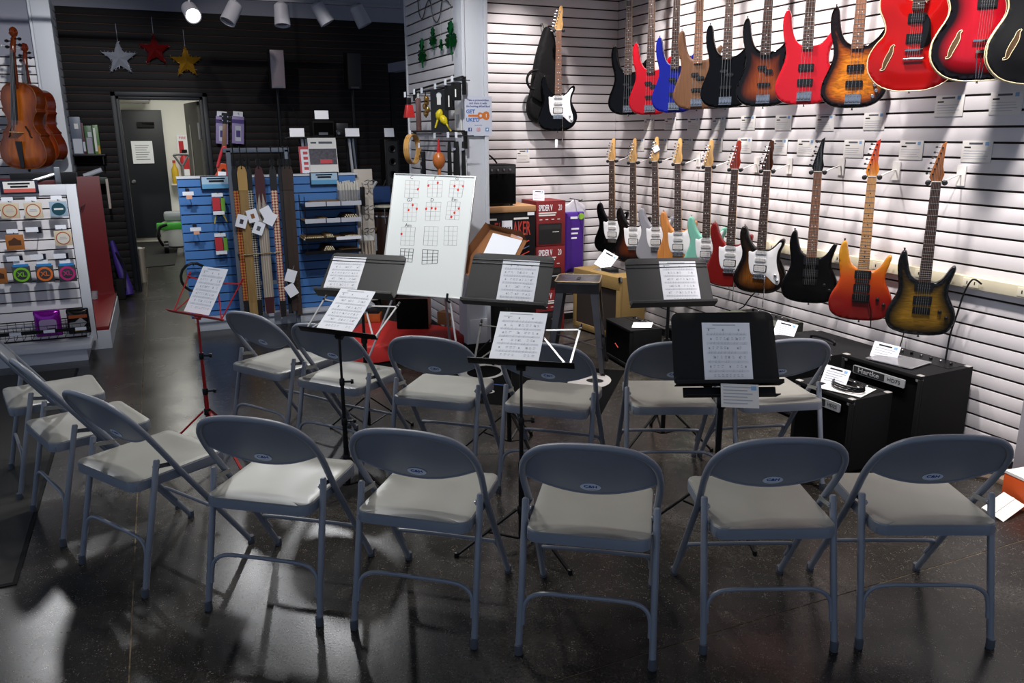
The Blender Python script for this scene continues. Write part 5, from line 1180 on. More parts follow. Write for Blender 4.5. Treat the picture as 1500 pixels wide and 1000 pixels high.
for sx in (-1, 1):
    for sy in (-1, 1):
        a = V((sx*sw*0.93, sy*sw*0.93, H_-0.02)); b = V((sx*0.205, sy*0.205, 0.012)); mb = MB()
        for (dx, dy) in ((1, 0), (0, 1)):
            w1, w2 = 0.06, 0.03
            i0 = V((-sx*dx, -sy*dy, 0))
            mb.add([a, a+i0*w1, b+i0*w2, b, a+V((-sx*dy, -sy*dx, 0))*0.003, a+i0*w1+V((-sx*dy, -sy*dx, 0))*0.003, b+i0*w2+V((-sx*dy, -sy*dx, 0))*0.003, b+V((-sx*dy, -sy*dx, 0))*0.003], [(0, 1, 2, 3), (7, 6, 5, 4), (0, 4, 5, 1), (1, 5, 6, 2), (2, 6, 7, 3), (3, 7, 4, 0)])
        lg = mb.build('leg', gun, st)
        MB().box(b.x-0.02*(sx > 0)-0.008*(sx < 0), b.x+0.008*(sx > 0)+0.02*(sx < 0), b.y-0.02*(sy > 0)-0.008*(sy < 0), b.y+0.008*(sy > 0)+0.02*(sy < 0), 0, 0.02).build('rubber_foot', blackplastic, lg)
for k in (0, 1): c = [V((0.19, 0.19, 0.20)), V((-0.19, -0.19, 0.20))] if k == 0 else [V((0.19, -0.19, 0.19)), V((-0.19, 0.19, 0.19))]; MB().bar(c[0], c[1], 0.022, 0.004).build('cross_brace', gun, st)

# ------------------------------------------------------------------ red covered platform with speaker and carton
pf = thing('red_platform', 'low platform draped in red cloth below the whiteboard', 'platform', (0, 0, 0))
c0, c1, c2, c3 = at_z(512, 506, 0.17), at_z(684, 490, 0.17), V((1.96, 5.9, 0.17)), V((1.45, 6.35, 0.17))
top_o = cr([c0, (c0+c1)/2+V((0.02, -0.03, 0)), c1, c2, c3], 4, True)
red_cloth = mat('red_cloth', '#a81f1c', 0.6, bump=0.9, bscale=9)
build_plate(plate([(p.x, p.y) for p in top_o], 0.04, 0.17, 0.02, 0.06), 'red_cloth', red_cloth, pf)
v = []
for i, p in enumerate(top_o):
    cc = sum(top_o, V((0, 0, 0)))/len(top_o); q = cc+(p-cc)*0.96; v.append((q.x, q.y))
MB().prism(v, 0.0, 0.05).build('black_base', blackmatte, pf)
sb = thing('monitor_speaker', 'black speaker cabinet with orange wooden side standing on the red platform', 'speaker', pose(at_z(603, 481, 0.175), -24, 0))
MB().box(-0.115, 0.135, 0, 0.24, -0.20, 0.0).build('cabinet', mat('orange_wood', '#9a4a1c', 0.4, grain=0.2, gscale=(20, 60, 20)), sb, bevel=0.004)
MB().box(-0.113, 0.133, 0.002, 0.238, 0.0, 0.012).build('grille', grille, sb, bevel=0.003)
MB().box(-0.112, 0.132, 0.24, 0.2415, -0.198, -0.002).build('top_panel', blackplastic, sb)
vb = thing('orange_box', 'small orange and black box lying on the red platform behind the wire stand', 'box', yawM(at_z(548, 470, 0.173), -24))
MB().box(-0.07, 0.06, -0.05, 0.05, 0, 0.07).build('body', mat('orange_wood', 0), vb, bevel=0.006); MB().box(-0.06, 0.05, -0.045, 0.045, 0.07, 0.10).build('black_top', blackplastic, vb, bevel=0.008)
t, a, b, h = box_thing('small brown carton with white label at the right end of the red platform', 0, 0.22, 0, 0.15, 0, 0.10, mat('brown_carton', '#6f4a2c', 0.9)); t.matrix_world = yawM(at_z(665, 474, 0.172), -52)
MB().box(0.02, 0.09, -b-0.002, -b, 0.05, 0.075).build('white_label', paper2, t)

# ------------------------------------------------------------------ right edge: box and folded card on the floor
t, a, b, h = box_thing('bright orange box on the floor cut off by the right edge of the frame', 3.40, 3.75, 1.80, 2.19, 0, 0.135, mat('orange_carton', '#c8501c', 0.5), rot=-6)
MB().box(-a-0.001, a, -b, b, h, h+0.012).build('white_lid', paper2, t)
fc = thing('folded_card', 'white folded card lying tilted on the floor beside the orange box', 'card', pose(at_z(1470, 742, 0.03), -20, 70, 30)); MB().box(-0.09, 0.09, -0.05, 0.05, 0, 0.002).build('leaf', paper2, fc); MB().box(-0.09, 0.09, -0.002, 0.05, 0.002, 0.004).build('folded_half', paper2, fc, Matrix.Rotation(R(-8), 4, 'X'))
for i, (x, y) in enumerate(((1452, 684), (1462, 704))):
    p = at_z(x, y); tag(MB().box(-0.14, 0.14, -0.03, 0.03, 0, 0.016).build('wooden_board', mat('weathered_board', '#57493d', 0.85, grain=0.2, gscale=(4, 40, 10)), None, yawM(p, -62+i*3), bevel=0.002), ('weathered board on the floor at the foot of the slat wall', 'weathered board on the floor nearer the orange box')[i], 'board')

# ------------------------------------------------------------------ cellos on the left wall
cello_out = [(0, 0), (7, 0.2), (15, 2.2), (21, 7.6), (22.4, 14.5), (20.8, 22), (17.6, 28.4), (18.4, 30.6), (15.8, 33), (12.6, 38), (12.2, 42), (14.2, 47.6), (16.6, 50.6), (15.4, 52.6), (16.6, 57), (16.8, 63), (14.4, 69.4), (9, 73.6), (4, 74.8), (0, 75)]
co = [(x/100, y/100) for x, y in cello_out]+[(-x/100, y/100) for x, y in cello_out[-2:0:-1]]
co = [(p.x, p.y) for p in cr([V((x, y, 0)) for x, y in co], 3, True)]
ebony = mat('ebony', '#0f0d0d', 0.35)
def cello(label, bot, top, face, m, rl=0.0):
    bot, top = V(bot), V(top); up = top-bot; s = up.length/1.22; up.normalize()
    n = V((-math.sin(R(face)), -math.cos(R(face)), 0)); n = (n-up*n.dot(up)).normalized(); x = up.cross(n)
    t = thing('cello', label, 'cello', frame(bot, x, up, n) @ Matrix.Scale(s, 4), 'cellos hanging on the left wall')
    build_plate(plate(co, -0.125, 0, 0.006, 0.035, dome=0.022, drange=0.12), 'body', m, t)
    MB().tube([V((x, y, -0.002)) for x, y in co], 0.004, 6, closed=True).build('top_edging', mat('cello_edge', '#7a4214', 0.3), t)
    MB().prism([(-0.021, 0.70), (0.021, 0.70), (0.015, 1.02), (-0.015, 1.02)], 0.0, 0.028).build('neck', m, t, bevel=0.005)
    MB().add([V((-0.031, 0.42, 0.075)), V((0.031, 0.42, 0.075)), V((0.016, 1.02, 0.030)), V((-0.016, 1.02, 0.030)), V((-0.028, 0.42, 0.062)), V((0.028, 0.42, 0.062)), V((0.014, 1.02, 0.02)), V((-0.014, 1.02, 0.02))], [(0, 1, 2, 3), (7, 6, 5, 4), (0, 4, 5, 1), (1, 5, 6, 2), (2, 6, 7, 3), (3, 7, 4, 0)]).build('fingerboard', ebony, t)
    MB().box(-0.045, 0.045, 0.315, 0.323, 0.02, 0.095).build('bridge', mat('maple_wood', 0), t, bevel=0.003)
    MB().add([V((-0.03, 0.24, 0.05)), V((0.03, 0.24, 0.05)), V((0.016, 0.01, 0.022)), V((-0.016, 0.01, 0.022)), V((-0.025, 0.24, 0.035)), V((0.025, 0.24, 0.035)), V((0.014, 0.01, 0.008)), V((-0.014, 0.01, 0.008))], [(0, 1, 2, 3), (7, 6, 5, 4), (0, 4, 5, 1), (1, 5, 6, 2), (2, 6, 7, 3), (3, 7, 4, 0)]).build('tailpiece', ebony, t)
    for sx in (-1, 1):
        c = cr([V((sx*0.062, 0.375, 0.024)), V((sx*0.070, 0.362, 0.022)), V((sx*0.088, 0.33, 0.020)), V((sx*0.10, 0.29, 0.018)), V((sx*0.112, 0.275, 0.014))], 4)
        MB().tube(c, 0.006, 6).build('f_hole', mat('dark_hole', '#140a05', 0.9), t)
    # pegbox and scroll
    MB().tube(cr([V((0, 1.0, 0.012)), V((0, 1.06, 0.006)), V((0, 1.12, -0.012)), V((0, 1.16, -0.022))], 5), [0.024]*6+[0.022]*5+[0.018]*5, 10).build('pegbox', m, t)
    sp = [V((0, 1.175+0.034*math.cos(a*0.5+1.9)*(1-a*0.045), -0.012+0.034*math.sin(a*0.5+1.9)*(1-a*0.045))) for a in range(18)]
    MB().tube(sp, [0.018+0.0004*a for a in range(18)], 8).build('scroll', m, t)
    for k, (sx, y) in enumerate(((-1, 1.045), (1, 1.065), (-1, 1.095), (1, 1.115))):
        MB().tube([(sx*-0.02, y, 0.0), (sx*0.045, y, 0.0)], 0.005, 6).tube([(sx*0.045, y, 0), (sx*0.06, y, 0), (sx*0.075, y, 0)], [0.009, 0.015, 0.011], 8).build('peg', ebony, t)
    st_ = MB()
    for k in range(4): q = (k-1.5)/1.5; st_.bar((q*0.016, 0.24, 0.055), (q*0.022, 0.319, 0.097), 0.0016, 0.0016).bar((q*0.022, 0.319, 0.097), (q*0.010, 1.02, 0.033), 0.0016, 0.0016)
    tag(st_.build('strings', strm, t, smooth=False), kind='stuff')
    MB().tube([(0, 0.0, -0.06), (0, -0.02, -0.06), (0, -0.03, -0.06)], [0.014, 0.012, 0.007], 10).build('endpin', ebony, t)
    return t
amber = mat_burst('cello_varnish', [(0, '#5a2408'), (0.4, '#7c380c'), (1, '#a35415')], 0.2, gscale=(30, 5, 10), rough=0.2)
orange_v = mat_burst('cello_varnish_orange', [(0, '#5e1f0a'), (0.4, '#93390f'), (1, '#b8511a')], 0.2, gscale=(30, 5, 10), rough=0.25)
cello('golden brown cello nearest the frame edge, hanging in front of the left wall', at_y(36, 247, 8.30), at_y(17, 38, 8.30), 30, amber)
cello('orange red cello hanging behind the golden brown one', at_y(64, 238, 8.72), at_y(33, 62, 8.72), 38, orange_v)
for (x, y, l, lab) in ((46, 76, 0.55, 'white steel wall rod from which the rear cello hangs'), (24, 190, 0.75, 'white steel rod in front of the golden brown cello')):
    a = at_y(x, y, 9.04)
    tag(MB().tube([a, a+V((-0.02, -0.05, 0)), a+V((-0.16, -l, 0.0))], 0.006, 8).build('wall_rod', mat('white_plastic', 0)), lab, 'hook')

# ------------------------------------------------------------------ white gondola at the left with string packs
GY = 6.85
gx1 = at_y(113, 285, GY).x; gz = at_y(60, 271, GY).z; ix1 = at_y(100, 300, GY).x
gd = thing('white_display', 'white slat display unit at the left edge holding string packets', 'display unit', (0, GY, 0))
MB().box(-1.60, gx1, 0.012, 0.05, 0.10, gz-0.01).build('backing', groove_dark, gd)
MB().box(ix1, gx1, -0.012, 0.055, 0.10, gz).box(-1.60, ix1, -0.012, 0.055, gz-0.075, gz).build('frame', post_white, gd, bevel=0.002)
k = 0; z0 = 0.14
while z0 < gz-0.08:
    z1 = min(z0+PITCH-0.010, gz-0.078)
    MB().box(-1.60, ix1-0.006, 0.0, 0.012, z0, z1).build('slat', white_paint, gd, smooth=False); z0 += PITCH
fY = 6.597-GY
MB().box(-1.60, -0.60, fY, 0.05, 0.095, 0.13).build('base_deck', post_white, gd, bevel=0.002)
MB().box(-1.60, -0.635, fY+0.03, 0.05, 0.0, 0.095).build('plinth', mat('white_plinth', '#c3c6cd', 0.5), gd)
sg = thing('display_sign', 'small framed sign with red lower half standing on the white display unit', 'sign', at_y(30, 284, GY-0.03))
MB().box(-0.12, 0.12, -0.008, 0.004, 0, 0.10).build('frame', mat('navy_frame', '#15182a', 0.4), sg, bevel=0.003)
MB().box(-0.10, 0.10, -0.0095, -0.008, 0.012, 0.09).build('card', paper2, sg); MB().box(-0.10, 0.10, -0.0105, -0.0095, 0.012, 0.038).build('red_band', mat('red_band', '#c0564c', 0.6), sg)
MB().box(-0.07, 0.07, -0.0105, -0.0095, 0.068, 0.080).box(-0.055, 0.055, -0.0105, -0.0095, 0.046, 0.060).build('sign_words', inkblack, sg)
def hookpin(t, m=None): MB().tube([(0, 0.0, 0.062), (0, 0.14, 0.062)], 0.0028, 6).tube([(0, 0, 0.062), (0, -0.006, 0.07)], 0.0028, 6).build('peg_hook', m or blackmetal, t)
def packet(label, x, y, kind, col):
    P = at_y(x, y, GY-0.12); t = thing('string_packet', label, 'string packet', P, 'string packets on the white display')
    wd = 0.057 if kind != 'xl' else 0.058; hh_ = 0.055 if kind != 'xl' else 0.062
    base = {'cream': mat('cream_packet', '#c6b79c', 0.6), 'teal': mat('blue_grey_packet', '#8fa3b3', 0.4), 'wood': mat('brown_packet', '#a5652c', 0.5), 'xl': mat('graphite_packet', '#3b3d40', 0.3)}[kind]
    MB().box(-wd, wd, -0.006, 0.006, -hh_, hh_).build('sleeve', base, t, bevel=0.002)
    F = Matrix.Translation((0, -0.0062, 0)) @ FLIP
    cm = mat('disc_'+col.strip('#'), col, 0.45)
    if kind == 'cream':
        MB().lathe([(0.047, 0), (0.047, 0.001)], 24, F).build('ring_print', mat('rust_ring', '#a5562e', 0.6), t); MB().lathe([(0.040, 0.001), (0.040, 0.0016)], 24, F).build('disc_print', cm, t)
        MB().box(-0.02, 0.02, 0.004, 0.010, 0.0016, 0.002).box(-0.025, 0.025, -0.008, -0.002, 0.0016, 0.002).build('words', ink2, t, F)
    elif kind == 'teal':
        MB().lathe([(0.046, 0), (0.046, 0.001)], 24, F).build('disc_print', cm, t); MB().box(-0.03, 0.03, -0.005, 0.006, 0.001, 0.0015).build('words', paper2, t, F)
    elif kind == 'wood':
        MB().prism([(-0.04, -0.02), (0.04, -0.02), (0.04, 0.012), (0.02, 0.02), (0, 0.038), (-0.02, 0.02), (-0.04, 0.012)], 0, 0.001).build('emblem_print', mat('dark_brown_print', '#4c2a12', 0.6), t, F)
    else:
        ring = [(0.053*math.cos(i*math.pi/16), 0.053*math.sin(i*math.pi/16)) for i in range(32)]; inn = [(0.038*math.cos(i*math.pi/16), 0.038*math.sin(i*math.pi/16)) for i in range(32)]
        mb = MB(); mb.add([V((*p, 0.001)) for p in ring]+[V((*p, 0.001)) for p in inn], [(i, (i+1) % 32, 32+(i+1) % 32, 32+i) for i in range(32)]); mb.build('ring_print', cm, t, F)
        text('XL', 0.046, 'ring_letters', cm, t, F @ Matrix.Translation((0, 0, 0.001)), bold=0.001)
        MB().box(-wd+0.01, wd-0.008, -0.007, 0.007, hh_-0.004, hh_+0.014).build('blue_header', mat('blue_header', '#2e86c8', 0.5), t)
    MB().box(-0.042, 0.03, -0.002, 0.0, hh_+0.012, hh_+0.042).build('price_label', paper, t)
    hookpin(t)
    return t
packet('cream round-print string packet at the left of the top row on the white display', 14.5, 308.7, 'cream', '#c9bda4')
packet('cream round-print string packet in the middle of the top row on the white display', 49, 308, 'cream', '#d6cfbf')
packet('blue grey string packet with dark teal disc at the right of the top row', 86, 306, 'teal', '#12404c')
packet('brown string packet with dark emblem in the second row of the white display', 22, 355, 'wood', '#4c2a12')
packet('cream round-print string packet at the right of the second row', 92.7, 348.6, 'cream', '#d0cabc')
packet('graphite string packet with lime green ring', 32, 402, 'xl', '#7fc02a')
packet('graphite string packet with orange ring', 66, 401, 'xl', '#e0702a')
packet('graphite string packet with magenta ring', 99, 400, 'xl', '#bf2a74')
packet('brown string packet cut off by the left edge in the bottom row', -3, 404, 'wood', '#4c2a12')
for i, (x, y) in enumerate(((57, 337), (30, 379), (64, 376), (97, 375))):
    P = at_y(x, y, GY-0.02); t = thing('peg_hook', ('black peg hook with price label between the second row packets', 'black peg hook above the lime green packet', 'black peg hook above the orange packet', 'black peg hook above the magenta packet')[i], 'hook', P)
    MB().box(-0.014, 0.014, -0.006, 0.018, -0.022, 0.022).build('bracket', mat('navy_frame', 0), t); MB().tube([(0, -0.005, 0), (0, -0.11, 0)], 0.003, 6).build('prong', blackmetal, t); MB().box(-0.07, 0.01, -0.115, -0.112, 0.0, 0.035).build('price_label', paper, t)
# wire basket and coffee-style bags
bz0, bz1 = at_y(60, 497, 6.70).z, at_y(60, 478, 6.70).z
wbk = thing('wire_basket', 'black wire basket shelf on the lower part of the white display', 'basket', (0, 6.70, 0)); mb = MB()
xr = at_y(131, 485, 6.70).x
for z in (bz0, (bz0+bz1)/2, bz1): mb.bar((-1.6, 0, z), (xr, 0, z), 0.004, 0.004).bar((xr, 0, z), (xr, 0.14, z), 0.004, 0.004).bar((-1.6, 0.135, z), (xr, 0.135, z), 0.004, 0.004)
x = xr
while x > -1.6: mb.bar((x, 0, bz0), (x, 0, bz1), 0.003, 0.003).bar((x, 0, bz0), (x, 0.135, bz0), 0.003, 0.003).bar((x, 0.135, bz0), (x, 0.135, bz1+0.02), 0.003, 0.003); x -= 0.055
tag(mb.build('wires', blackmetal, wbk, smooth=False), kind='stuff')
MB().box(-1.6, xr, -0.008, -0.003, (bz0+bz1)/2-0.004, (bz0+bz1)/2+0.022).build('label_rail', blackplastic, wbk)
for x0 in (-1.13, -0.91, -0.70): MB().box(x0, x0+0.075, -0.0095, -0.008, (bz0+bz1)/2-0.003, (bz0+bz1)/2+0.02).build('price_label', paper, wbk)
def bag(label, x, w_, h_, m, extra):
    t = thing('foil_bag', label, 'bag', (x, 6.77, bz0+0.004))
    out = rrect(-w_, w_, 0, h_, 0.008); pl_ = plate(out, -0.01, 0.012, 0.012, 0.025, dome=0.022, drange=0.05); build_plate(pl_, 'pouch', m, t, FLIP)
    MB().box(-w_, w_, -0.014, -0.010, h_-0.03, h_-0.006).build('crimped_seal', m, t)
    extra(t); return t
def ex1(t): MB().prism(rrect(-0.055, 0.06, 0.05, 0.135, 0.02), 0.034, 0.036).build('clear_window', mat('pale_violet_print', '#a48fb0', 0.25), t, FLIP); MB().box(0.0, 0.05, -0.0375, -0.036, 0.055, 0.068).build('words', inkblack, t)
def ex2(t): MB().prism([(-0.06, 0.05), (0.03, 0.055), (0.06, 0.09), (0.02, 0.13), (-0.02, 0.10), (-0.06, 0.095)], 0.034, 0.036).build('silver_splash', mat('silver_foil', '#c8c8c8', 0.2, 0.6), t, FLIP); MB().box(-0.06, 0.065, -0.0375, -0.034, 0.128, 0.152).build('orange_band', mat('rust_band', '#9a4a20', 0.4), t); MB().box(-0.03, 0.04, -0.037, -0.034, 0.028, 0.045).build('gold_band', mat('gold_band', '#b08a30', 0.3), t)
bag('shiny magenta foil bag in the wire basket of the white display', at_y(70, 470, 6.77).x, 0.088, 0.20, mat('magenta_foil', '#8e1a9c', 0.18, 0.5), ex1)
bag('black foil bag with silver splash at the right end of the wire basket', at_y(115, 470, 6.77).x, 0.075, 0.195, mat('black_foil', '#17130f', 0.2, 0.3), ex2)
# things lying on the display top
it = thing('instrument_stand', 'grey and silver instrument stand lying on top of the white display', 'instrument stand', at_y(62, 273, GY+0.18)); it.rotation_euler = (0, 0, R(8))
MB().tube([(-0.10, 0, 0.03), (0.10, 0.02, 0.09)], 0.012, 8).build('tube', silver_m, it); MB().box(0.09, 0.13, -0.02, 0.02, 0.0, 0.14).build('clamp', steel, it, bevel=0.004); MB().box(-0.2, 0.24, 0.05, 0.09, 0, 0.10).build('black_case', blackplastic, it, bevel=0.006); MB().box(-0.25, 0.1, 0.02, 0.05, 0, 0.045).build('maroon_case', mat('maroon', '#4a1218', 0.5), it, bevel=0.005)
# red panelled fixture behind
RY = 8.4; rx1 = at_y(145, 258, RY).x; rz = at_y(145, 258, RY).z
rf = thing('red_display', 'dark red panelled display unit with white edged base behind the white one', 'display unit', (0, RY, 0))
redpan = mat('dark_red_panel', '#611013', 0.4)
MB().box(-1.5, rx1, 0, 0.04, 0.18, rz).build('back_panel', redpan, rf, bevel=0.002)
rb = at_z(172, 437, 0.22)
MB().box(-1.5, rx1+0.015, -1.45, 0.04, 0.15, 0.18).build('deck', mat('red_deck', '#761416', 0.35), rf, bevel=0.002)
MB().box(-1.5, rx1+0.022, -1.455, 0.05, 0.0, 0.15).build('white_base', mat('white_plinth', 0), rf)
MB().box(-1.5, rx1, -0.012, 0.0, 0.181, 0.21).build('skirting', redpan, rf)
p = at_y(121, 301, RY); MB().tube([(p.x, -0.002, p.z), (p.x-0.02, -0.08, p.z-0.02)], 0.004, 6).tube([(p.x+0.02, -0.002, p.z+0.01), (p.x, -0.08, p.z-0.01)], 0.004, 6).build('peg_hook', steel, rf)
tr = thing('plastic_cup', 'small clear plastic cup on the red deck', 'cup', (rx1-0.16, RY-0.2, 0.182)); MB().lathe([(0.03, 0), (0.036, 0.07), (0.034, 0.07), (0.028, 0.004)], 14).build('cup', mat('clear_plastic', 0), tr)

# ------------------------------------------------------------------ small shelf with boxed goods left of the doorway
sz = at_y(125, 226, 9.35).z; sx0_, sx1_ = at_y(104, 226, 9.35).x, at_y(155, 226, 9.35).x
sh = thing('wall_shelf', 'black shelf on the black wall left of the doorway', 'shelf', (0, 9.35, sz)); MB().box(sx0_, sx1_, -0.1, 0.148, -0.016, 0).build('board', blackmetal, sh, bevel=0.002); MB().box(sx0_+0.02, sx0_+0.03, -0.08, 0.148, -0.10, -0.016).build('bracket', blackmetal, sh); MB().box(sx1_-0.03, sx1_-0.02, -0.08, 0.148, -0.10, -0.016).build('bracket', blackmetal, sh)
def goods(label, px0, px1, py0, m, win, Y=9.30):
    a, b = at_y(px0, py0, Y), at_y(px1, py0, Y); t = thing('boxed_accessory', label, 'box', ((a.x+b.x)/2, Y, sz+0.001), 'boxed goods on the small black shelf'); w2 = (b.x-a.x)/2; h2 = a.z-sz
    MB().box(-w2, w2, -0.03, 0.10, 0, h2).build('pack', m, t, bevel=0.004)
    for (u0, u1, v0, v1, mm) in win: MB().box(-w2+2*w2*u0, -w2+2*w2*u1, -0.032, -0.03, h2*v0, h2*v1).build('label_print', mm, t)
whp = mat('grey_label_print', '#b9bcc4', 0.5)
goods('slate blue boxed accessory with white label at the left of the small black shelf', 100.5, 117, 171, mat('slate_pack', '#4d5668', 0.4), [(0.1, 0.9, 0.03, 0.42, whp), (0.4, 0.75, 0.68, 0.82, paper2)])
goods('narrow maroon boxed accessory on the small black shelf', 117.5, 121.5, 180, mat('maroon', 0), [(0.1, 0.9, 0.1, 0.4, whp)])
goods('green boxed accessory with pale label on the small black shelf', 122.5, 134, 184, mat('green_pack', '#2f5a2c', 0.4), [(0.15, 0.85, 0.03, 0.58, mat('lilac_label', '#9c93a5', 0.5)), (0.4, 0.9, 0.6, 0.78, whp)])
goods('bright green and yellow boxed accessory at the right of the small black shelf', 134.5, 143, 183, mat('green_yellow_pack', '#557a3a', 0.4), [(0.1, 0.5, 0.1, 0.9, paper2), (0.6, 0.95, 0.02, 0.3, mat('yellow_print2', '#c08a20', 0.5))])
ff = thing('film_case', 'dark case with pale items on a lower black shelf left of the doorway', 'case', at_y(132, 262, 9.3)); MB().box(-0.12, 0.16, -0.05, 0.16, -0.05, 0.02).build('case', mat('dark_green_case', '#1d2a20', 0.5), ff, bevel=0.006); MB().tube([(-0.05, -0.02, 0.03), (0.12, -0.03, 0.09)], 0.025, 10).build('white_tube', mat('grey_label_print', 0), ff); MB().box(0.14, 0.165, -0.06, -0.03, -0.30, 0.0).build('pale_strap', mat('pale_strap', '#b5a89c', 0.7), ff, bevel=0.004)
# purple bag leaning by the door frame, bin
pbg = thing('purple_gig_bag', 'purple and black gig bag leaning against the black wall beside the door frame', 'gig bag', (0, 0, 0))
a, b = at_y(163, 355, 9.30), at_y(186, 418, 9.10)
MB().tube([V((a.x, 9.40, a.z)), V(((a.x+b.x)/2-0.01, 9.30, (a.z+b.z)/2)), V((b.x, 9.16, 0.10)), V((b.x+0.01, 9.14, 0.03))], [0.022, 0.042, 0.052, 0.045], 12).build('padded_body', mat('purple_nylon', '#331a72', 0.6), pbg)
MB().tube([V((a.x+0.02, 9.35, a.z-0.1)), V((b.x+0.0, 9.10, 0.35)), V((b.x-0.02, 9.06, 0.12))], 0.012, 8).build('black_piping', blackmatte, pbg); MB().box(b.x-0.10, b.x-0.02, 9.04, 9.12, 0, 0.22).build('black_pocket', blackmatte, pbg, bevel=0.02)
bn_ = thing('waste_bin', 'narrow beige waste bin just inside the doorway', 'bin', at_z(208, 413)); hb = at_y(208, 363, bn_.location.y).z
MB().lathe([(0.055, 0), (0.07, hb-0.03), (0.074, hb-0.02), (0.074, hb), (0.066, hb), (0.05, 0.02)], 16).build('bin_body', mat('beige_bin', '#a59b8c', 0.5), bn_); MB().lathe([(0.062, hb-0.015), (0.03, hb+0.01), (0.0, hb+0.012)], 12).build('bin_liner', paper2, bn_)
# floor machine, shovel, extinguisher sign in the hallway
vm_ = at_z(262, 368, 0.0); vc = thing('wet_vacuum', 'white and green wheeled cleaning machine in the hallway, half hidden by the blue display', 'machine', vm_)
MB().lathe([(0.10, 0.06), (0.20, 0.10), (0.22, 0.28), (0.20, 0.42), (0.12, 0.46)], 18).build('tank', mat('machine_white', '#b9bcb8', 0.35), vc); MB().box(-0.26, 0.1, -0.22, -0.12, 0.34, 0.44).build('green_cover', mat('machine_green', '#3aa02c', 0.4), vc, bevel=0.02); MB().box(-0.15, 0.20, -0.16, 0.12, 0.46, 0.58).build('grey_lid', mat('machine_grey', '#8a9094', 0.4), vc, bevel=0.04)
for sx in (-1, 1): MB().tube([(sx*0.16-0.03, -0.16, 0.09), (sx*0.16+0.03, -0.16, 0.09)], 0.09, 16).build('wheel', blackplastic, vc)
MB().tube(cr([(-0.2, -0.2, 0.12), (-0.25, -0.25, 0.25), (-0.22, -0.24, 0.38), (-0.12, -0.22, 0.42)], 5), 0.02, 8).build('black_hose', blackplastic, vc)
shp = at_y(266, 232, 12.6); sv = thing('shovel', 'upright shovel with grey D-shaped handle leaning in the hallway corner', 'shovel', V((shp.x, 12.6, 0)))
MB().tube([(0, 0, 0.35), (0, 0.05, shp.z-0.10)], 0.018, 8).build('shaft', steel, sv); MB().tube(cr([(0, 0.05, shp.z-0.12), (-0.07, 0.05, shp.z), (-0.09, 0.05, shp.z+0.05), (0.09, 0.05, shp.z+0.05), (0.07, 0.05, shp.z), (0, 0.05, shp.z-0.12)], 4), 0.016, 8).build('grip', mat('grey_grip', '#5d6062', 0.5), sv); MB().box(-0.12, 0.12, 0.0, 0.02, 0.0, 0.36).build('blade', steel, sv)
es = at_y(267, 214, HY-0.01); ex = tag(MB().box(-0.07, 0.10, -0.01, 0, -0.16, 0.17).build('extinguisher_sign', paper, None, Matrix.Translation(es)), 'white and red fire extinguisher sign on the hallway wall', 'sign')
MB().box(-0.05, 0.02, -0.012, -0.01, -0.15, 0.08).build('red_arrow', mat('sign_red', '#b3202a', 0.5), ex); text('FIRE', 0.06, 'sign_letters', mat('sign_red', 0), ex, Matrix.Translation((0.015, -0.0105, 0.125)) @ FLIP)
fe = at_y(271, 240, HY-0.12); fx = thing('fire_extinguisher', 'red fire extinguisher with white label on the hallway wall', 'extinguisher', V((fe.x, fe.y, fe.z-0.2))); MB().lathe([(0.06, 0), (0.07, 0.02), (0.07, 0.28), (0.03, 0.34), (0.02, 0.38)], 14).build('cylinder', mat('sign_red', 0), fx); MB().box(-0.055, 0.055, -0.074, -0.066, 0.02, 0.12).build('label', paper, fx); MB().box(-0.03, 0.05, -0.03, 0.03, 0.37, 0.42).build('valve', blackplastic, fx); MB().box(-0.03, 0.03, 0.06, 0.12, 0.1, 0.3).build('bracket', blackmetal, fx)
ys = thing('yellow_bottle', 'yellow bottle beside the fire extinguisher in the hallway', 'bottle', V((fe.x-0.16, fe.y-0.05, fe.z-0.30))); MB().lathe([(0.045, 0), (0.05, 0.02), (0.05, 0.22), (0.02, 0.28), (0.02, 0.32)], 14).build('bottle_body', mat('bottle_yellow', '#c9a51c', 0.4), ys); MB().lathe([(0.024, 0.32), (0.022, 0.36)], 12).build('cap', mat('sign_red', 0), ys); MB().box(-0.07, 0.27, -0.06, 0.165, -0.02, 0.0).build('ledge', paper2, ys)

# ------------------------------------------------------------------ tinsel stars
def star(label, px, py, r, col, ph=0):
    P = at_y(px, py, 9.44); t = thing('tinsel_star', label, 'star', P, 'tinsel stars on the black wall'); m = mat('tinsel_'+col.strip('#'), col, 0.32, 0.35, bump=1.0, bscale=70)
    pts = []
    for k in range(10):
        a = math.pi/2+k*math.pi/5+ph; q = r if k % 2 == 0 else r*0.42; pts.append(V((q*math.cos(a), 0, q*math.sin(a))))
    rnd = random.Random(px)
    v = [V((0, -0.045, 0)), V((0, 0.01, 0))]+pts
    f = []
    for k in range(10): f += [(0, 2+(k+1) % 10, 2+k), (1, 2+k, 2+(k+1) % 10)]
    MB().add(v, f).build('star_body', m, t, smooth=False)
    tb = MB()
    for k in range(10):
        a, b = pts[k], pts[(k+1) % 10]
        for j in range(7):
            q = a.lerp(b, j/7); d = V((rnd.uniform(-1, 1), rnd.uniform(-1, 0.1), rnd.uniform(-1, 1))).normalized()*0.022; tb.bar(q-d*0.6, q+d, 0.005, 0.0015)
    tag(tb.build('tinsel', m, t, smooth=False), kind='stuff')
    MB().tube([pts[0], pts[0]+V((0.0, 0.02, 0.16)), pts[0]+V((0, 0.05, 0.17))], 0.0025, 6).build('hanging_cord', ink2, t)
star('silver tinsel star on the black wall above the doorway', 175, 85, 0.165, '#a9abb6')
star('red tinsel star on the black wall above the doorway', 227, 73, 0.155, '#7a1414')
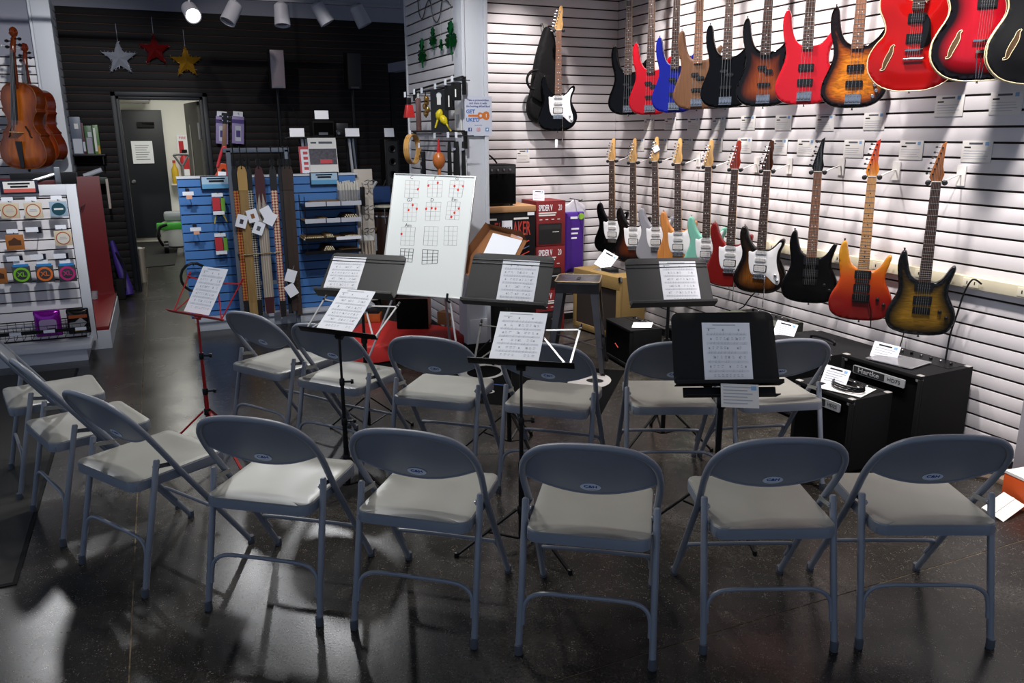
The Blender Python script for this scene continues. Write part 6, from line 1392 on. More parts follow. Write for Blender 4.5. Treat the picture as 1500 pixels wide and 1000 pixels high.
star('gold tinsel star on the black wall above the doorway', 273, 91, 0.155, '#a87a1c')
for i, x in enumerate((325, 348.5)):
    P = at_y(x, 187, 9.42); t = thing('purple_pack', ('purple and white packaged accessory hanging on the black wall, left of the ukulele neck', 'purple and white packaged accessory hanging on the black wall, right of the ukulele neck')[i], 'package', P, None); t.rotation_euler = (0, R(5), 0)
    MB().box(-0.062, 0.062, -0.02, 0.02, -0.17, 0.12).build('carton', mat('lilac_pack', '#8f7fae', 0.5), t, bevel=0.003); MB().box(-0.05, 0.05, -0.003, 0.003, 0.12, 0.17).build('hang_tab', paper, t)
    MB().box(-0.062, 0.062, -0.022, -0.02, 0.045, 0.085).build('purple_band', mat('deep_purple', '#3b2470', 0.5), t); MB().box(-0.03, 0.03, -0.022, -0.02, -0.14, 0.02).build('picture', mat('grey_label_print', 0), t); MB().box(-0.02, 0.025, -0.0235, -0.022, -0.10, -0.03).build('dark_shape', mat('deep_purple', 0), t); MB().tube([(0, 0.08, 0.155), (0, -0.06, 0.155)], 0.003, 6).build('peg_hook', blackmetal, t)

# ------------------------------------------------------------------ blue slat gondola
BY = 7.30; ux0, ux1 = at_y(264, 300, BY).x, at_y(520, 256, BY).x; uz = at_y(300, 261, BY).z
bg_ = thing('blue_display', 'blue slatwall display unit behind the strap rack and the music stands', 'display unit', (0, BY, 0))
MB().box(ux0, ux1, 0.014, 0.10, 0.10, uz-0.004).build('backing', mat('blue_groove', '#16233f', 0.8), bg_)
z1 = uz
while z1 > 0.14:
    MB().box(ux0, ux1, 0, 0.014, max(0.12, z1-PITCH+0.010), z1).build('slat', blue_paint, bg_, smooth=False); z1 -= PITCH
MB().box(ux0-0.01, ux1+0.02, -0.01, 0.11, uz, uz+0.016).build('top_cap', post_white, bg_); MB().box(ux0-0.006, ux0, 0, 0.10, 0.10, uz).build('edge_strip', blue_paint, bg_)
MB().box(ux0+0.02, ux1+0.10, -0.10, 0.10, 0.085, 0.115).box(ux0+0.05, ux1+0.07, -0.07, 0.10, 0, 0.085).build('base_deck', mat('white_plinth', 0), bg_, bevel=0.003)
MB().box(ux1, ux1+0.17, 0.05, 0.08, 0.12, uz+0.045).build('side_panel', mat('beige_panel', '#c4b9ac', 0.6), bg_, bevel=0.003)
def disp_sign(label, x, y, w_=0.125):
    P = at_y(x, y, BY-0.03); t = thing('display_sign', label, 'sign', P); MB().box(-w_, w_, -0.005, 0.012, -0.055, 0.06).build('frame', mat('navy_frame', 0), t, bevel=0.003); MB().box(-w_+0.01, w_-0.01, -0.0065, -0.005, -0.045, 0.052).build('card', mat('pale_blue_card', '#a9c4d8', 0.6), t)
    MB().box(-w_+0.01, w_-0.01, -0.0075, -0.0065, -0.045, -0.008).build('blue_band', mat('mid_blue_band', '#5d9cc4', 0.6), t); MB().box(-0.06, 0.06, -0.008, -0.0065, 0.008, 0.024).box(-0.075, 0.07, -0.008, -0.0065, 0.032, 0.042).build('sign_words', inkblack, t)
disp_sign('small pale blue sign on the left part of the blue display, beside the strap rack', 317, 268)
disp_sign('small pale blue sign on the right part of the blue display, above the drumsticks', 475, 262)
for i, (x, y) in enumerate(((275, 284), (286, 336))):
    P = at_y(x, y, BY-0.10); t = thing('peg_hook', ('empty black peg hook with white and orange labels, upper left of the blue display', 'empty black peg hook with white and orange labels, lower on the blue display')[i], 'hook', P); MB().tube([(0, 0.1, 0.015), (0, -0.02, 0.015)], 0.004, 6).build('prong', blackmetal, t); MB().box(-0.04, 0.045, -0.024, -0.021, -0.01, 0.02).build('white_label', paper, t); MB().box(-0.015, 0.03, -0.0245, -0.0215, -0.04, -0.01).build('orange_label', mat('salmon_label', 0), t); MB().box(-0.015, 0.015, 0.08, 0.10, 0.01, 0.04).build('bracket', mat('navy_frame', 0), t)
for i, (x, y) in enumerate(((320, 299), (324, 357))):
    P = at_y(x, y, BY-0.06); t = thing('cable_pack', ('coiled black cable pack with red and green label near the top of the blue display', 'coiled black cable pack with red and green label lower on the blue display')[i], 'cable', P, 'packaged cables on the blue display')
    MB().tube([V((0.045*math.cos(a*0.42), -0.002*(a % 9), 0.095*math.sin(a*0.42))) for a in range(60)], 0.010, 8).build('coil', blackplastic, t); MB().box(-0.05, 0.012, -0.034, -0.028, -0.05, 0.06).build('red_label', mat('label_red', '#c0323a', 0.5), t); MB().box(0.018, 0.05, -0.034, -0.028, -0.06, 0.055).build('green_label', mat('label_green', '#6fa036', 0.5), t); MB().box(-0.05, 0.04, -0.036, -0.033, -0.085, -0.055).build('white_label', paper, t); MB().box(-0.05, 0.04, -0.036, -0.033, 0.065, 0.095).build('white_label', paper, t)
    if i == 0: MB().tube([(-0.03, -0.01, -0.09), (-0.045, -0.01, -0.16)], 0.006, 8).tube([(0.03, -0.02, -0.085), (0.055, -0.02, -0.15)], [0.008, 0.004], 8).build('plug', mat('label_yellow', '#c2a83a', 0.4), t)
    MB().tube([(0, 0.06, 0.10), (0, -0.05, 0.10)], 0.003, 6).build('peg_hook', blackmetal, t)
cc = thing('cable_coil', 'large black cable coil hanging low on the blue display behind the red stand', 'cable', at_y(285, 405, BY-0.05)); MB().tube([V((0.11*math.cos(a*0.42), -0.03-0.0012*(a % 15), 0.12*math.sin(a*0.42))) for a in range(75)], 0.011, 8).build('coil', blackplastic, cc); MB().tube([(0, 0.05, 0.105), (0, -0.08, 0.105)], 0.003, 6).build('peg_hook', blackmetal, cc)
# wire shelves with drumsticks
stick_w = mat('drumstick_wood', '#8a6a40', 0.5); stick_t = mat('drumstick_dark', '#3f2a14', 0.5)
rk = thing('stick_rack', 'black wire rack with four white labelled shelves of drumsticks on the blue display', 'rack', (0, 0, 0)); levels = []
RYF = 7.00
for lv, (yl, yr) in enumerate(((300, 294), (324, 318.5), (351, 344), (369, 364))):
    a, b = at_y(447, yl, RYF), at_y(529, yr, RYF); z = (a.z+b.z)/2; levels.append((a.x, b.x, z))
    MB().box(a.x, b.x, RYF, BY-0.001, z-0.022, z-0.018).build('shelf', blackmetal, rk)
    MB().box(a.x, b.x, RYF-0.006, RYF, z-0.026, z+0.012 if lv < 2 else z+0.002).build('label_rail', mat('grey_label_print', 0) if lv < 2 else blackplastic, rk)
    if lv == 2: MB().box(a.x+(b.x-a.x)*0.55, b.x, RYF-0.008, RYF-0.006, z-0.024, z+0.004).build('price_label', paper, rk)
    for q in (0.36, 0.62): MB().box(a.x+(b.x-a.x)*q, a.x+(b.x-a.x)*q+0.008, RYF-0.0075, RYF, z-0.026, z+0.013).build('label_gap', inkblack, rk)
ax_, bx_ = levels[0][0], levels[0][1]
for x in (ax_-0.004, bx_+0.004): MB().bar((x, RYF+0.01, levels[3][2]-0.03), (x, RYF+0.01, levels[0][2]+0.06), 0.006, 0.006).bar((x, BY-0.02, levels[3][2]-0.03), (x, BY-0.02, levels[0][2]+0.06), 0.006, 0.006).build('upright', blackmetal, rk)
ds = {}
for key, m_ in (('pale', stick_w), ('dark', stick_t)):
    mb = MB().tube([(0, 0, 0), (0, 0.004, 0), (0, 0.006, 0), (0, 0.25, 0)], [0.005, 0.0072, 0.0075, 0.0075], 8); o = mb.build('drumstick', m_); o.data.materials.append(mat('stick_end', '#e3d3b0', 0.5))
    for pg_ in o.data.polygons:
        if all(o.data.vertices[i].co.y < 0.0065 for i in pg_.vertices): pg_.material_index = 1
    ds[key] = o.data; bpy.data.objects.remove(o)
rows = [(0, 0.14, 0.72, 0, 2, 'pale', 22), (1, 0.02, 0.24, 0, 1, 'pale', 9), (1, 0.28, 0.42, 0, 2, 'pale', 6), (1, 0.68, 0.98, 0, 4, 'dark', 8), (2, 0.0, 0.34, 0, 2, 'pale', 11), (2, 0.37, 0.52, 0, 3, 'pale', 6), (2, 0.53, 0.68, 0, 1, 'pale', 6), (2, 0.72, 0.98, 0, 2, 'dark', 9), (3, 0.34, 0.54, 0, 4, 'dark', 7), (3, 0.66, 0.98, 0, 1, 'pale', 9)]
lvn = ['top', 'second', 'third', 'bottom']
for lv, q0_, q1_, _, nrow, key, cnt in rows:
    xa, xb, z = levels[lv]
    for r_ in range(nrow):
        for k in range(cnt-r_):
            x = xa+(xb-xa)*(q0_+(q1_-q0_)*(k+0.5*r_)/max(1, cnt-1)); 
            o = link('drumstick', ds[key], None, Matrix.Translation((x, RYF+0.012+random.uniform(0, .02), z-0.018+0.0076+r_*0.0135)))
            tag(o, ('pale' if key == 'pale' else 'dark brown')+' drumstick lying end-on on the '+lvn[lv]+' shelf of the stick rack', 'drumstick', key+' drumsticks on the '+lvn[lv]+' rack shelf')
jar = thing('stick_jar', 'clear tub full of white tipped sticks at the top right of the stick rack', 'tub', V((levels[0][1]-0.09, RYF+0.10, levels[0][2]+0.002))); MB().box(-0.09, 0.09, -0.07, 0.07, -0.018, 0.10).build('clear_tub', mat('clear_plastic', 0), jar, bevel=0.006)
tips = MB()
for i in range(7):
    for j in range(4): tips.tube([(-0.07+0.023*i, -0.05+0.033*j, 0.0), (-0.075+0.025*i, -0.055+0.036*j, 0.14+0.012*((i*3+j*5) % 4))], [0.007, 0.008], 6)
tag(tips.build('white_tipped_sticks', mat('stick_white', '#d6d0c4', 0.5), jar), kind='stuff')
# wire jazz-brush hooks and pale stick bundle on the beige side panel
pn = thing('hook_rack', 'chrome wire hooks on the beige panel at the end of the blue display', 'hooks', (0, 0, 0))
for i, y in enumerate((270, 307, 340)):
    for x in (533, 541):
        P = at_y(x, y, 7.26); MB().tube(cr([P+V((0, 0.08, 0.01)), P+V((0, -0.05, 0)), P+V((0.02, -0.09, 0.02)), P+V((0.03, -0.06, 0.04)), P+V((0.0, -0.03, 0.03))], 4), 0.004, 6).build('wire_hook', chrome, pn)
P = at_y(531, 285, 7.22); MB().box(P.x-0.02, P.x+0.02, P.y-0.02, P.y+0.02, P.z-0.1, P.z+0.07).build('black_clapper', blackplastic, pn, bevel=0.008)
sbn = thing('stick_bundle', 'bundle of pale wooden rods with dark red tips hanging on the beige panel', 'stick bundle', at_y(538, 352, 7.24))
for k in range(4): MB().tube([(-0.045+0.03*k, 0, 0.03), (-0.045+0.03*k, -0.01, -0.16)], 0.011, 8).build('rod', mat('pale_rod', '#b9a794', 0.5), sbn); MB().lathe([(0.012, 0), (0.013, 0.02)], 8, Matrix.Translation((-0.045+0.03*k, -0.01, -0.18))).build('red_tip', mat('maroon', 0), sbn)
MB().box(-0.06, 0.06, -0.015, 0.0, 0.0, 0.05).build('wrap', paper2, sbn); MB().tube([(0, 0.02, 0.04), (0, 0.09, 0.05)], 0.004, 6).build('peg_hook', blackmetal, sbn)
# magazines on top
mg = thing('magazine', 'magazine with crowd photograph cover standing on the blue display', 'magazine', pose(at_y(476, 255, BY+0.02)+V((0, 0, 0.01)), 0, 12)); MB().box(-0.125, 0.125, 0.004, 0.31, -0.006, 0).build('pages', paper2, mg); MB().box(-0.12, 0.12, 0.075, 0.215, 0, 0.001).build('cover_photo', mat('cover_photo', '#3a3440', 0.5, grain=0.7, gscale=(45, 45, 45)), mg); MB().box(-0.03, 0.075, 0.085, 0.12, 0.001, 0.002).build('red_box', mat('label_red', 0), mg); MB().box(-0.10, -0.05, 0.26, 0.275, 0, 0.001).box(-0.03, 0.09, 0.258, 0.277, 0, 0.001).build('title_words', ink, mg)
mg = thing('magazine', 'red and white leaflet standing left of the crowd photograph magazine', 'magazine', pose(at_y(455, 255, BY+0.06)+V((0, 0, 0.008)), 0, 10)); MB().box(-0.085, 0.05, 0.004, 0.235, -0.004, 0).build('pages', paper, mg); MB().box(-0.085, 0.05, 0.21, 0.235, 0, 0.001).box(-0.085, -0.07, 0.004, 0.21, 0, 0.001).build('red_border', mat('label_red', 0), mg)
for i in range(4): MB().box(-0.05, -0.01, 0.03+0.045*i, 0.055+0.045*i, 0, 0.001).build('small_picture', mat('label_red', 0), mg)
pkp = at_z(468, 462, 0.0)+V((0, -0.06, 0.0))
for i in range(3):
    pk = thing('small_carton', ('bottom', 'middle', 'top')[i]+' white carton of a stack at the foot of the blue display', 'carton', pkp+V((0.015*i, 0, 0.0555*i)), 'white cartons at the foot of the blue display')
    MB().box(-0.10, 0.10, -0.05, 0.05, 0, 0.055).build('carton', paper2, pk, bevel=0.003); MB().box(-0.03, 0.05, -0.0515, -0.05, 0.012, 0.04).build('orange_print', mat('salmon_label', 0), pk)

# ------------------------------------------------------------------ strap rack
KY = 6.95
kx0, kx1 = at_y(334, 224, KY).x, at_y(419, 219, KY).x; kz = at_y(375, 223, KY).z
sr = thing('strap_rack', 'grey steel frame rack hung with guitar straps in front of the blue display', 'rack', V(((kx0+kx1)/2, KY, 0))); hw2 = (kx1-kx0)/2; gm = mat('rack_grey', '#5c6470', 0.5)
for sx in (-1, 1): MB().box(sx*hw2-0.018, sx*hw2+0.018, -0.018, 0.018, 0.012, kz+0.02).build('upright', gm, sr, bevel=0.003); MB().box(sx*hw2-0.02, sx*hw2+0.02, -0.22, 0.16, 0, 0.03).build('foot', gm, sr, bevel=0.003)
MB().box(-hw2-0.04, hw2+0.02, -0.018, 0.018, kz, kz+0.035).build('top_rail', gm, sr, bevel=0.003); MB().box(-hw2, hw2, -0.012, 0.012, 0.42, 0.45).build('lower_rail', gm, sr)
hp_ = at_y(375, 372, KY-0.07).z; MB().tube([(-hw2+0.02, -0.075, hp_), (hw2-0.12, -0.075, hp_+0.004)], 0.005, 8).tube([(-hw2+0.02, -0.075, hp_), (-hw2, 0, hp_)], 0.005, 8).build('retaining_bar', mat('dark_brass', '#5a4c30', 0.4, 0.5), sr)
strapspec = [(352, 'tan suede guitar strap with round leather end, leftmost on the rack front', '#8f7142', 0.034, 'tan', 0),
             (362, 'narrow black and white patterned guitar strap behind the striped one', '#5a5650', 0.024, 'pat', 0.03),
             (377, 'grey striped guitar strap with dark red leather end', '#8f8577', 0.040, 'stripe', 0),
             (397, 'red and cream woven guitar strap with black leather end', '#9c5148', 0.026, 'woven', 0),
             (409, 'dark navy guitar strap between the woven and the brown leather straps', '#15181f', 0.020, 'plain', 0.02),
             (415, 'dark brown leather guitar strap at the right of the rack', '#2e211a', 0.026, 'plain', 0),
             (422, 'dark brown leather guitar strap with punched holes, rightmost on the rack', '#33251d', 0.024, 'holes', 0.01),
             (342, 'red patterned guitar strap at the left, behind the tan one', '#8c2a24', 0.022, 'redpat', 0.03)]
for i, (px, lab, col, hw3, kd, dy) in enumerate(strapspec):
    X = at_y(px, 240, KY).x; zt_ = at_y(px, 242, KY-0.05).z; Y = KY-0.055+dy; zb2 = 0.14+0.02*(i % 3); L2 = zt_-zb2
    t = thing('guitar_strap', lab, 'strap', V((X, Y, zt_)), 'guitar straps on the rack')
    if kd in ('pat', 'woven', 'redpat'):
        m = bpy.data.materials.new('woven_strap_'+kd); m.use_nodes = True; nt = m.node_tree; b_ = nt.nodes['Principled BSDF']; b_.inputs['Roughness'].default_value = 0.8
        tc = nt.nodes.new('ShaderNodeTexCoord'); ck = nt.nodes.new('ShaderNodeTexChecker'); mp = nt.nodes.new('ShaderNodeMapping'); mp.inputs['Rotation'].default_value = (0, R(45), 0); ck.inputs['Scale'].default_value = 75 if kd == 'pat' else 60
        c1_, c2_ = {'pat': ('#1b1a1a', '#a8a196'), 'woven': ('#8c3a34', '#c8b89a'), 'redpat': ('#8c1f1c', '#b07a30')}[kd]
        ck.inputs['Color1'].default_value = lin(c1_); ck.inputs['Color2'].default_value = lin(c2_)
        nt.links.new(tc.outputs['Object'], mp.inputs['Vector']); nt.links.new(mp.outputs['Vector'], ck.inputs['Vector']); nt.links.new(ck.outputs['Color'], b_.inputs['Base Color'])
    else: m = mat('strap_'+col.strip('#'), col, 0.75, grain=0.15, gscale=(40, 40, 6))
    leather = {'tan': mat('tan_leather', '#b08c50', 0.6), 'stripe': mat('oxblood_leather', '#3f171c', 0.5), 'woven': mat('black_leather', '#121214', 0.5), 'pat': mat('black_leather', 0), 'plain': m, 'holes': m, 'redpat': mat('black_leather', 0)}[kd]
    MB().box(-hw3, hw3, -0.003, 0.003, -L2, -0.13).build('webbing', m, t, bevel=0.001)
    if kd == 'stripe':
        for xx in (-0.018, 0.0, 0.018): MB().box(xx-0.003, xx+0.003, -0.0042, -0.003, -L2, -0.20).build('woven_stripe', mat('pale_strap', 0), t)
    MB().prism([(-hw3*1.05, -0.20), (hw3*1.05, -0.20), (hw3*1.1, -0.06), (hw3*0.75, -0.015), (0, 0.0), (-hw3*0.75, -0.015), (-hw3*1.1, -0.06)] if kd != 'stripe' else [(-hw3*0.9, -0.33), (-hw3*0.3, -0.22), (0, -0.36), (hw3*0.3, -0.22), (hw3*0.95, -0.33), (hw3*1.02, -0.10), (hw3*0.6, -0.02), (0, 0), (-hw3*0.6, -0.02), (-hw3*1.02, -0.10)], 0.003, 0.007, FLIP).build('leather_end', leather, t)
    MB().prism([(-hw3*0.8, -L2), (hw3*0.8, -L2), (hw3, -L2+0.14), (-hw3, -L2+0.14)], 0.003, 0.006, FLIP).build('leather_end', leather if kd != 'tan' else m, t)
    MB().lathe([(0.006, 0.0065), (0.006, 0.0078)], 8, Matrix.Translation((0, 0, -0.025)) @ FLIP).build('button_hole', inkblack, t)
    if kd == 'holes':
        for q in range(8): MB().lathe([(0.004, 0.003), (0.004, 0.0042)], 6, Matrix.Translation((0, 0, -L2+0.10+0.035*q)) @ FLIP).build('punched_hole', ink, t)
    cl = MB().tube(cr([(0, 0.055-dy, kz+0.036-zt_), (0, 0.02-dy*0.3, kz+0.045-zt_), (0, -0.006, kz+0.0-zt_), (0, -0.012, -0.02)], 4), 0.0035, 6).build('hook', blackmetal, t)
    MB().box(-0.018, 0.018, -0.012, -0.004, 0.0, 0.05).build('hook_clip', blackmetal, t)
for i, (x, y, rl, lab) in enumerate(((354, 324, -18, 'white picture card tied to the tan strap'), (370, 316, 14, 'white card with brown shape tied between tan and striped straps'), (379, 334, -22, 'white card with small black figure tied to the striped strap'), (391, 312, 25, 'blank white card tied to the woven strap, upper one'), (396, 320, -30, 'blank white card tied to the woven strap, lower one'), (427, 425, 28, 'blank white card low on the rightmost strap'), (426, 404, -20, 'blank white card tied above the low one on the rightmost strap'))):
    t = thing('strap_card', lab, 'tag', pose(at_y(x, y, KY-0.085-0.006*i), 0, 0, rl), 'cards tied to the straps'); MB().box(-0.042, 0.042, -0.052, 0.052, -0.001, 0).build('card', paper, t)
    if i < 3: MB().box(-0.014, 0.014, -0.022, 0.016, 0, 0.0006).build('printed_picture', [mat('cover_photo', 0), cardb, ink][i], t)
    MB().tube([(0, 0.05, 0.0), (0.005, 0.09, -0.01)], 0.001, 5).build('string_tie', ink2, t)
# ukulele with red strap behind the rack
uk = thing('ukulele', 'small orange ukulele with brown neck and black headstock standing behind the strap rack', 'ukulele', pose(at_y(327, 262, 7.38), 0, 2, -7))
uo = [(0, 0), (0.06, 0.004), (0.098, 0.04), (0.10, 0.085), (0.078, 0.13), (0.066, 0.16), (0.076, 0.20), (0.066, 0.235), (0.03, 0.25), (0, 0.252)]; uo = uo+[(-x, y) for x, y in uo[-2:0:-1]]
USC = Matrix.Translation((0, -0.05, 0)) @ Matrix.Scale(0.72, 4)
build_plate(plate([(p.x, p.y) for p in cr([V((x, y, 0)) for x, y in uo], 3, True)], -0.06, 0, 0.005, 0.03), 'body', mat('orange_uke', '#c0481c', 0.3, coat=0.4), uk, USC)
MB().prism([(-0.02, 0.24), (0.02, 0.24), (0.017, 0.46), (-0.017, 0.46)], -0.012, 0.008).build('neck', mat('uke_neck', '#6d4c34', 0.5), uk, bevel=0.003); MB().prism([(-0.02, 0.46), (0.02, 0.46), (0.03, 0.54), (0.018, 0.55), (-0.018, 0.55), (-0.03, 0.54)], -0.01, 0.004).build('headstock', inkblack, uk, bevel=0.002); MB().lathe([(0.026, 0.0), (0.026, 0.001)], 16, USC @ Matrix.Translation((0, 0.165, 0))).build('sound_hole', inkblack, uk); MB().box(-0.03, 0.03, 0.0, 0.012, 0, 0.006).build('bridge', rosewood, uk)
for sx in (-1, 1):
    for y in (0.485, 0.52): MB().tube([(sx*0.02, y, -0.012), (sx*0.02, y, 0.008)], 0.005, 8).tube([(sx*0.02, y, -0.01), (sx*0.045, y, -0.01)], [0.004, 0.007], 8).build('tuner', chrome, uk)
MB().tube(cr([(-0.05, 0.10, 0.01), (-0.01, 0.26, 0.03), (0.02, 0.22, 0.03), (0.04, 0.0, 0.03), (0.05, -0.2, 0.03)], 6), 0.012, 8).build('red_strap', mat('label_red', 0), uk); MB().box(-0.045, 0.02, -0.02, 0.06, 0.012, 0.015).build('price_label', paper, uk)

# ------------------------------------------------------------------ speakers and table against the black wall
def pole_speaker(label, px0, px1, py0, py1, Y, m, lean=5, chromeish=False):
    a, b = at_y(px0, py0, Y), at_y(px1, py1, Y); cx = (a.x+b.x)/2; w2 = (b.x-a.x)/2; t = thing('pole_speaker', label, 'speaker', V((cx, Y+0.14, 0)), 'pole mounted speakers at the black wall'); SM_ = Matrix.Translation((0, 0, b.z)) @ Matrix.Rotation(R(lean), 4, 'X'); h2 = a.z-b.z
    MB().prism([(-w2, -0.14), (w2, -0.14), (w2*0.85, 0.10), (-w2*0.85, 0.10)], 0, h2).build('cabinet', m, t, SM_, bevel=0.012); gr = mat('sheer_grille', '#a5979b', 0.35, 0.2, bump=1.0, bscale=70) if chromeish else mat('dark_grille', '#18181a', 0.5, bump=0.8, bscale=300)
    MB().box(-w2+0.006, w2-0.006, -0.150, -0.139, 0.012, h2-0.008).build('grille', gr, t, SM_, bevel=0.004)
    MB().box(-w2*0.6, w2*0.6, -0.154, -0.150, 0.015, 0.034).build('badge', steel, t, SM_); MB().tube([(-w2*1.03, -0.02, h2*0.2), (-w2*1.25, -0.02, h2*0.22), (-w2*1.25, -0.02, h2*0.4), (-w2*1.03, -0.02, h2*0.42)], 0.008, 8).build('handle', blackplastic, t, SM_)
    MB().tube([(0, 0.0, 0.02), (0, 0, b.z+0.06)], 0.017, 12).build('pole', blackmetal, t); MB().lathe([(0.16, 0), (0.17, 0.008), (0.16, 0.02), (0.03, 0.03)], 20).build('round_base', blackmetal, t)
    return t, V((cx, Y+0.14, b.z))
t, sp1 = pole_speaker('pole speaker with bright sparkling grille on the black wall', 393, 419, 70, 129, 9.02, mat('speaker_grey', '#2a282a', 0.5), chromeish=True)
t, sp2 = pole_speaker('all black pole speaker on the black wall, right of the sparkling one', 507, 530, 75, 130, 9.02, blackplastic)
cord('thin black cable falling from the sparkling pole speaker', [sp1+V((0.03, -0.02, 0)), at_y(425, 150, 9.2), at_y(436, 178, 9.2), at_y(444, 198, 9.2), at_y(455, 230, 9.2)])
TY = 8.35; tx0, tx1 = at_y(418, 200, TY).x, at_y(528, 199, TY).x; tz = at_y(475, 200, TY).z
tb_ = thing('equipment_table', 'tall black stand with silver legs carrying the mixer and cards', 'stand', (0, TY, 0)); MB().box(tx0, tx1, -0.1, 0.32, tz-0.02, tz).build('top', blackmetal, tb_, bevel=0.003)
for (xa, xb) in ((tx0+0.16, tx0+0.22), (tx1-0.12, tx1-0.02)):
    for dx in (0, 0.035): MB().tube([(xa+dx, 0.0, tz-0.02), (xb+dx, 0.0, 0.02)], 0.014, 8).build('leg', silver_m if dx == 0 else steel, tb_); MB().lathe([(0.016, 0), (0.016, 0.03)], 8, Matrix.Translation((xb+dx, 0, 0))).build('rubber_foot', blackplastic, tb_)
MB().tube([(tx0+0.17, 0.2, tz-0.02), (tx0+0.17, 0.2, 0)], 0.014, 8).build('leg', blackmetal, tb_); MB().tube([(tx1-0.1, 0.2, tz-0.02), (tx1-0.1, 0.2, 0)], 0.014, 8).build('leg', blackmetal, tb_)
ma, mb_ = at_y(458, 199, TY), at_y(488, 177, TY); mx = thing('mixer_box', 'black powered mixer box on the tall stand with a white card on top', 'mixer', V(((ma.x+mb_.x)/2, TY+0.05, tz+0.001))); w2 = (mb_.x-ma.x)/2; h2 = mb_.z-tz
MB().box(-w2, w2, -0.08, 0.12, 0, h2).build('cabinet', tolex, mx, bevel=0.006); MB().box(-w2+0.012, w2-0.012, -0.086, -0.08, 0.02, h2-0.02).build('grille', grille, mx); MB().box(-0.05, 0.04, -0.089, -0.086, 0.015, 0.04).build('badge', steel, mx)
px_ = thing('dark_device', 'small dark electronic device beside the mixer box on the tall stand', 'device', V((mb_.x+0.09, TY+0.05, tz+0.001))); MB().box(-0.075, 0.10, -0.08, 0.08, 0, 0.06).build('body', blackplastic, px_, bevel=0.006); MB().box(-0.06, 0.06, -0.05, 0.08, 0.06, 0.13).build('upper_unit', mat('charcoal_panel', 0), px_, bevel=0.006); MB().lathe([(0.018, 0), (0.015, 0.02)], 10, Matrix.Translation((-0.05, -0.08, 0.03)) @ FLIP).build('knob', steel, px_)
glow = mat('bright_card', '#f4f4fa', 0.8)
for (x, y, w_, h_, lab, Y) in ((435, 194, 0.14, 0.085, 'white card at the left end of the tall stand', TY-0.06), (516, 194, 0.14, 0.085, 'white card at the right end of the tall stand', TY-0.06), (471, 168, 0.135, 0.085, 'white card standing on the mixer box', TY+0.02), (570, 194, 0.10, 0.09, 'white card on top of the black column speaker', TY-0.02)):
    paper_card(lab, at_y(x, y, Y), -5, 14, w_, h_, 0, lines=False, m=glow)
ca, cb_ = at_y(563, 204, TY), at_y(588, 300, TY); cs = thing('column_speaker', 'tall black column speaker right of the tall stand', 'speaker', V(((ca.x+cb_.x)/2, TY+0.10, 0))); w2 = (cb_.x-ca.x)/2; zz = cb_.z-0.05
MB().box(-w2, w2, -0.10, 0.10, 0.50, ca.z).build('cabinet', blackplastic, cs, bevel=0.006); MB().box(-w2*0.8, w2*0.75, -0.106, -0.10, 0.52, ca.z-0.02).build('grille', mat('dark_grille', '#18181a', 0.5), cs); MB().box(-w2-0.05, w2+0.05, -0.18, 0.2, 0, 0.50).build('bass_bin', tolex, cs, bevel=0.006)
for i in range(4): MB().lathe([(0.04, 0), (0.035, 0.006), (0.012, -0.004)], 14, Matrix.Translation((0, -0.106, ca.z-0.10-0.13*i)) @ FLIP).build('driver', blackmetal, cs)
# congas and percussion bag
for i, (x, y, r, lab) in enumerate(((563, 301, 0.115, 'cream headed conga drum behind the whiteboard, left one'), (586, 309, 0.105, 'cream headed conga drum tucked further behind the whiteboard'))):
    P = at_y(x, y, 7.55+0.05*i); t = thing('conga', lab, 'drum', V((P.x, P.y, 0)), 'conga drums'); z = P.z
    MB().lathe([(r*0.62, 0.02), (r*0.75, 0.2), (r*1.0, z*0.6), (r*0.97, z-0.05)], 20).build('shell', mat('conga_shell', '#2c1a10', 0.35), t); MB().lathe([(r*0.98, z-0.01), (r*0.9, z), (r*0.4, z+0.004), (0.001, z+0.005)], 20).build('drum_head', mat('drum_skin', '#cfc8b4', 0.6), t); MB().lathe([(r*0.98, z-0.03), (r*1.06, z-0.03), (r*1.06, z-0.012), (r*0.98, z-0.012)], 20).build('rim', blackmetal, t); MB().lathe([(r*1.0, z-0.10), (r*1.02, z-0.10), (r*1.02, z-0.085), (r*1.0, z-0.085)], 20).build('band', chrome, t); MB().lathe([(r*0.66, 0), (r*0.66, 0.03)], 16).build('base_ring', blackplastic, t)
    for k in range(6): a = k*math.pi/3+0.3; MB().tube([(r*1.05*math.cos(a), r*1.05*math.sin(a), z-0.02), (r*1.06*math.cos(a), r*1.06*math.sin(a), z-0.16)], 0.004, 6).build('tuning_rod', chrome, t)
P = at_y(556, 283, 7.85); pb_ = thing('blue_bag', 'blue fabric bag of small percussion on a black shelf behind the beige panel', 'bag', P); MB().box(-0.10, 0.10, -0.06, 0.06, -0.09, 0.07).build('fabric_body', mat('denim_blue', '#1f3c6e', 0.8, bump=0.8, bscale=40), pb_, bevel=0.02); MB().tube([(-0.13, -0.05, -0.02), (-0.04, -0.06, 0.12)], 0.014, 8).build('silver_shaker', silver_m, pb_); MB().tube([(0.0, -0.03, 0.0), (0.06, -0.04, 0.13)], 0.01, 8).build('black_beater', blackplastic, pb_); MB().box(-0.2, 0.25, -0.12, 0.12, -0.12, -0.09).build('black_shelf', blackmetal, pb_); MB().box(-0.2, -0.17, -0.1, 0.1, -P.z, -0.12).box(0.22, 0.25, -0.1, 0.1, -P.z, -0.12).build('shelf_leg', blackmetal, pb_)
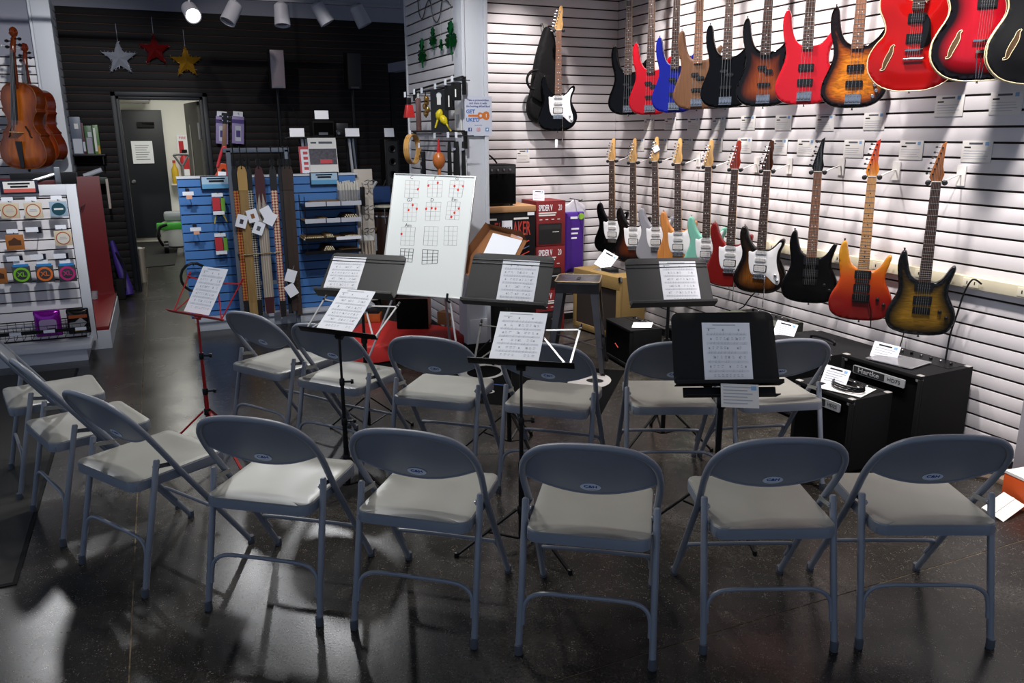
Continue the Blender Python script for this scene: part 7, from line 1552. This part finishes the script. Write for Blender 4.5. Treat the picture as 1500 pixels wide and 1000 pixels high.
P = at_y(549, 347, 7.50); hg2 = thing('hang_cards', 'grey hanging tags and small instruments below the congas beside the beige panel', 'tags', P); MB().box(-0.04, 0.05, 0, 0.004, -0.13, 0.03).build('grey_card', mat('grey_label_print', 0), hg2); MB().box(0.06, 0.11, 0.02, 0.024, -0.03, 0.03).build('small_card', paper2, hg2); MB().tube([(-0.04, 0, 0.05), (0.06, 0.03, 0.09)], 0.025, 8).build('brown_shaker', mat('uke_neck', 0), hg2); MB().tube([(0, 0.01, 0.03), (0, 0.05, 0.10)], 0.003, 6).build('hook', blackmetal, hg2)
bp_ = thing('beam', 'white steel beam end behind the partition, above the column speaker', 'beam', (0, 0, 0)); a, b = at_y(574, 100, 8.9), at_y(604, 90, 8.4); MB().bar(a, V((b.x+0.25, b.y-0.5, b.z)), 0.10, 0.09).build('beam_body', drywall, bp_); MB().box(a.x-0.03, a.x+0.02, 8.88, 8.93, 0, a.z+0.04).build('slotted_upright', blackmetal, bp_)

# ------------------------------------------------------------------ goods on the slatted side of the partition
FX = PX0+0.012
def hook_at(label, px, py, reach, build, cat, nm, group=None, turn=0):
    P = at_x(px, py, FX-reach); t = thing(nm, label, cat, yawM(P, 0), group); MB().tube([(reach, 0, 0.0), (-0.02, 0, 0.0), (-0.026, 0, 0.008)], 0.0032, 6).build('peg_hook', blackmetal, t); MB().box(-0.03, -0.0275, -0.022, 0.022, -0.012, 0.026).build('price_label', paper, t)
    build(t)
    for ch in t.children:
        if not ch.name.startswith(('peg_hook', 'price_label')): ch.matrix_basis = Matrix.Rotation(R(turn), 4, 'Z') @ Matrix.Scale(0.74, 4) @ ch.matrix_basis
def cowbell(t): MB().add([V((-0.05, -0.055, -0.22)), V((0.05, -0.055, -0.22)), V((0.05, 0.055, -0.22)), V((-0.05, 0.055, -0.22)), V((-0.03, -0.035, -0.09)), V((0.03, -0.035, -0.09)), V((0.03, 0.035, -0.09)), V((-0.03, 0.035, -0.09))], [(0, 3, 2, 1), (4, 5, 6, 7), (0, 1, 5, 4), (1, 2, 6, 5), (2, 3, 7, 6), (3, 0, 4, 7)]).build('bell', mat('bell_red', '#b3201f', 0.3), t, bevel=0.006); MB().box(-0.02, 0.02, -0.02, 0.02, -0.09, -0.02).build('black_clamp', blackplastic, t, bevel=0.004)
def tubes(t): MB().tube([(0, 0, -0.05), (0, 0, -0.06), (0, 0, -0.36), (0, 0, -0.37)], [0.018, 0.028, 0.028, 0.02], 12).build('rose_tube', mat('rose_metal', '#8d6a66', 0.25, 0.6), t); MB().box(-0.002, 0.002, -0.02, 0.02, -0.06, 0.0).build('hang_tab', paper2, t)
def bells(t):
    for i in range(5): MB().lathe([(0.006, 0.03), (0.022, 0.02), (0.028, 0), (0.022, -0.02), (0.006, -0.03)], 10, Matrix.Translation((0.01*(i % 2), 0.025*(i % 3)-0.025, -0.07-0.035*i))).build('bell', mat('bronze', '#9c7440', 0.25, 0.8), t)
    MB().tube([(0, 0, 0), (0, 0, -0.25)], 0.006, 6).build('strap', blackmatte, t)
def maraca_card(t):
    MB().box(-0.008, 0.008, -0.09, 0.09, -0.42, -0.02).build('card', mat('black_card', '#121212', 0.5), t)
    for (cy, cz, a) in ((0.0, -0.25, 20), (-0.045, -0.30, -35)):
        E = Matrix.Translation((-0.010, cy, cz)) @ Matrix.Rotation(R(a), 4, 'X'); MB().tube([V((0, 0, 0.05)), V((0, 0, 0.03)), V((0, 0, 0)), V((0, 0, -0.035)), V((0, 0, -0.05)), V((0, 0, -0.13))], [0.012, 0.030, 0.038, 0.026, 0.010, 0.009], 12).build('yellow_maraca', mat('maraca_yellow', '#d8c21a', 0.4), t, E)
    MB().box(-0.010, -0.008, -0.02, 0.02, -0.16, -0.06).build('white_print', paper2, t); MB().lathe([(0.028, 0.008), (0.028, 0.0095)], 12, Matrix(((0, 0, -1, 0), (-1, 0, 0, 0), (0, 1, 0, -0.075), (0, 0, 0, 1)))).build('round_print', mat('grey_label_print', 0), t)
def pouch(h):
    def f(t): MB().box(-0.018, 0.018, -0.045, 0.045, -h, -0.02).build('pouch', blackmatte, t, bevel=0.008); MB().box(-0.0195, -0.018, -0.006, 0.006, -h+0.03, -h*0.45).build('white_print', paper2, t)
    return f
hook_at('red cowbell hanging at the far end of the partition hooks', 598.5, 140, 0.20, cowbell, 'cowbell', 'cowbell')
hook_at('rose coloured tube shaker hanging beside the red cowbell', 612, 136, 0.18, tubes, 'shaker', 'tube_shaker')
hook_at('string of bronze bells hanging beside the tube shaker', 623, 134, 0.16, bells, 'bells', 'bell_string')
hook_at('black card with two yellow maracas hanging on the partition', 643, 128, 0.12, maraca_card, 'maracas', 'maraca_card', turn=48)
hook_at('long black pouch hanging on the upper hooks of the partition', 658, 122, 0.12, pouch(0.24), 'pouch', 'black_pouch', turn=48)
hook_at('short black pouch hanging nearest the white post on the upper hooks', 668, 117, 0.10, pouch(0.18), 'pouch', 'black_pouch', turn=48)
def tambour(t):
    E = Matrix.Translation((-0.02, 0, -0.15)) @ Matrix.Rotation(R(48), 4, 'Z') @ Matrix.Rotation(R(90), 4, 'X')
    MB().lathe([(0.142, -0.028), (0.15, -0.028), (0.15, 0.028), (0.142, 0.028)], 32, E, True).build('wooden_hoop', mat('tambourine_wood', '#b98a4a', 0.35, grain=0.1, gscale=(20, 20, 20)), t)
    for k in range(8):
        a = k*math.pi/4; 
        for dz in (-0.012, 0.012): MB().lathe([(0.003, -0.002), (0.016, 0), (0.003, 0.002)], 10, E @ Matrix.Translation((0.147*math.cos(a), 0.147*math.sin(a), dz))).build('jingle', chrome, t)
def jingles(t):
    MB().box(-0.02, 0.02, -0.035, 0.035, -0.34, -0.05).build('black_handle', blackplastic, t, bevel=0.01)
    for k in range(6): MB().lathe([(0.002, -0.003), (0.018, 0), (0.002, 0.003)], 10, Matrix.Translation((-0.024, 0.016*(-1)**k, -0.09-0.04*k)) @ Matrix.Rotation(R(90), 4, 'Y')).build('jingle', chrome, t)
def maraca(t):
    MB().tube([V((0, 0, -0.02)), V((0, 0, -0.06)), V((0, 0, -0.16))], [0.008, 0.010, 0.022], 10).build('silver_neck', mat('bell_red', 0), t); MB().tube([V((0, 0, -0.15)), V((0, 0, -0.18)), V((0, 0, -0.23)), V((0, 0, -0.28)), V((0, 0, -0.31))], [0.03, 0.055, 0.065, 0.05, 0.02], 14).build('gourd', mat('gourd_orange', '#b5652c', 0.3), t)
    for dy in (-0.03, 0.0, 0.03): MB().tube([(0, dy*0.5, -0.30), (0, dy, -0.42)], 0.012, 8).build('wooden_leg', mat('gourd_orange', 0), t)
def brushes(t):
    for dy in (-0.03, 0.03): MB().prism([(-0.022, -0.42), (0.022, -0.42), (0.016, -0.12), (0.010, -0.05), (-0.010, -0.05), (-0.016, -0.12)], -0.01, 0.01, Matrix(((0, 0, -1, 0), (-1, 0, 0, dy), (0, 1, 0, 0), (0, 0, 0, 1)))).build('black_sleeve', blackmatte, t, bevel=0.004)
    MB().lathe([(0.016, 0), (0.012, 0.012)], 10, Matrix.Translation((-0.012, -0.03, -0.12)) @ Matrix.Rotation(R(-90), 4, 'Y')).build('silver_stud', chrome, t)
hook_at('wooden tambourine with jingles hanging on the lower hooks of the partition', 606, 196, 0.22, tambour, 'tambourine', 'tambourine')
hook_at('black handheld jingle stick hanging right of the tambourine', 619, 214, 0.18, jingles, 'jingle stick', 'jingle_stick')
hook_at('orange gourd maraca with red neck hanging on the lower hooks', 642, 200, 0.13, maraca, 'maraca', 'gourd_maraca')
hook_at('pair of black drum brushes in sleeves on the lower hooks', 662, 199, 0.12, brushes, 'brushes', 'drum_brushes', turn=48)
hook_at('pair of black drum brushes nearest the white post on the lower hooks', 674, 199, 0.10, brushes, 'brushes', 'drum_brushes', turn=48)
for i, (x0, y0, x1, y1) in enumerate(((606, 133, 678, 112), (606, 193, 680, 192))):
    a, b = at_x(x0, y0, FX-0.02), at_x(x1, y1, FX-0.02); t = thing('hook_bar', ('upper black hook bar on the slatted side of the partition', 'lower black hook bar on the slatted side of the partition')[i], 'hook bar', a); MB().bar((0, 0, 0), b-a, 0.012, 0.012).build('bar', blackmetal, t); MB().box(-0.005, 0.02, b.y-a.y-0.01, b.y-a.y+0.01, b.z-a.z-0.12, b.z-a.z).build('bracket', blackmetal, t); MB().box(-0.005, 0.02, -0.01, 0.01, -0.08, 0.0).build('bracket', blackmetal, t)
# shamrock garland
gre = mat('green_foil', '#0d5a2a', 0.2, 0.7)
def shamrock(label, px, py, r, rot):
    P = at_x(px, py, FX-0.03); t = thing('foil_shamrock', label, 'decoration', P, 'foil shamrocks on the partition'); t.rotation_euler = (0, 0, R(rot))
    for k in range(3):
        a = R(90+120*k); c = V((r*0.55*math.cos(a), r*0.55*math.sin(a))); out_ = [(0, 0)]+[(c.x+r*0.5*math.cos(a+R(q)), c.y+r*0.5*math.sin(a+R(q))) for q in range(-110, 111, 22)]
        MB().add([V((0, -0.008, 0))]+[V((x, 0.006*(-1)**i, y)) for i, (x, y) in enumerate(out_[1:])]+[V((0, 0.004, 0))], [(0, i, i+1) for i in range(1, len(out_)-1)]+[(len(out_), i+1, i) for i in range(1, len(out_)-1)]).build('leaf', gre, t, smooth=False)
    MB().bar((0, 0, 0), (0.01, 0, -r*1.25), 0.014, 0.004).build('stem', gre, t); MB().tube([(0, 0, r), (0.0, 0.0, r+0.25)], 0.0012, 5).build('thread', ink2, t)
shamrock('large shiny green foil shamrock at the far end of the garland', 618, 76, 0.095, -88); shamrock('dark green foil shamrock, second of the garland', 634, 55, 0.07, -86); shamrock('tiny green foil shamrock in the middle of the garland', 646, 65, 0.035, -86); shamrock('large green foil shamrock nearest the white post', 660, 53, 0.10, -86)
gl_ = thing('wire_garland', 'thin dark garland wire drooping across the slatted side of the partition', 'garland', (0, 0, 0)); pts = [at_x(x, y, FX-0.012) for x, y in ((612, 0), (614, 20), (619, 27), (625, 5), (630, 2), (634, 24), (640, 33), (645, 20), (648, 0), (656, 2), (660, 8))]
MB().tube(cr(pts, 4), 0.004, 6).build('wire', mat('dark_wire', '#3c3d3c', 0.6), gl_)
# poster on the white post
pa_ = at_y(700.5, 170, 5.445); po = thing('poster', 'white poster with orange ukulele and blue lettering taped to the white post', 'poster', pa_); hw4 = (at_y(721, 170, 5.445).x-at_y(681, 170, 5.445).x)/2; hh4 = (at_y(700, 141, 5.445).z-at_y(700, 199, 5.445).z)/2
MB().box(-hw4, hw4, -0.001, 0.001, -hh4, hh4).build('sheet', mat('poster_paper', '#c9ccd8', 0.7), po); F = Matrix.Translation((0, -0.0014, 0)) @ FLIP
navy = mat('poster_navy', '#2a3a86', 0.6); pblue = mat('poster_blue', '#3f6fb5', 0.6); por = mat('poster_orange', '#c9702a', 0.6)
for i, s_ in enumerate(('Take a picture/video', 'and share it with', 'the hashtag #GetUked')): text(s_, 0.0195, 'poster_words', navy, po, F @ Matrix.Translation((0, hh4*(0.80-0.155*i), 0)), bold=0.0003)
text('GET', 0.036, 'poster_words', pblue, po, F @ Matrix.Translation((-hw4*0.56, hh4*0.22, 0)), bold=0.0012); text("UKE'D", 0.036, 'poster_words', pblue, po, F @ Matrix.Translation((-hw4*0.40, -hh4*0.20, 0)), bold=0.0012)
uk2 = [(0.0, 0.020), (0.012, 0.024), (0.024, 0.020), (0.034, 0.017), (0.046, 0.026), (0.064, 0.030), (0.080, 0.022), (0.085, 0.0)]; uk2 = [(-0.075, 0.007), (-0.005, 0.007)]+uk2+[(x, -y) for x, y in uk2[-2::-1]]+[(-0.005, -0.007), (-0.075, -0.007)]
MB().prism(uk2[::-1], 0, 0.0006).build('ukulele_print', por, po, F @ Matrix.Translation((0, hh4*0.02, 0))); MB().lathe([(0.010, 0.0006), (0.010, 0.001)], 14, F @ Matrix.Translation((0.018, hh4*0.02, 0))).build('sound_hole_print', mat('poster_paper', 0), po); MB().box(0.058, 0.062, -0.012, 0.012, 0.0006, 0.001).build('bridge_print', paper, po, F @ Matrix.Translation((0, hh4*0.02, 0)))
for x, m_ in ((-0.62, mat('square_navy', '#2d4a86', 0.6)), (0.0, mat('square_pink', '#c06a72', 0.6)), (0.64, mat('square_sky', '#4a90c0', 0.6))):
    MB().prism(rrect(-0.013, 0.013, -0.013, 0.013, 0.003), 0, 0.0006).build('square_icon', m_, po, F @ Matrix.Translation((hw4*x, -hh4*0.68, 0)))
text('f', 0.030, 'icon_mark', paper, po, F @ Matrix.Translation((-hw4*0.62+0.002, -hh4*0.70, 0.0006)), bold=0.0008)
IC = F @ Matrix.Translation((0, -hh4*0.68, 0.0006))
MB().tube([V((p[0], p[1], 0)) for p in rrect(-0.009, 0.009, -0.009, 0.009, 0.003)], 0.0009, 6, closed=True).build('icon_mark', paper, po, IC); MB().tube([V((0.0045*math.cos(a*0.5236), 0.0045*math.sin(a*0.5236), 0)) for a in range(12)], 0.0009, 6, closed=True).build('icon_mark', paper, po, IC)
MB().prism([(-0.009, 0.006), (-0.003, 0.002), (0.001, 0.007), (0.006, 0.006), (0.009, 0.004), (0.006, -0.003), (0.0, -0.008), (-0.008, -0.006), (-0.004, -0.004)][::-1], 0, 0.0006).build('icon_mark', paper, po, F @ Matrix.Translation((hw4*0.64, -hh4*0.68, 0.0006)))
text('Sponsored by', 0.010, 'poster_words', navy, po, F @ Matrix.Translation((0, -hh4*0.46, 0)))
cd = at_x(671, 176, FX-0.02); pcd = thing('white_packet', 'blank white packet hanging on the partition beside the poster', 'packet', yawM(cd, 0)); MB().box(-0.004, 0.004, -0.07, 0.06, -0.10, 0.08).build('packet', paper2, pcd); MB().box(-0.0055, -0.004, -0.03, 0.03, -0.05, 0.04).build('grey_print', ink2, pcd)

# ------------------------------------------------------------------ ceiling track with spot heads
TRY = 8.0; a = at_y(-40, -14, TRY); b = at_y(588, 12, TRY); trz = at_y(520, 9, TRY).z
tk = thing('light_track', 'white ceiling light track in front of the black wall', 'light track', (0, TRY, 0)); MB().box(-1.9, b.x, -0.02, 0.02, trz, trz+0.03).build('rail', mat('track_white', '#9a9aa2', 0.5), tk, bevel=0.003)
for x in (0.9, 2.3): MB().tube([(x, 0, trz+0.03), (x, 0, 3.5)], 0.006, 8).build('hanger_rod', mat('track_white', 0), tk)
for i, (x, y, dx, dy_, dz) in enumerate(((280, 18, 0.12, -0.95, -0.45), (339, 20, -0.45, -0.25, -0.8), (413, 23, -0.04, -0.2, -0.95), (472, 21, 0.45, -0.1, -0.8), (528, 24, 0.4, -0.1, -0.85))):
    c = at_y(x, y, TRY-0.02); t = thing('track_light', ('lit white track light head, leftmost', 'white track light head tilted to the left, second from the left', 'white track light head pointing straight down, in the middle', 'white track light head tilted to the right, fourth from the left', 'white track light head at the right end of the track')[i], 'track light', c, 'track light heads')
    d_ = V((dx, dy_, dz)).normalized(); m_ = mat('head_white', '#b4b4bc', 0.45); q = d_.to_track_quat('Z', 'Y').to_matrix().to_4x4()
    MB().lathe([(0.045, -0.11), (0.066, -0.09), (0.070, 0.085), (0.070, 0.09), (0.060, 0.09), (0.057, 0.06)], 20, q).build('housing', m_, t)
    lm_ = mat('lit_lens', '#fff6f2', 0.5, emit=14.0) if i == 0 else mat('dark_lens', '#6d6d72', 0.2)
    MB().lathe([(0.0575, 0.062), (0.0575, 0.068)], 20, q).build('lens', lm_, t)
    top = V((c.x-d_.x*0.06, TRY, trz))-c; MB().tube([top, top+V((0, 0, -0.05)), -d_*0.03+V((0, 0, 0.065)), V((0, 0, 0.05))], 0.010, 8).build('stem', m_, t); MB().box(top.x-0.02, top.x+0.02, top.y-0.018, top.y+0.018, top.z-0.02, top.z).build('track_adapter', m_, t)
